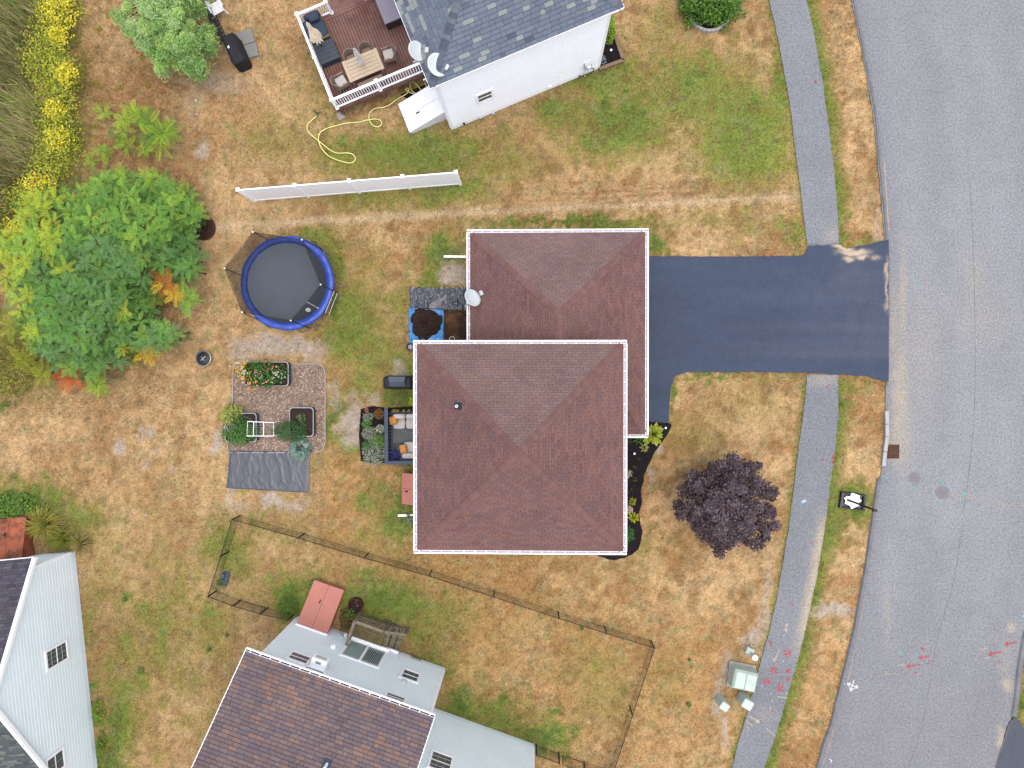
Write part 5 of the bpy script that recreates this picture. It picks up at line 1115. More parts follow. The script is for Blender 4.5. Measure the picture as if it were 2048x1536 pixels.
# leaf helpers ----------------------------------------------------------------
def vcol(c, k=.25): f = R_.uniform(1-k, 1+k); return (c[0]*f, c[1]*f, c[2]*f, 1)
def leaf_cloud(name, parent, pts, nrm_up, size, cols, kind=None, shape=1.0, tilt=.8, seed=1, var=.3, label=None, cat=None):
    """many small rhombic leaf faces at pts (n,3)"""
    r = np.random.RandomState(seed); n = len(pts); a = r.uniform(0, 2*np.pi, n); t = r.normal(0, tilt, n); s = r.uniform(.6, 1.3, n)*size
    d = np.stack([np.cos(a), np.sin(a), r.normal(0, .35, n)], 1); d /= np.linalg.norm(d, axis=1)[:, None]
    up = np.stack([r.normal(0, tilt*.5, n), r.normal(0, tilt*.5, n), np.ones(n)], 1); sd = np.cross(d, up); sd /= np.linalg.norm(sd, axis=1)[:, None]
    V = np.empty((n, 4, 3)); V[:, 0] = pts-d*s[:, None]*.5; V[:, 1] = pts+sd*(s*.32*shape)[:, None]; V[:, 2] = pts+d*s[:, None]*.5; V[:, 3] = pts-sd*(s*.32*shape)[:, None]
    cl = np.array([c[:3] for c in cols])[r.randint(0, len(cols), n)]*r.uniform(1-var, 1+var, n)[:, None]
    T = np.arange(n*4).reshape(-1, 4); org = ORG[parent.name] if parent is not None else (0, 0, 0)
    o = link_mesh(name, np_mesh(name, V.reshape(-1, 3), T, MATS['leaf'], np.repeat(np.hstack([cl, np.ones((n, 1))]), 4, 0), org), parent, org)
    return setp(o, label, cat, None, kind)
def dome_pts(c, rx, ry, rz, n, seed=0, shell=.5, lump=.25):
    r = np.random.RandomState(seed); d = r.normal(0, 1, (n, 3)); d[:, 2] = abs(d[:, 2]); d /= np.linalg.norm(d, axis=1)[:, None]
    k = (shell+(1-shell)*r.rand(n)**.5)*(1+lump*np.sin(d[:, 0]*6+seed)*np.sin(d[:, 1]*7+2*seed)*np.cos(d[:, 2]*5)+r.normal(0, .07, n))
    return np.array([c[0], c[1], c[2]])+d*k[:, None]*np.array([rx, ry, rz])
def shrub(name, px, py, rpx, h, cols, label, n=500, size=.09, cat='plant', z0=0, ry=None, group=None, shape=1.0, stem=True, lump=.25, tilt=.8):
    c = P(px, py, h*.6); c.z = 0; rr = rpx/41.0; t = thing(name, (c.x, c.y, z0), label, cat, group)
    leaf_cloud('foliage', t, dome_pts((c.x, c.y, z0+.05), rr, (ry or rpx)/41.0, h, n, int(px+py), .45, lump), None, size, cols, seed=int(px*3+py), shape=shape, tilt=tilt)
    if stem:
        b = MB()
        for k in range(5): a = k*1.26; b.tube([(c.x, c.y, z0-.02), (c.x+rr*.5*math.cos(a), c.y+rr*.5*math.sin(a), z0+h*.6)], [.02, .008], 5)
        b.build('stem', 'bark', t)
    return t
def rosette(name, px, py, rpx, n, cols, label, h=.3, cat='plant', lw=.36, z0=0, group=None, rings=3):
    """plant of broad separate leaves (hosta, cabbage): every leaf its own mesh"""
    c = P(px, py, z0); rr = rpx/41.0; t = thing(name, (c.x, c.y, z0), label, cat, group); k = 0
    for ri in range(rings):
        m = max(3, int(n*(rings-ri)/(rings*(rings+1)/2)))
        for j in range(m):
            a = 2*math.pi*(j+.5*ri+R_.uniform(-.25, .25))/m; l = rr*(1-.27*ri)*R_.uniform(.85, 1.12); w_ = l*lw*R_.uniform(.85, 1.15); d = Vector((math.cos(a), math.sin(a), 0)); s = Vector((-d.y, d.x, 0)); zz = z0+h*(.45+.28*ri)
            b = MB(); p = lambda f, sd, z: Vector((c.x, c.y, 0))+d*l*f+s*w_*sd+Z3*z
            vs = [p(.12, 0, z0+.05), p(.45, .42, zz), p(.45, -.42, zz), p(.45, 0, zz-.03), p(.75, .40, zz+.01), p(.75, -.40, zz+.01), p(.75, 0, zz-.03), p(1.0, 0, zz-.10)]
            b.add(vs, ((0, 3, 1), (0, 2, 3), (3, 6, 4, 1), (2, 5, 6, 3), (6, 7, 4), (5, 7, 6)), vcol(R_.choice(cols), .18)); b.build('leaf', 'leaf', t)
    return t
# planter planting
fl = shrub('flower_plants', 528,748,50,.5,[C(70,140,50),C(96,160,60),C(50,112,40)],'leafy flowering plants with red, yellow and white blooms in the front planter',1300,.09,z0=.36,ry=26)
b = MB()
for (xx, yy, sx, sy, n, cols) in ((483,740,13,17,75,[(250,190,20),(255,215,60),(250,250,245)]),(487,758,9,9,34,[(250,240,240),(255,200,30),(240,150,40)]),(520,735,28,12,20,[(222,80,60),(236,130,100)]),(505,765,22,8,26,[(240,110,90),(250,200,40),(250,190,170)]),(550,750,26,18,26,[(250,244,240),(244,206,196),(240,220,180)]),(515,748,16,8,16,[(214,50,54),(250,236,232)]),(500,778,14,5,16,[(180,90,150),(250,190,40)])):
    for k in range(n):
        q = P(xx+R_.gauss(0, sx*.55), yy+R_.gauss(0, sy*.55), .85); c = C(*R_.choice(cols)); rr = R_.uniform(.022, .05); pts = [(q.x+rr*math.cos(i*1.047), q.y+rr*math.sin(i*1.047), q.z+R_.uniform(-.02, .02)) for i in range(6)]+[(q.x, q.y, q.z+.02)]
        b.add(pts, [(i, (i+1) % 6, 6) for i in range(6)], c)
b.build('blooms', 'leaf', fl, kind='stuff')
shrub('leafy_plant', 462,832,24,.75,[C(190,205,90),C(206,214,120),C(160,185,70)],'yellow-green leafy shrub at the left edge of the gravel bed',620,.13)
shrub('leafy_plant', 582,862,38,.55,[C(70,120,60),C(90,146,74),C(56,100,52)],'dense fine-leaved green plant spilling from the soil planter',2400,.07,z0=.28,ry=22,shape=.6)
shrub('leafy_plant', 484,866,40,.42,[C(96,150,60),C(74,128,54),C(120,170,70)],'low bright green herbs around the white trellis',2000,.08,z0=.25,ry=24)
shrub('leafy_plant', 480,842,24,.4,[C(84,140,64),C(66,120,60)],'green herbs beside the wire plant rings',420,.08,z0=.3,ry=16)
shrub('leafy_plant', 607,835,9,.3,[C(96,140,80),C(120,160,90)],'tiny seedling on the soil of the planter',60,.09,z0=.36)
rosette('cabbage_plant', 602,895,27,34,[C(140,176,164),C(160,190,176),C(120,160,148)],'pale blue-green broad-leaved plant overhanging the black tarp',.45,lw=.5,rings=4)
# white trellis and wire rings
tt = thing('trellis', P(521,858), 'white square-tube trellis frame standing over the green herbs', 'trellis')
A = [P(x, y, .95) for x, y in ((495,843),(547,845),(547,872),(494,872))]
b = MB(); b.tube(A, .018, 5, closed=True); b.build('frame', 'white_vinyl', tt)
for f in (.24, .62): p, q = A[0].lerp(A[1], f), A[3].lerp(A[2], f); b = MB(); b.tube([p, q], .014, 5); b.build('crossbar', 'white_vinyl', tt)
for i in range(4): b = MB(); b.tube([A[i], (A[i].x, A[i].y, .0)], .016, 5); b.build('leg', 'white_vinyl', tt)
for k in range(6): p, q = A[0].lerp(A[3], (k+.5)/6), A[1].lerp(A[2], (k+.5)/6); b = MB(); b.tube([p-Z3*.15, q-Z3*.15], .005, 4); b.build('wire', 'steel', tt)
for x, lb in ((470, 'wire plant support ring, left of the overlapping pair'), (474.5, 'wire plant support ring, right of the overlapping pair')):
    t = thing('plant_ring', P(x, 852), lb, 'plant support', 'wire plant rings'); c = P(x, 852)
    for z in (.55, .8): b = MB(); b.tube(circ(c, .17+.04*(z-.55), z, 20), .006, 4, closed=True); b.build('hoop', 'steel', t)
    for k in range(3): a = k*2.09; b = MB(); b.tube([(c.x+.17*math.cos(a), c.y+.17*math.sin(a), 0), (c.x+.18*math.cos(a), c.y+.18*math.sin(a), .82)], .006, 4); b.build('stake', 'steel', t)
# pale stones behind the soil planter
for k in range(9):
    q = P(596+k*4.1+R_.uniform(-1, 1), 812+R_.uniform(-2, 2)); b = MB(); s = R_.uniform(.03, .06); b.lathe(q, [(s*.7, 0), (s, s*.4), (s*.5, s*.85)], 7, sx=R_.uniform(.8, 1.4)); b.build('stone', 'stone', None, label='small pale stone in the row behind the soil planter', cat='stone', group='pale stones behind the planter')
def sheet(name, corners, z, m, label, cat, nx=44, ny=30, amp=.03, seed=1, folds=((.8, .3, 9),), edge=.03, parent=None):
    """creased cloth sheet over the ground; corners px TL TR BR BL"""
    Pc = [np.array(P(x, y, z)[:2]) for x, y in corners]; u, v = np.meshgrid(np.linspace(0, 1, nx), np.linspace(0, 1, ny)); u, v = u.ravel(), v.ravel()
    XY = (Pc[0][None]*((1-u)*(1-v))[:, None]+Pc[1][None]*(u*(1-v))[:, None]+Pc[2][None]*(u*v)[:, None]+Pc[3][None]*((1-u)*v)[:, None])
    e = np.minimum(np.minimum(u, 1-u), np.minimum(v, 1-v)); XY += (np.stack([fbm(XY[:, 0], XY[:, 1], 2, 3, seed), fbm(XY[:, 0], XY[:, 1], 2, 3, seed+5)], 1)-.5)*edge*2*(e < .01)[:, None]
    zz = z+amp*(fbm(XY[:, 0], XY[:, 1], 1.4, 4, seed+2)-.5)*2
    for a, b_, f in folds:
        rd = fbm(XY[:, 0]*a+XY[:, 1]*b_*.4, XY[:, 1]*a-XY[:, 0]*b_, f*.22, 3, seed+int(f)); zz += amp*1.3*np.clip(1-abs(rd-.5)*9, 0, 1)**1.5
    zz = np.where(e < .012, .02, np.maximum(zz, .025)); i = np.arange(len(u)).reshape(ny, nx); T = np.stack([i[:-1, :-1], i[1:, :-1], i[1:, 1:], i[:-1, 1:]], -1).reshape(-1, 4)
    c = np.array([XY[:, 0].mean(), XY[:, 1].mean(), 0]); o = link_mesh(name, np_mesh(name, np.column_stack([XY, zz]), T, MATS[m], None, c, True), None, Vector(c)); return setp(o, label, cat)
sheet('ground_tarp', [(459,901),(620,903),(617,986),(452,976)], .06, 'black_tarp', 'creased black plastic sheet lying below the gravel bed', 'tarp', 90, 60, .012, 3, ((.5, -1.6, 6), (.25, -.9, 9)))
# compost corner by the garage
sheet('ground_tarp', [(818,574),(936,575),(936,622),(819,616)], .14, 'black_tarp', 'wrinkled black tarp with stones on it beside the garage', 'tarp', 90, 44, .055, 8, ((1.0, .5, 7), (.4, 1.3, 11)))
sheet('ground_tarp', [(818,614),(888,615),(888,690),(817,700)], .04, 'blue_tarp', 'bright blue tarp under the dark mulch heap', 'tarp', 60, 70, .035, 12, ((1.0, .4, 8), (.3, 1.2, 11)))
def heap(name, px, py, rx, ry, h, m, label, cat, seed):
    c = P(px, py); n, k = 44, 12; vs = [(c.x, c.y, h)]; 
    for i in range(1, k+1):
        t = i/k
        for j in range(n):
            a = 2*math.pi*j/n; rr = t*(1+.09*math.sin(3*a+seed)+.05*math.sin(7*a)); x, y = c.x+math.cos(a)*rr*rx/41, c.y+math.sin(a)*rr*ry/41; zz = h*(1-t**2.2)+(R_.uniform(-.03, .03) if i < k else 0); vs.append((x, y, max(zz, .03)))
    fs = [(0, 1+j, 1+(j+1) % n) for j in range(n)]+[(1+i*n+j, 1+(i+1)*n+j, 1+(i+1)*n+(j+1) % n, 1+i*n+(j+1) % n) for i in range(k-1) for j in range(n)]
    b = MB(); b.add(vs, fs); return b.build(name, m, None, label=label, cat=cat)
heap('mulch_heap', 852,647,35,34,.38,'compost','dark brown mulch heap piled on the blue tarp','mulch',1)
b = MB(); b.prism([(P(x, y).x, P(x, y).y) for x, y in ((885,616),(940,618),(940,690),(885,690))], -.03, .045); b.build('soil_patch', 'mulch_brown', None, label='brown bark mulch patch between blue tarp and garage', kind='structure')
for x, y, s in ((827,576,2.6),(867,577,2.4),(884,576,3.2),(908,576,2.6),(914,577,2.4),(924,576,3.2),(930,573,3.2),(823,593,2.3),(873,609,1.6),(846,574,2),(893,575,1.6)):
    q = P(x, y, .13); q.z = .10; b = MB(); r_ = s/41; b.lathe(q, [(r_*.6, 0), (r_, r_*.5), (r_*.9, r_*.9), (r_*.4, r_*1.25)], 8, sx=R_.uniform(.8, 1.25)); b.build('stone', 'stone', None, label='tan stone weighing down the black tarp by the garage', cat='stone', group='stones holding the tarp by the garage')
t = thing('cart_wheel', P(821,694), 'black rubber wheel with grey spokes at the corner of the brown roof', 'wheel'); c = P(821,694)
b = MB(); b.tube(circ(c, .16, .10, 24), .05, 8, closed=True); b.build('tyre', 'black_plastic', t)
for k in range(5): a = k*1.256; b = MB(); b.beam(c+Z3*.12, c+Vector((math.cos(a)*.14, math.sin(a)*.14, .12)), .03, .02); b.build('spoke', 'steel', t)
b = MB(); c = P(904,678,.15); A = [(c.x+.13*math.cos(a), c.y+.12*math.sin(a), .12) for a in np.linspace(-.6, 3.8, 18)]; b.tube(A, .012, 5); b.build('bucket_handle', 'dish_grey', None, label='pale wire hoop on the bark mulch by the garage', cat='hoop')
# covered grill by the house
def covered_grill(c, u, n, L, D, h, label, lid=True, name='covered_grill', logo=False, m='cover_fabric'):
    t = thing(name, c, label, 'grill'); q = lambda a, b_, z: c+u*a+n*b_+Z3*z
    b = MB(); prof = [(1.0, 1.0, 0), (.99, .97, .35), (.97, .92, h*.78), (.86, .7, h*.86)]; N = 8; vs = []; sh_ = [(1, .75), (.85, 1), (-.85, 1), (-1, .75), (-1, -.75), (-.85, -1), (.85, -1), (1, -.75)]
    for fx, fy, z in prof:
        for i, (sx, sy) in enumerate(sh_): vs.append(q(L/2*fx*sx, D/2*fy*sy, z+(R_.uniform(-.02, .02) if z > 0 else 0)))
    b.add(vs, [(i*N+k, i*N+(k+1) % N, (i+1)*N+(k+1) % N, (i+1)*N+k) for i in range(3) for k in range(N)]+[tuple(3*N+k for k in range(N))]); b.build('cover', m, t)
    if lid:
        b = MB(); l2, d2 = L*.26, D*.42; z0, z1 = h*.80, h*1.02
        vs = [q(-l2, -d2, z0), q(l2, -d2, z0), q(l2, d2*.15, z1), q(-l2, d2*.15, z1), q(-l2*1.08, d2, z1*.97), q(l2*1.08, d2, z1*.97), q(l2*1.05, d2*1.02, z0-.1), q(-l2*1.05, d2*1.02, z0-.1)]
        b.add(vs, ((0, 1, 2, 3), (3, 2, 5, 4), (4, 5, 6, 7), (0, 3, 7), (3, 4, 7), (1, 6, 2), (2, 6, 5), (0, 7, 6, 1))); b.build('hood_cover', 'cover_top', t)
    if logo: b = MB(); b.lathe(q(-.1, -.17, h*.865+.005), [(.07, 0), (.07, .006)], 14, sx=.6, sy=1); b.build('emblem', 'white_vinyl', t)
    return t
gcx = P(795,765,.9); gcx.z = 0; covered_grill(gcx, ex, ey, 1.42, .66, 1.1, 'grill under a black cover beside the brown roof edge')
gq = P(466,96,.9); gq.z = 0; ga = math.radians(-67); gu = Vector((math.cos(ga), math.sin(ga), 0)); covered_grill(gq, gu, Vector((-gu.y, gu.x, 0)), 1.5, .72, 1.1, 'grill under a crumpled black cover with white oval badge beside grey pavers', lid=False, logo=True)
b = MB(); q_ = P(468,80,1.0); b.obox((q_.x, q_.y, .98), gu*.42, Vector((-gu.y, gu.x, 0))*.2, Z3*.03)
# pavers
pv0 = P(497,88)
for k, (x, y, lb) in enumerate(((492,75,'grey concrete paver under the covered grill, upper of the pair'),(500,102,'grey concrete paver under the covered grill, lower of the pair'))):
    q = P(x, y); b = MB(); b.box((q.x, q.y, .0), (.78, .66, .09), math.radians(14)); b.build('paver', 'paver', None, label=lb, cat='paver', group='pavers beside the grill')
# stacked white plastic chair and black bundle
wc = P(441,25); ca = math.radians(-62); M0 = Matrix.Translation((wc.x, wc.y, 0)) @ Matrix.Rotation(ca+math.pi/2, 4, 'Z')
t = thing('plastic_chair', (wc.x, wc.y, 0), 'white plastic garden chair beside the fluffy green tree', 'chair')
def put(mb, nm, mm, M, tt_): mb.v = [tuple(M @ Vector(v)) for v in mb.v]; return mb.build(nm, mm, tt_)
for k in range(5): b = MB(); b.obox((-.2+k*.1, 0, .42), Vector((.043, 0, 0)), Vector((0, .26, 0)), Vector((0, 0, .012))); put(b, 'seat_slat', 'white_vinyl', M0, t)
b = MB(); b.beam((-.26, -.24, .43), (.26, -.24, .43), .05, .05); b.beam((-.26, .24, .43), (.26, .24, .43), .06, .04); b.beam((-.2, .3, .43), (-.26, .46, .88), .06, .04); b.beam((.2, .3, .43), (.26, .46, .88), .06, .04); b.beam((-.27, .46, .88), (.27, .46, .88), .1, .06); b.beam((-.25, .41, .72), (.25, .41, .72), .1, .03); put(b, 'backrest', 'white_vinyl', M0, t)
for s in (-1, 1):
    b = MB(); b.beam((s*.3, -.22, .64), (s*.3, .40, .68), .09, .03); put(b, 'armrest', 'white_vinyl', M0, t)
    for y in (-.22, .26): b = MB(); b.beam((s*.27, y, .62), (s*.3, y*1.1, 0), .05, .05); put(b, 'leg', 'white_vinyl', M0, t)
wc2 = P(426,30); 
t = thing('garden_lounger', (wc2.x, wc2.y, 0), 'black slatted garden lounger half under the fluffy tree', 'lounger')
for k in range(9): b = MB(); q = P(418+k*3.6, 20+k*8, .3); b.obox((q.x, q.y, .3), Vector((math.cos(.9), -math.sin(.5), 0))*.36, Vector((.02, .035, 0)), Z3*.02); b.build('slat', 'black_plastic', t)
for s in (-.34, .34):
    b = MB(); b.beam(P(418+s*20, 18-s*8, .26), P(448+s*20, 86-s*8, .26), .05, .05); b.build('side_rail', 'black_plastic', t)
    for y in (22, 80): b = MB(); q = P(418+s*20+(y-20)*.45, y, .1); b.box((q.x, q.y, .12), (.05, .05, .24)); b.build('leg', 'black_plastic', t)
# drain grate in the grass, fire pit bowls
def round_grate(px, py, rpx, label, m, name='drain_grate', z=.06):
    c = P(px, py); r0 = rpx/41; t = thing(name, c, label, 'drain'); b = MB(); b.lathe(c, [(r0, -.02), (r0, z), (r0*.9, z+.012), (r0*.84, z)], 36, cap=False); b.build('rim', m, t)
    b = MB(); b.lathe(c, [(r0*.86, -.02), (r0*.86, .0)], 30); b.build('pit', 'dark_inside', t)
    b = MB()
    for k in range(14):
        a = k*math.pi/7; d = Vector((math.cos(a), math.sin(a), 0)); 
        for f0, f1 in ((.15, .5), (.45, .9)) if k % 2 else ((.45, .9),): b.beam(c+d*r0*f0+Z3*(z-.012), c+d*r0*f1+Z3*(z-.012), .09 if f0 > .3 else .06, .02)
    for f in (.16, .46, .68, .88): b.tube(circ(c, r0*f, z-.01, 28), .035 if f < .8 else .05, 5, closed=True)
    b.build('bars', m, t); return t
round_grate(408,457,24,'round rusty brown drain grate half under the sumac thicket','iron_rust')
t = thing('fire_bowl', P(409,717), 'round black fire bowl with grey rim standing alone on the dry grass', 'fire pit'); c = P(409,717,.15); c.z = 0
b = MB(); b.lathe(c, [(.20, 0), (.34, .12), (.38, .28), (.39, .30), (.36, .31), (.32, .24)], 30, cap=False); b.build('bowl', 'steel', t)
b = MB(); b.lathe(c, [(.33, .25), (.30, .27), (.16, .30), (.02, .31)], 30); b.build('mesh_lid', 'black_metal', t)
b = MB(); b.beam(c+Vector((-.1, -.1, .315)), c+Vector((.12, .1, .315)), .02, .012); b.beam(c+Vector((-.09, .1, .318)), c+Vector((.08, -.12, .318)), .012, .01); b.build('poker', 'dish_grey', t)
t = thing('fire_bowl', P(711,1211), 'round rusty fire pit beside the red cellar doors', 'fire pit'); c = P(711,1211,.2); c.z = 0
b = MB(); b.lathe(c, [(.36, 0), (.36, .3), (.33, .3), (.33, .1)], 26, cap=False); b.build('ring', 'iron_rust', t); b = MB(); b.lathe(c, [(.34, .08), (.3, .12), (.02, .14)], 20); b.build('ash', 'soil_dark', t)
b = MB(); b.beam(c+Vector((0, .1, .15)), c+Vector((.08, .3, .22)), .03, .03); b.beam(c+Vector((.05, -.05, .16)), c+Vector((.14, -.0, .17)), .05, .04); b.build('log', 'timber', t)
# patio nook
pt = thing('patio_screen', P(800,870), 'blue-grey low wooden screen wall around the patio sofa', 'screen'); HP = .95
A0, A1, A2 = P(772,815,HP), P(773,926,HP), P(845,924,HP)
def boxwall(p, q, name, par, wd=.17):
    b = MB(); b.beam(p-Z3*.02, q-Z3*.02, wd, .05); b.build('top_board', 'charcoal_paint', par)
    n = int((q-p).length/.16)
    for k in range(n): c = p.lerp(q, (k+.5)/n); b = MB(); b.box((c.x, c.y, (HP-.06)/2), (.09, .09, HP-.08)); b.build('upright', 'charcoal_wood', par)
boxwall(A0, A1+Vector((0, -.06, 0)), 'side', pt); boxwall(A1+Vector((.09, 0, 0)), A2, 'end', pt)
b = MB(); q0, q1 = P(778,822), P(850,922); b.box(((q0.x+q1.x)/2, (q0.y+q1.y)/2, .03), (q1.x-q0.x, q0.y-q1.y, .1)); b.build('patio_base', 'charcoal_wood', None, label='dark slatted patio floor behind the brown-roofed house', kind='structure')
b = MB(); q0, q1 = P(786,857,.1), P(850,886,.1); b.box(((q0.x+q1.x)/2, (q0.y+q1.y)/2, .09), (q1.x-q0.x, q0.y-q1.y, .015)); b.build('outdoor_rug', 'patio_mat', None, label='grey woven rug between the two patio sofas', cat='rug')
s1 = thing('patio_sofa', P(805,843), 'white-cushioned patio sofa at the upper side of the blue-grey screen', 'sofa'); 
for k, x in enumerate((798, 824)):
    c = P(x, 846,.45); pillow(Vector((c.x, c.y, .38)), ex*.31, ey*.30, Z3*.09, 'seat_cushion', 'cushion_white', s1); c = P(x, 833,.7); pillow(Vector((c.x, c.y, .58)), ex*.31, ey*.13, Z3*.2, 'back_cushion', 'cushion_white', s1)
b = MB(); c = P(815,843); b.box((c.x, c.y+.05, .2), (1.4, .75, .2)); b.build('frame', 'charcoal_wood', s1)
s2 = thing('patio_sofa', P(815,903), 'white-cushioned patio sofa at the lower side of the blue-grey screen', 'sofa')
c = P(821,895,.45); pillow(Vector((c.x, c.y, .38)), ex*.36, ey*.28, Z3*.09, 'seat_cushion', 'cushion_white', s2); c = P(818,912,.6); pillow(Vector((c.x, c.y, .52)), ex*.36, ey*.15, Z3*.16, 'back_cushion', 'cushion_white', s2)
b = MB(); c = P(821,904); b.box((c.x, c.y, .2), (.95, .8, .2)); b.build('frame', 'charcoal_wood', s2)
c = P(786,841,.7); pillow(Vector((c.x, c.y, .66)), Vector((.19, .04, .05)), Vector((-.04, .20, 0)), Vector((-.03, 0, .09)), 'pillow', 'orange_fabric', None); setp(bpy.data.objects['pillow'], 'orange throw pillow on the upper patio sofa', 'pillow', 'orange throw pillows')
c = P(806,898,.7); o_ = pillow(Vector((c.x, c.y, .62)), Vector((.17, .04, .03)), Vector((-.05, .21, 0)), Vector((-.02, 0, .08)), 'pillow', 'orange_fabric', None); setp(o_, 'orange throw pillow on the lower patio sofa', 'pillow', 'orange throw pillows')
b = MB(); c = P(788,913,.4); n = 16; vs = [(c.x, c.y, .5)]
for i in (1, 2, 3):
    for j in range(n): a = 2*math.pi*j/n; rr = .11*i*(1+.35*math.sin(j*2.6+i)); vs.append((c.x+rr*math.cos(a)*1.15, c.y+rr*math.sin(a), .48-.09*i+R_.uniform(-.06, .06)))
b.add(vs, [(0, 1+j, 1+(j+1) % n) for j in range(n)]+[(1+i*n+j, 1+(i+1)*n+j, 1+(i+1)*n+(j+1) % n, 1+i*n+(j+1) % n) for i in range(2) for j in range(n)]); b.build('blanket', 'blue_blanket', None, label='crumpled blue blanket in the lower left corner of the patio', cat='blanket')
b = MB(); b.prism([(p.x, p.y) for p in POLY['bed_patio']], -.03, .035); b.build('flower_bed', 'mulch', None, label='dark mulch flower bed round the patio screen', kind='structure')
for (x, y, rp, h, cols, lb, n, sz, shp) in ((735,835,11,.4,[C(170,186,166),C(190,200,184),C(140,164,130)],'silvery small-leaved plant beside the terracotta pot',240,.08,.6),(757,828,11,.35,[C(140,92,52),C(176,80,46),C(110,140,50)],'russet-leaved plant by the patio screen corner',240,.09,.9),(733,848,10,.35,[C(104,160,72),C(120,176,84)],'bright green tuft below the silvery plant',220,.08,.7),(738,868,15,.5,[C(180,194,170),C(200,208,190),C(150,172,140)],'silver-grey bush in the middle of the patio bed',460,.09,.5),(760,858,9,.5,[C(236,238,230),C(220,226,210),C(140,160,110)],'white-flowered plant against the patio screen',220,.07,1),(757,882,15,.5,[C(124,168,80),C(150,186,96),C(96,140,64)],'leafy green plant against the patio screen',420,.10,.9),(735,892,12,.4,[C(100,150,70),C(84,132,60)],'round green clump left of the patio bed',300,.08,.8),(747,908,24,.5,[C(190,202,184),C(206,212,196),C(150,176,140)],'large silver-leaved bush at the lower end of the patio bed',760,.11,.45)):
    shrub('bed_plant', x, y, rp, h, cols, lb, n, sz, shape=shp)
t = thing('terracotta_pot', P(734,820), 'small terracotta ring pot at the patio bed corner', 'pot'); c = P(734,820); b = MB(); b.tube(circ(c, .07, .10, 14), .035, 6, closed=True); b.build('rim', 'terracotta', t); b = MB(); b.lathe(c, [(.05, 0), (.09, .09), (.07, .09), (.05, .03)], 14, cap=False); b.build('body', 'terracotta', t)
for x in (787, 795, 808, 818): shrub('bed_plant', x, 822, 3.5, .2, [C(236,214,120), C(210,190,90)], 'tiny yellow bloom cluster behind the upper patio sofa', 26, .06, group='yellow blooms behind the sofa', stem=False)
shrub('bed_plant', 826, 803, 8, .4, [C(190,214,40), C(210,226,70)], 'lime-yellow plant peeking out under the brown roof edge', 90, .13)
shrub('bed_plant', 818, 1040, 9, .5, [C(150,176,140), C(110,150,90)], 'grey-green bush under the lower left roof edge', 160, .1)
shrub('bed_plant', 806, 932, 14, .12, [C(206,190,176), C(190,160,130)], 'dry pinkish groundcover below the patio screen', 160, .05, ry=5, stem=False)
# front mulch bed
fbp_ = smooth_poly([(p[0]+R_.uniform(-.04, .04), p[1]+R_.uniform(-.04, .04)) for p in POLY['bed_front']], 3); b = MB(); b.prism(fbp_, -.03, .04); b.build('flower_bed', 'mulch', None, label='curving black mulch bed along the front of the brown-roofed house', kind='structure')
LIMES = [C(196,214,64), C(178,204,56), C(210,222,96)]
rosette('hosta', 1305,868,24,30,LIMES,'big lime-green hosta at the garage corner',.45)
rosette('hosta', 1288,895,11,16,[C(206,212,110),C(186,196,80),C(226,222,160)],'variegated hosta below the big lime one',.3)
rosette('hosta', 1276,880,11,14,[C(96,150,76),C(116,166,90)],'dark green hosta beside the brown roof corner',.3)
rosette('hosta', 1258,882,7,10,[C(150,140,110),C(120,130,90)],'dull brownish hosta at the main roof edge',.3)
rosette('hosta', 1264,1002,10,16,[C(206,214,90),C(180,200,70)],'small yellow-green hosta halfway along the front bed',.3)
rosette('hosta', 1266,1033,13,20,[C(214,222,60),C(196,212,50),C(226,230,110)],'bright yellow hosta near the lower end of the front bed',.35)
for x, y, rp, lb in ((1278,918,5,'tiny young plant near the hostas in the front bed'),(1270,934,6,'small star-shaped plant, upper of two in the mulch'),(1269,959,6,'small star-shaped plant, lower of two in the mulch'),(1263,980,5,'small dull green star-shaped plant in the front bed')):
    rosette('bed_plant', x, y, rp, 8, [C(140,176,70), C(120,160,60)], lb, .2, lw=.3, rings=2)
shrub('bed_plant', 1257,948,8,.4,[C(160,176,130),C(190,196,170)],'pale shrub at the roof edge above the small plants',110,.09)
shrub('bed_plant', 1259,1020,8,.4,[C(240,216,210),C(230,190,180),C(206,190,160)],'pale pink flowering plant between the yellow hostas',140,.09)
shrub('bed_plant', 1260,1068,9,.35,[C(56,120,44),C(70,140,56)],'dark green low plant at the lower corner of the front bed',220,.09,ry=15)
for k, (x, y) in enumerate(((1329,855),(1267,906))):
    t = thing('path_light', P(x, y), ('small white path light beside the big lime hosta', 'small white path light below the hostas at the roof edge')[k], 'lamp', 'white path lights'); c = P(x, y); b = MB(); b.tube([c, c+Z3*.3], .012, 6); b.build('stake', 'steel', t); b = MB(); b.lathe(c, [(.02, .28), (.055, .31), (.03, .35)], 12); b.build('cap', 'white_vinyl', t)
# ================================================================ KERBSIDE THINGS
t = thing('basketball_stand', P(1703,997), 'black portable basketball pole on a weighted base without backboard, on the verge', 'basketball stand')
qb = [P(1680,982), P(1731,989), P(1728,1022), P(1675,1015)]; cb_ = sum(qb, Vector())/4
def taper(pts, k): c = sum(pts, Vector())/len(pts); return [(c.x+(p.x-c.x)*k, c.y+(p.y-c.y)*k) for p in pts]
b = MB(); lo, hi, inn = taper(qb, 1.0), taper(qb, .93), taper(qb, .78)
vs = [(x, y, 0) for x, y in lo]+[(x, y, .16) for x, y in hi]+[(x, y, .18) for x, y in inn]+[(x, y, .08) for x, y in taper(qb, .7)]
b.add(vs, [(i*4+k, i*4+(k+1) % 4, (i+1)*4+(k+1) % 4, (i+1)*4+k) for i in range(3) for k in range(4)]+[(12, 13, 14, 15)]); b.build('base', 'black_plastic', t)
foot = P(1691,998); top = P(1752,1021,2.9); 
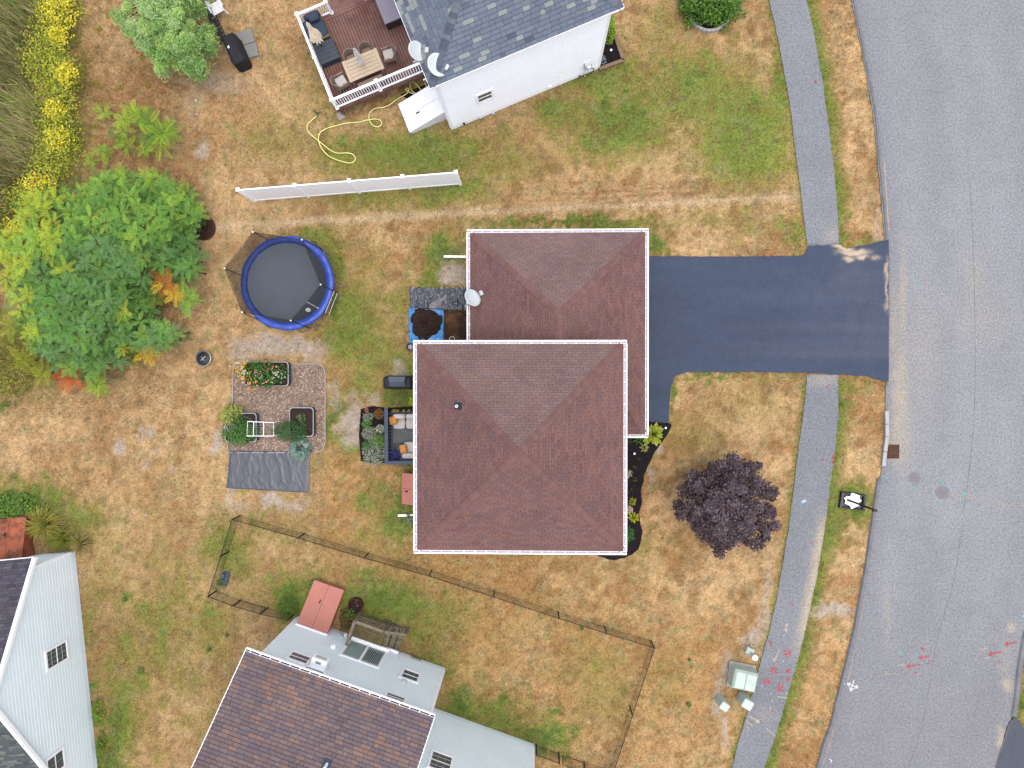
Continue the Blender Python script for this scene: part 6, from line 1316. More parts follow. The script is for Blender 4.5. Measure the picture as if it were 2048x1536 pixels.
b = MB(); b.tube([foot+Z3*.1, foot.lerp(Vector((top.x, top.y, 0)), .35)+Z3*1.5, top], .05, 10); b.build('pole', 'black_metal', t)
b = MB(); b.tube([P(1720,1005)+Z3*.12, foot.lerp(Vector((top.x, top.y, 0)), .3)+Z3*1.3], .03, 8); b.build('brace', 'black_metal', t)
b = MB(); b.obox(top-ex*.06, ex*.1, ey*.05, Z3*.07); b.build('bracket', 'black_metal', t); b = MB(); b.tube([top+ex*.03+ey*.05, top+ex*.09+ey*.05, top+ex*.09-ey*.05, top+ex*.03-ey*.05], .012, 5); b.build('hinge', 'steel', t)
sb_ = MB(); vs = []; c = P(1703,1000); n = 18
for i, z in ((1, .30), (2, .28), (3, .19)):
    for j in range(n): a = 2*math.pi*j/n; rr = .115*i*(1+.16*math.sin(j*2.3+i)+.1*math.sin(j*5)); vs.append((c.x+rr*math.cos(a)*1.15, c.y+rr*math.sin(a)*.95, z+R_.uniform(-.02, .02)))
sb_.add([(c.x, c.y, .31)]+vs, [(0, 1+j, 1+(j+1) % n) for j in range(n)]+[(1+i*n+j, 1+(i+1)*n+j, 1+(i+1)*n+(j+1) % n, 1+i*n+(j+1) % n) for i in range(2) for j in range(n)]); sb_.build('sandbag', 'white_vinyl', None, label='white plastic bag weighing down the basketball base', cat='bag')
# road drain and manholes
t = thing('road_drain', P(1784,903), 'square rusty grid drain in the road beside the granite kerb', 'drain'); c = P(1784,903); S_ = .64
b = MB(); b.box((c.x, c.y, .005), (S_, S_, .012)); b.build('pit', 'dark_inside', t); 
for k in range(9): o = -S_/2+S_*k/8; b = MB(); b.box((c.x+o, c.y, .022), (.026, S_+.03, .02)); b.build('bar', 'iron_orange', t); b = MB(); b.box((c.x, c.y+o, .0225), (S_+.03, .026, .02)); b.build('bar', 'iron_orange', t)
def manhole(px, py, r, label, k=1.0):
    c = P(px, py); t = thing('manhole_cover', c, label, 'manhole'); b = MB(); b.lathe(c, [(r, .0), (r, .014), (r*.93, .014), (r*.93, .010)], 32, cap=False); b.build('ring', 'manhole_iron', t)
    b = MB(); b.lathe(c, [(r*.925, .0), (r*.925, .0135)], 32); b.tube(circ(c, r*.55, .013, 24), .012, 4, closed=True); b.tube(circ(c, r*.25, .013, 16), .012, 4, closed=True); b.build('lid', 'manhole_iron', t)
manhole(1885,985,.33,'round grey manhole cover in the road with a pale crack beside it'); manhole(1829,956,.29,'faint round manhole cover nearer the kerb')
# utility boxes
t = thing('utility_cabinet', P(1490,1350), 'large pale green utility cabinet on a concrete pad by the footpath', 'cabinet')
o_ = P(1459,1320), P(1511,1330), P(1500,1382), P(1452,1370)
cB = sum(o_, Vector())/4; b = MB(); b.prism([(p.x, p.y) for p in o_], -.05, .10); b.build('pad', 'concrete', t)
cab = [P(1466,1330,.1), P(1503,1333,.1), P(1507,1376,.1), P(1463,1366,.1)]; ua = math.radians(-12); u_ = Vector((math.cos(ua), math.sin(ua), 0)); n_ = Vector((-u_.y, u_.x, 0)); c = P(1481,1349); HU = .82
pts = lambda sx, sy, z: [c+u_*(.56*sx*i)+n_*(.46*sy*j)+Z3*z for i, j in ((-1,-1),(1,-1),(1,1),(-1,1))]
b = MB(); v8 = pts(1, 1, .1)+pts(1, 1, HU-.12)+pts(.86, .84, HU); b.add(v8, [(i*4+k, i*4+(k+1) % 4, (i+1)*4+(k+1) % 4, (i+1)*4+k) for i in range(2) for k in range(4)]+[(8, 9, 10, 11)]); b.build('housing', 'utility_green', t)
for s in (-1, 1): b = MB(); b.obox(c+u_*s*.235+Z3*(HU+.012), u_*.22, n_*.36, Z3*.012); b.build('lid_panel', 'utility_green', t)
b = MB(); b.obox(c+Z3*(HU+.016), u_*.018, n_*.37, Z3*.02); b.build('ridge', 'concrete', t)
def pedestal(px, py, ang, w_, d_2, h, label):
    c = P(px, py); t = thing('utility_pedestal', c, label, 'utility box', 'utility pedestals by the footpath'); u = Vector((math.cos(ang), math.sin(ang), 0)); n = Vector((-u.y, u.x, 0)); b = MB()
    ring8 = lambda k, z: [c+u*w_*k*x+n*d_2*k*y+Z3*z for x, y in ((-.5,-.4),(-.4,-.5),(.4,-.5),(.5,-.4),(.5,.4),(.4,.5),(-.4,.5),(-.5,.4))]
    vs = ring8(1.1, 0)+ring8(1.0, h*.5)+ring8(.98, h*.93); b.add(vs, [(i*8+k, i*8+(k+1) % 8, (i+1)*8+(k+1) % 8, (i+1)*8+k) for i in range(2) for k in range(8)]); b.build('body', 'utility_green', t)
    b = MB(); vs = ring8(1.06, h*.92)+ring8(1.06, h*.97)+ring8(.9, h); b.add(vs, [(i*8+k, i*8+(k+1) % 8, (i+1)*8+(k+1) % 8, (i+1)*8+k) for i in range(2) for k in range(8)]+[tuple(range(16, 24))]); b.build('cap', 'utility_pale', t); return t
pedestal(1440,1398,math.radians(-35),.40,.36,.85,'pale green utility pedestal on the grass, left of the pair'); pedestal(1485,1394,math.radians(-30),.48,.42,.85,'pale green utility pedestal touching the footpath, right of the pair')
t = thing('utility_post', P(1498,1300), 'pale utility post with round white cap on bare soil above the green cabinet', 'utility box'); c = P(1497,1299)
b = MB(); b.box((c.x, c.y, .12), (.36, .3, .26), math.radians(-25)); b.box((c.x, c.y, .262), (.3, .24, .03), math.radians(-25)); b.build('box', 'utility_green', t)
c = P(1508,1309,.75); c.z = 0; c2 = P(1500,1303); b = MB(); b.tube([c2+Z3*.2, c2+Z3*.78], .07, 14); b.build('post', 'utility_pale', t); b = MB(); b.lathe(c2, [(.13, .74), (.145, .78), (.12, .85), (.02, .87)], 20); b.build('cap', 'white_vinyl', t)
for k in range(16):
    q = P(1496+R_.gauss(0, 11), 1288+R_.gauss(0, 8)); 
    if inpoly(np.array([q.x]), np.array([q.y]), POLY['sw2'])[0]: continue
    b = MB(); s = R_.uniform(.03, .07); b.lathe(q-Z3*.01, [(s*.7, 0), (s, s*.4), (s*.5, s*.8)], 7, sx=R_.uniform(.8, 1.5)); b.build('stone', 'stone', None, label='pale stone on the bare soil above the utility boxes', cat='stone', group='loose stones by the utility post')
# thing in the fenced yard: folded grey-blue slide
t = thing('plastic_slide', P(452,1157), 'small grey-blue plastic tray lying inside the black fence corner', 'tray'); c = P(452,1157); b = MB(); ua = math.radians(76); u_ = Vector((math.cos(ua), math.sin(ua), 0)); n_ = Vector((-u_.y, u_.x, 0)); vs = []
for i in range(7):
    f = i/6-.5
    for j, (o, z) in enumerate(((-.17, .14), (-.12, .03), (.12, .03), (.17, .14))): vs.append(c+u_*f*.74+n_*o*(1-.5*abs(f)**2)+Z3*(z+.12*f*f))
b.add(vs, [(i*4+j, (i+1)*4+j, (i+1)*4+j+1, i*4+j+1) for i in range(6) for j in range(3)]); b.build('tray', 'charcoal_paint', t)
b = MB(); q = P(448,1150); b.obox(q+Z3*.12, u_*.1, n_*.07, Z3*.04); b.build('handle', 'cover_top', t)
# ================================================================ WOODEN STOOP at the bottom house
st_ = thing('wooden_stoop', bl(3.6, .8), 'weathered grey wooden porch with railing and steps at the sliding door', 'porch'); zS = .55
sa0, sa1, sbD = 2.88, 4.42, 1.28
for k in range(9): b = MB(); b.obox(bl((sa0+sa1)/2, .08+k*.14, zS-.02), BU*(sa1-sa0)/2, BN*.064, Z3*.02); b.build('board', 'plank_mossy', st_)
b = MB(); b.obox(bl((sa0+sa1)/2, .65, zS-.14), BU*((sa1-sa0)/2-.04), BN*.58, Z3*.1); b.build('frame', 'grey_wood', st_)
for k in range(3):
    for j in range(2): b = MB(); b.obox(bl(sa1+.13+k*.29, .32+.62*j, zS-.16*(k+1)), BU*.125, BN*.30, Z3*.022); b.build('tread', 'grey_wood', st_)
for k in range(3): b = MB(); b.obox(bl(sa1+.13+k*.29, .64, (zS-.16*(k+1))/2-.03), BU*.11, BN*.58, Z3*((zS-.16*(k+1))/2-.02)); b.build('stringer', 'grey_wood', st_)
zr_ = zS+.92
def srail(p, q, zp, zq, n):
    b = MB(); b.beam(p+Z3*zp, q+Z3*zq, .13, .04); b.beam(p+Z3*(zp-.75), q+Z3*(zq-.75), .04, .09); ro = b.build('railing', 'grey_wood', st_)
    for i in range(n): f = (i+.5)/n; c = p.lerp(q, f); z = zp+(zq-zp)*f; b = MB(); b.box((c.x, c.y, z-.40), (.04, .04, .74)); b.build('baluster', 'grey_wood', ro)
srail(bl(sa0+.04, .08), bl(sa0+.04, sbD-.02), zr_, zr_, 7); srail(bl(sa0+.1, sbD), bl(sa1, sbD), zr_, zr_, 9); srail(bl(sa1, sbD), bl(sa1+.95, sbD), zr_, zr_-.5, 6)
for a, z in ((sa0+.04, zr_), (sa1, zr_), (sa1+.95, zr_-.5)): b = MB(); b.box(bl(a, sbD, (z)/2), (.09, .09, z+.04), math.atan2(BU.y, BU.x)); b.build('post', 'grey_wood', st_)
# timber edging and plants round the red cellar doors
for (p, q, lb) in (((608,1225),(632,1172),'grey timber board left of the red cellar doors, outer'),((612,1229),(637,1178),'grey timber board left of the red cellar doors, inner')):
    b = MB(); b.beam(P(*p)+Z3*.06, P(*q)+Z3*.06, .1, .12); b.build('timber_board', 'timber', None, label=lb, cat='board')
shrub('bed_plant', 690,1240,13,.5,[C(140,92,60),C(150,120,60),C(90,130,60)],'reddish-brown bush between cellar doors and wooden porch',320,.09,ry=22)
shrub('bed_plant', 700,1228,10,.4,[C(110,156,60),C(130,176,80)],'small green bush below the rusty fire pit',170,.08)
shrub('bed_plant', 575,1215,22,.35,[C(120,164,56),C(96,140,52)],'low green weeds left of the red cellar doors',500,.08,ry=24,stem=False)
shrub('bed_plant', 622,1172,10,.3,[C(120,170,60),C(140,184,80)],'green weeds above the timber boards',150,.08,stem=False)
# raised bed by the white house corner
t = thing('timber_bed', P(1222,100), 'timber-edged black mulch bed at the corner of the white house', 'garden bed')
b = MB(); b.prism([(p.x, p.y) for p in wpts([(1196,137),(1244,120),(1224,62),(1192,70)])], -.03, .08); b.build('mulch', 'mulch', t)
for p, q in (((1198,140),(1247,122)),((1246,122),(1225,60))): b = MB(); b.beam(P(*p)+Z3*.07, P(*q)+Z3*.07, .16, .18); b.build('timber', 'timber', t)
shrub('arborvitae', 1221,52,11,1.3,[C(150,190,50),C(130,176,44),C(176,206,70)],'bright green upright shrub behind the white house corner',900,.08,ry=26)
shrub('bed_plant', 1207,121,6,.25,[C(190,200,220),C(170,184,210)],'pale bluish small plant at the white house corner',80,.06,ry=9)
t = thing('path_light', P(1221,105), 'small round white lamp on the timber-edged mulch bed', 'lamp', 'white path lights'); c = P(1221,105); b = MB(); b.tube([c, c+Z3*.25], .012, 6); b.build('stake', 'steel', t); b = MB(); b.lathe(c, [(.02, .24), (.06, .27), (.03, .31)], 12); b.build('cap', 'white_vinyl', t)
b = MB(); b.prism([(p.x, p.y) for p in wpts([(800,190),(862,165),(875,178),(830,205)])], -.03, .03); b.build('soil_patch', 'mulch', None, label='black mulch strip between the deck and the grey cellar doors', kind='structure')
# shrub with stone ring at the top
t = thing('tree_ring', P(1420,15), 'curved pale block edging with mulch round the top shrub', 'edging'); c = P(1419,18)
b = MB(); b.lathe(c, [(1.05, -.02), (1.05, .06)], 30, sx=.95); b.build('mulch', 'mulch', t)
for k in range(22): a = math.pi+k*math.pi*2/44*1.35-.6; q = Vector((c.x+math.cos(a)*1.03, c.y+math.sin(a)*1.08, .07)); b = MB(); b.box(q, (.13, .19, .18), a); b.build('block', 'granite', t)
# curbside grass tufts under the white fence bottom, and debris on the lawn
for x, y, s in ((392,201,2.2),(394,229,1.6),(398,259,1.4),(230,962,1.5),(291,1030,1.5),(253,1520,1.6)):
    q = P(x, y); b = MB(); b.lathe(q, [(s/41*.6, 0), (s/41, .02), (s/41*.4, .05)], 7, sx=1.3); b.build('litter', 'paint_white', None, label='scrap of white litter on the dry grass', cat='litter', group='white litter scraps')
# ================================================================ TREES AND WILD GROWTH
def frond_mesh(col, L=.56, pairs=11, droop=.35, tip=None, lw=1.0):
    b = MB(); rach = lambda f: Vector((L*f, 0, .22*f*L-droop*L*f*f))
    for i in range(pairs):
        f = .16+.82*i/(pairs-1); p = rach(f); ll_ = lw*L*.19*math.sin(math.pi*(.22+.70*(i/(pairs-1))))+.03
        for s in (-1, 1):
            d = Vector((.45, s, -.28)).normalized(); q = p+d*ll_; w_ = Vector((1, 0, 0))*L*.027*lw; c = vcol(tip if (tip and f > .75) else col, .16)
            b.add([p-w_*.6, p+d*ll_*.45-w_+Z3*.01, q, p+d*ll_*.45+w_+Z3*.01], ((0, 1, 2, 3),), c)
    for i in range(3):
        a, e = rach(i/3), rach((i+1)/3); b.add([a+Vector((0, .008, 0)), e+Vector((0, .006, 0)), e-Vector((0, .006, 0)), a-Vector((0, .008, 0))], ((0, 1, 2, 3),), (col[0]*.9, col[1]*.75, col[2]*.6, 1))
    return b
def fronds_variants(cols, tips=None, **k): return [(lambda mb: (mb, mb.mesh('leaf', MATS['leaf'])))(frond_mesh(c, tip=(tips or {}).get(i), droop=d, **k)) for i, c in enumerate(cols) for d in (.15, .38, .6)]
def place_fronds(root, ros, variants, limit, pick=None):
    """ros: list of (Vector top, radius scale, n, colour weights)"""
    items = []
    for (c, sc, n, sel) in ros:
        a0 = R_.uniform(0, 6.28); mc_ = R_.choice(sel)
        for k in range(n):
            main = (mc_//3)*3+R_.randrange(3)
            a = a0+2*math.pi*k/n+R_.uniform(-.25, .25); el = R_.uniform(-.15, .6); s = sc*R_.uniform(.75, 1.15)
            M = Matrix.Translation(c+Z3*R_.uniform(-.2, .05)) @ Matrix.Rotation(a, 4, 'Z') @ Matrix.Rotation(-el, 4, 'Y') @ Matrix.Rotation(R_.uniform(-.3, .3), 4, 'X') @ Matrix.Diagonal((s, s, s, 1))
            items.append((c.z, M, main if R_.random() < .75 else R_.choice(sel)))
    items.sort(key=lambda t: -t[0]); st = MB()
    for i, (z, M, vi) in enumerate(items):
        mb, me = variants[vi]
        if i < limit: inst(me, 'leaf', root, M)
        else:
            o = len(st.v); st.v += [tuple(M @ Vector(v)) for v in mb.v]; st.f += [tuple(j+o for j in f) for f in mb.f]; st.c += mb.c
    if st.v: st.build('foliage', 'leaf', root, kind='stuff')
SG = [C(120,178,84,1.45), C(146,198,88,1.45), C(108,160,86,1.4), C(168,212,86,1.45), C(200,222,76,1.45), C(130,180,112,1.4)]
SG.append(C(84,130,66)); VS = fronds_variants(SG)  # darkest green for the lower fronds: shade between rosettes put into the colour
OUT = [(20,450),(60,405),(120,392),(180,362),(230,350),(300,355),(370,375),(396,428),(384,470),(385,520),(378,552),(330,560),(300,600),(305,640),(355,668),(320,692),(262,690),(232,722),(180,745),(130,735),(70,700),(35,650),(10,570),(-5,500)]
ox = [p[0] for p in OUT]; pts_ = []; tries = 0
while tries < 9000 and len(pts_) < 330:
    tries += 1; x, y = R_.uniform(0, 400), R_.uniform(352, 742)
    if not inpoly(np.array([x]), np.array([y]), OUT)[0]: continue
    if 300 < x < 420 and 552 < y < 650: continue
    if all((x-a)**2+(y-b_)**2 > 19**2 for a, b_ in pts_): pts_.append((x, y))
sc0 = P(200,550); sm = thing('sumac_thicket', sc0, 'large green sumac thicket with feathery leaves at the left', 'shrub')
ros = []; stm = MB()
for x, y in pts_:
    e = min(math.hypot(x-a, y-b_) for a, b_ in OUT); h = min(3.0, 1.5+e/60)+R_.uniform(-.28, .28); c = P(x, y, h); lime = (x < 110 and y < 520) or (x < 60) or R_.random() < .03
    hi = [9, 10, 11, 12, 13, 14] if lime else ([3, 4, 5, 0, 1, 2, 9, 10] if y < 480 else [0, 1, 2, 6, 7, 8, 15, 16, 17, 3, 4])
    ros.append((c, R_.uniform(.85, 1.15), R_.choice((9, 10, 11)), hi)); g = P(x+R_.uniform(-8, 8), y, 0); g = Vector((c.x*.96+sc0.x*.04, c.y*.96+sc0.y*.04, 0))
    stm = MB(); stm.tube([g, g.lerp(c, .5)+Vector((R_.uniform(-.1, .1), R_.uniform(-.1, .1), h*.0)), c], [.045, .03, .015], 6); stm.build('stem', 'bark', sm)
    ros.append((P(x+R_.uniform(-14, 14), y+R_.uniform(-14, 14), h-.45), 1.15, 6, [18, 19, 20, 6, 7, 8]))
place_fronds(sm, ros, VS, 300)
def sapling(px, py, h, sc, n, cols, label, name='sumac_sapling', tips=None, L=.7):
    c = P(px, py, h); t = thing(name, (c.x, c.y, 0), label, 'sapling', 'young sumacs'); v = fronds_variants(cols, tips, L=L, pairs=9, lw=1.35)
    place_fronds(t, [(c, sc, n, list(range(len(v)))), (c-Z3*.2, sc*.7, max(3, n//2), list(range(len(v))))], v, 99); b = MB(); b.tube([(c.x, c.y, 0), c], [.025, .01], 6); b.build('stem', 'bark', t)
LMK = 1.2; YL = [C(206,200,50), C(186,196,54)]; OR_ = [C(232,180,60,1.2), C(206,124,60,1.2), C(236,204,70,1.2)]; RD = [C(206,66,40), C(220,110,50)]; LM = [C(172,212,66,1.2), C(154,200,62,1.2), C(190,222,80,1.2)]
sapling(328,566,2.0,1.0,10,OR_,'orange-turning sumac sapling at the right side of the thicket',L=.8)
sapling(348,588,1.9,.8,9,[C(246,214,50,1.3),C(240,196,60,1.3)],'golden yellow sumac sapling beside the orange one')
sapling(313,600,1.6,.7,8,[C(150,170,50),C(130,150,50)],'olive sumac sapling between the thicket and the orange sapling')
sapling(374,598,1.7,1.15,12,[C(126,180,76,1.4),C(146,196,80,1.4)],'green sumac sapling standing off the right side of the thicket')
sapling(296,706,1.3,.95,9,[C(236,206,54,1.2),C(236,170,56,1.2)],'yellow-orange sumac sapling below the thicket')
sapling(262,716,.9,.75,7,[C(226,212,60,1.2),C(220,180,60,1.2)],'small yellow sumac sapling left of the yellow-orange one')
sapling(138,756,1.2,1.0,10,[C(226,206,60,1.2),C(220,80,50,1.2),C(226,124,54,1.2)],'red and yellow sumac sapling below the thicket')
sapling(192,768,1.1,1.0,11,LM,'lime sumac sapling at the bottom of the thicket')
sapling(325,665,1.6,1.1,12,[C(160,208,100,1.4),C(140,192,104,1.4)],'pale green sumac sapling at the lower right of the thicket')
sapling(45,720,1.0,1.1,11,[C(180,190,60),C(200,180,60)],'yellow-green sumac sapling at the lower left of the thicket')
sapling(85,745,.8,1.0,10,[C(170,186,60),C(190,200,70)],'lime-yellow sumac sapling left of the red and yellow one')
sapling(25,650,1.2,1.2,12,[C(170,196,60),C(186,200,70)],'yellowish sumac sapling at the left edge of the photo')
sapling(205,222,.6,.7,8,LM,'lime sumac sapling in the brown grass, topmost of its patch'); sapling(204,302,.6,.8,9,LM,'lime sumac sapling at the lower left of the lime patch'); sapling(180,318,.5,.65,8,LM,'small lime sumac sapling nearest the goldenrod')
sapling(288,298,.5,.7,8,LM,'lime sumac sapling just below the lime patch'); sapling(2,812,.5,.6,7,[C(90,150,50),C(110,170,60)],'small green sapling at the left edge above the red roof box')
t = thing('sumac_patch', P(285,260), 'patch of young lime-green sumacs in the brown grass', 'shrub'); v = fronds_variants(LM+[C(120,166,60)], L=.72, pairs=10, lw=1.3)
place_fronds(t, [(P(x, y, h), s, 9, list(range(len(v)))) for x, y, h, s in ((250,240,.9,.85),(266,222,.8,.8),(283,232,.9,.8),(300,246,1.2,1.0),(322,268,1.4,1.15),(300,272,1.2,1.0),(318,288,1.0,.9),(338,258,1.0,.8),(232,270,.6,.75),(250,290,.6,.75),(246,258,.7,.7))], v, 150)
# fluffy blue-green tree at the top
def clump_tree(name, outline, n, zr, rc, leaves, size, cols, label, cat, trunk, shape, seed, colvar=.28, bark='bark', trunk_r=.1, zc=.0, edge_k=60., lim=(0, 2048, 0, 1536)):
    xs = [p[0] for p in outline]; ys = [p[1] for p in outline]; rr = random.Random(seed); C_ = []; tries = 0
    while len(C_) < n and tries < 20000:
        tries += 1; x, y = rr.uniform(min(xs), max(xs)), rr.uniform(min(ys), max(ys))
        if not inpoly(np.array([x]), np.array([y]), outline)[0]: continue
        if all((x-a)**2+(y-b_)**2 > (rc*41*.62)**2 for a, b_, _ in C_):
            e = min(math.hypot(x-(outline[i][0]+outline[(i+1) % len(outline)][0])/2, y-(outline[i][1]+outline[(i+1) % len(outline)][1])/2) for i in range(len(outline)))
            C_.append((x, y, min(zr[1], zr[0]+(zr[1]-zr[0])*e/edge_k)+rr.uniform(-.25, .25)))
    g = trunk; t = thing(name, g, label, cat); b = MB(); ht = zr[1]*.85; b.tube([g-Z3*.05, g+Z3*ht*.5, g+Z3*ht], [trunk_r, trunk_r*.7, .03], 8); b.build('trunk', bark, t)
    rs = np.random.RandomState(seed); allp = [[] for _ in cols]
    br = MB()
    for i, (x, y, z) in enumerate(C_):
        c = P(x, y, z); k = rs.randint(0, leaves//2)+leaves*3//4; d = rs.normal(0, 1, (k, 3)); d /= np.linalg.norm(d, axis=1)[:, None]; r_ = rc*rs.uniform(.7, 1.25); pts = np.array(c)+d*(.12+1.0*rs.rand(k)**.55)[:, None]*r_*np.array([1, 1, .75]); allp[i % len(cols)].append(pts)
        br.tube([g+Z3*max(.4, z*.55), g.lerp(Vector((c.x, c.y, 0)), .6)+Z3*z*.85, c], [.035, .02, .008], 5)
        if z > zr[0]+.4: 
            k2 = k//3; low = np.array(c)-np.array([0, 0, .5])+rs.normal(0, r_*.6, (k2, 3)); allp[(i+1) % len(cols)].append(low)
    br.build('branches', bark, t)
    for i, c in enumerate(cols):
        if allp[i]: leaf_cloud('crown', t, np.vstack(allp[i]), None, size, c, shape=shape, seed=seed+i, var=colvar)
    return t
clump_tree('conifer_tree', [(226,34),(245,15),(255,-20),(262,-90),(410,-90),(408,0),(414,45),(430,85),(424,120),(420,154),(395,156),(372,146),(345,142),(312,143),(302,112),(272,88),(246,60)], 150, (1.3, 3.6), .27, 210, .14, [[C(164,206,130,1.4),C(182,216,142,1.4)],[C(138,186,100,1.35),C(152,198,112,1.35)],[C(182,218,124,1.4),C(164,206,108,1.4)]], 'fluffy pale green conifer at the top left', 'tree', P(335,20), .42, 5, trunk_r=.12)
clump_tree('maple_tree', [(1352,1030),(1360,985),(1380,960),(1388,938),(1404,955),(1420,925),(1462,918),(1505,926),(1528,920),(1530,958),(1550,990),(1545,1020),(1556,1052),(1545,1085),(1510,1094),(1490,1080),(1465,1085),(1440,1108),(1420,1085),(1395,1062),(1380,1052)], 150, (1.7, 3.1), .25, 120, .135, [[C(112,96,106),C(128,112,124)],[C(90,74,82),C(106,82,90)],[C(76,68,78),C(122,100,106)]], 'dark purple-leaved maple on the front lawn', 'tree', P(1445,1000), .95, 9, colvar=.5)
shrub('round_shrub', 1428,-12,62,1.7,[C(96,150,48),C(120,168,60),C(140,180,70),C(80,130,44)],'dense green shrub inside the pale block ring at the top',5200,.13,ry=47,shape=1.1)
# wild strip: reeds, goldenrod, long grass
def scatter(outline, n, seed):
    r = np.random.RandomState(seed); xs = [p[0] for p in outline]; ys = [p[1] for p in outline]; X = r.uniform(min(xs), max(xs), n*2); Y = r.uniform(min(ys), max(ys), n*2); k = inpoly(X, Y, outline); return X[k][:n], Y[k][:n], r
def px2w(X, Y, h=0.0):
    d = _Q3 @ np.vstack([(X-1024)/F, -(Y-768)/F, -np.ones_like(X)]); k = (h-H)/d[2]; return d[0]*k, d[1]*k
REED = [(-140,-120),(85,-120),(98,40),(66,110),(70,160),(98,230),(88,300),(80,345),(45,375),(50,420),(10,460),(-140,480)]
X, Y, r = scatter(REED, 9500, 3); wx, wy = px2w(X, Y); n = len(wx); hh = r.uniform(.9, 1.9, n); a = r.uniform(0, 6.28, n); ln = r.uniform(.1, .8, n); w_ = r.uniform(.008, .02, n)
V = np.empty((n, 5, 3)); dx, dy = np.cos(a), np.sin(a)
for i, (f, g) in enumerate(((0, 0), (0, 0), (.6, .35), (.6, .35), (1, 1))):
    s = (1, -1, .9, -.9, 0)[i]; V[:, i] = np.stack([wx+dx*ln*g-dy*w_*s, wy+dy*ln*g+dx*w_*s, hh*f], 1)
T3 = np.concatenate([np.arange(n)[:, None]*5+np.array([0, 1, 2]), np.arange(n)[:, None]*5+np.array([1, 3, 2]), np.arange(n)[:, None]*5+np.array([2, 3, 4])])
cl = np.array([C(*c)[:3] for c in ((150,164,92),(190,172,134),(126,148,80),(212,194,156),(150,140,100),(140,166,78))])[r.randint(0, 6, n)]*r.uniform(.9, 2.5, n)[:, None]*(.5+1.1*fbm(wx, wy, .9, 3, 201))[:, None]
setp(link_mesh('reeds', np_mesh('reeds', V.reshape(-1, 3), T3, MATS['leaf'], np.repeat(np.hstack([cl, np.ones((n, 1))]), 5, 0)), None, (0, 0, 0)), 'tall mass of dry reeds along the left edge', 'reeds', None, 'stuff')
GOLD = [(60,-80),(150,-80),(168,30),(140,90),(162,150),(158,230),(165,300),(135,380),(95,420),(40,440),(30,410),(85,350),(92,290),(100,220),(72,150),(75,100),(98,40)]
X, Y, r = scatter(GOLD, 11000, 4); X = X+r.normal(0, 9, len(X))+14*(fbm(Y*.02, X*.02, 1.0, 3, 61)-.5); Y = Y+r.normal(0, 6, len(Y)); hz = r.uniform(.15, 1.1, len(X)); wx, wy = px2w(X, Y, 0.0); wx = wx*(1); leaf_cloud('goldenrod_leaves', None, np.stack([wx, wy, hz], 1), None, .15, [C(184,202,62,1.4),C(208,214,66,1.4),C(140,166,56,1.2),C(220,216,70,1.2),C(120,146,52,1.1)], 'stuff', .45, seed=4, label='yellow-green undergrowth between the reeds and the brown grass', cat='undergrowth')
LOWL = [(-60,450),(35,430),(20,520),(-5,560),(15,640),(40,690),(90,735),(60,790),(-60,800)]
X, Y, r = scatter(LOWL, 4500, 14); hz = r.uniform(.1, .9, len(X)); wx, wy = px2w(X, Y, 0.0); leaf_cloud('weed_leaves', None, np.stack([wx, wy, hz], 1), None, .15, [C(160,170,54),C(190,186,60),C(120,140,50)], 'stuff', .5, seed=15, label='yellow-green weeds under the left side of the sumac thicket', cat='undergrowth')
for x, y, rp, nn, lb in ((112,18,44,900,'goldenrod clump at the top edge, beside the reeds'),(112,68,22,460,'goldenrod clump, second from the top edge'),(127,143,26,620,'rounded goldenrod clump halfway down the strip'),(104,218,24,420,'goldenrod clump above the lime saplings, beside the reeds'),(108,275,28,420,'greenish goldenrod clump beside the reeds, lowest on the strip'),(72,374,34,640,'goldenrod clump at the upper left of the sumac thicket'),(20,455,26,380,'goldenrod clump at the left of the sumac thicket')):
    c = P(x, y, 1.1); t = thing('goldenrod', (c.x, c.y, 0), lb, 'plant', 'goldenrod clumps'); rr = rp/41; nn = int(nn*.85)
    leaf_cloud('bloom', t, dome_pts((c.x, c.y, .75), rr, rr, .55, nn, x, .3, .3), None, .11, [C(250,230,50,1.45),C(242,220,48,1.45),C(226,218,56,1.4),C(252,238,90,1.45),C(200,208,60,1.2)], 'stuff', seed=x, shape=.8); leaf_cloud('foliage', t, dome_pts((c.x, c.y, .2), rr*1.1, rr*1.1, .8, nn//2, y, .3, .3), None, .14, [C(150,170,50),C(176,184,56)], seed=y, shape=.4)
LG = [(150,-60),(260,-60),(250,60),(320,160),(370,170),(360,230),(350,330),(390,360),(380,470),(370,560),(400,620),(340,700),(330,790),(190,840),(0,830),(-60,780),(0,700),(120,420),(160,330),(150,150)]
def keep_lg(X_, Y_, r): px, py = proj_np(X_, Y_, 0*X_); return inpoly(px, py, LG)
V, cc = blades(60000, (-27.5, -14), (-4, 20), .14, .34, .009, keep_lg, seed=8, lean=1.25)
setp(link_mesh('long_grass', np_mesh('long_grass', V, np.arange(len(V)).reshape(-1, 3), MATS['grass'], cc), None, (0, 0, 0)), 'long unmown brown grass round the sumac thicket', 'grass', None, 'stuff')
for k, (x, y) in enumerate(((217,31),(199,57),(168,140),(242,175),(297,171),(192,253),(285,116),(184,166),(225,24),(196,172))):
    rosette('pale_weed', x, y, 7, 8, [C(206,200,80), C(186,190,70)], 'pale yellow star-shaped weed in the brown grass', .15, lw=.28, rings=1, group='pale star weeds')
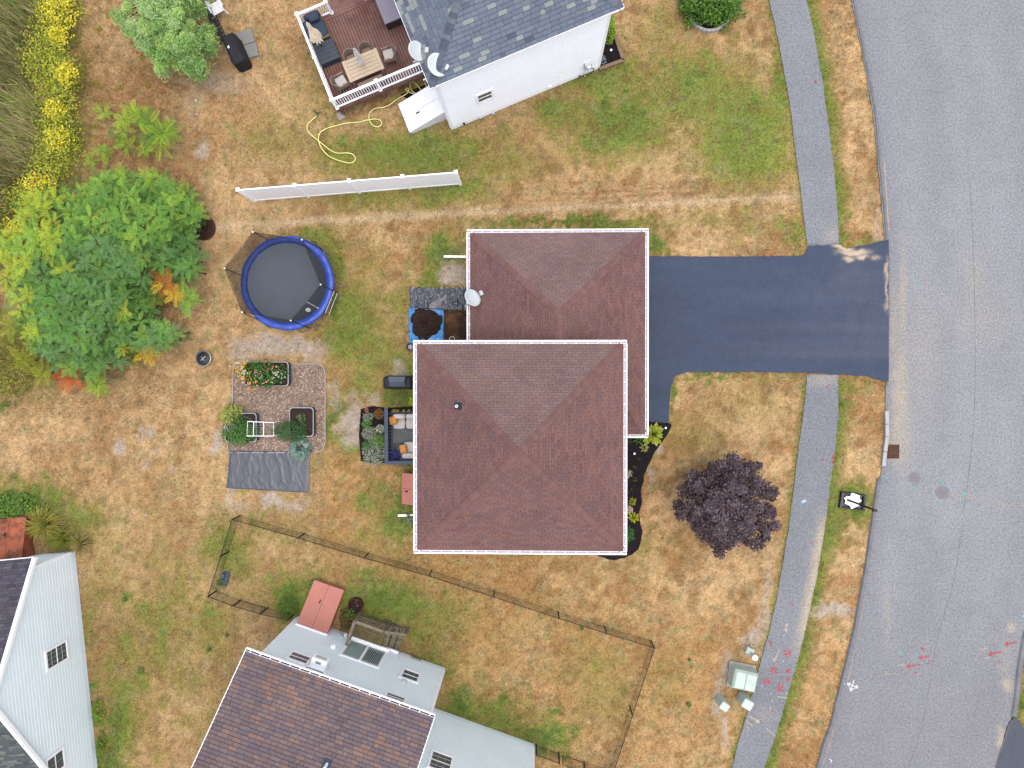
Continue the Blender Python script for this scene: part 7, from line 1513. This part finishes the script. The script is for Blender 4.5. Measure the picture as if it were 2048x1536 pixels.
# plants by the left house
def strap_plant(px, py, n, L, cols, label, h=.6):
    c = P(px, py); t = thing('daylily', c, label, 'plant'); b = MB()
    for k in range(n):
        a = R_.uniform(0, 6.28); l = L*R_.uniform(.6, 1.15); d = Vector((math.cos(a), math.sin(a), 0)); s = Vector((-d.y, d.x, 0))*.018; hh_ = h*R_.uniform(.5, 1.2); col = vcol(R_.choice(cols), .25); p = [c+d*l*f+Z3*(hh_*math.sin(math.pi*f*.72)) for f in (0, .3, .6, .85, 1)]
        for i in range(4): w0, w1 = (1-.2*i), (1-.2*(i+1)); b.quad(p[i]+s*w0, p[i]-s*w0, p[i+1]-s*w1, p[i+1]+s*w1, col)
    b.build('foliage', 'leaf', t); return t
strap_plant(100,1045,230,1.0,[C(196,194,70),C(176,180,60),C(206,190,110)],'strappy yellow-green daylily right of the rusty box roof',.7)
strap_plant(130,1076,170,.8,[C(170,176,60),C(150,164,56)],'low yellow-green daylily above the pale gable corner',.5)
strap_plant(168,1085,150,.6,[C(196,176,120),C(176,170,80),C(160,150,70)],'dry tan-tipped clump at the pale gable corner',.45)
shrub('bed_plant', 82,1052,14,.5,[C(150,176,84),C(130,160,80)],'light green bush touching the rusty box roof',260,.1); shrub('bed_plant', 4,1072,12,.9,[C(150,164,130),C(170,180,150)],'grey-green sprig at the left edge of the rusty box roof',120,.1)
shrub('bed_plant', 20,1012,60,.35,[C(96,150,50),C(120,170,60),C(140,180,70)],'bright green weeds above the rusty box roof',1100,.11,ry=30,stem=False)
shrub('bed_plant', 195,1422,12,.4,[C(150,190,50),C(130,176,50)],'lime weed against the pale gable wall, uppermost',150,.12,ry=22,stem=False); shrub('bed_plant', 200,1490,10,.35,[C(140,180,50),C(120,166,50)],'lime weed against the pale gable wall, lowest',140,.12,ry=26,stem=False)
for x, y, rp, lb in ((282,1343,8,'largest green weed tuft on the lawn between the two pale houses'),(249,1200,5,'green weed tuft right of the pale gable corner'),(417,1300,4,'small green weed tuft left of the brown roof corner'),(440,1165,8,'green weed tuft touching the grey-blue tray inside the fence'),(453,1272,3,'tiny green weed tuft below the chain-link gate'),(1164,1257,3,'tiny green weed tuft inside the fence by its upper run'),(1378,1410,5,'green weed tuft left of the utility pedestals'),(1379,1320,3,'tiny green weed tuft left of the green cabinet')):
    shrub('weed_tuft', x, y, rp, .15, [C(110,164,50), C(90,140,46)], lb, 50, .08, group='weed tufts on the lawn', stem=False)
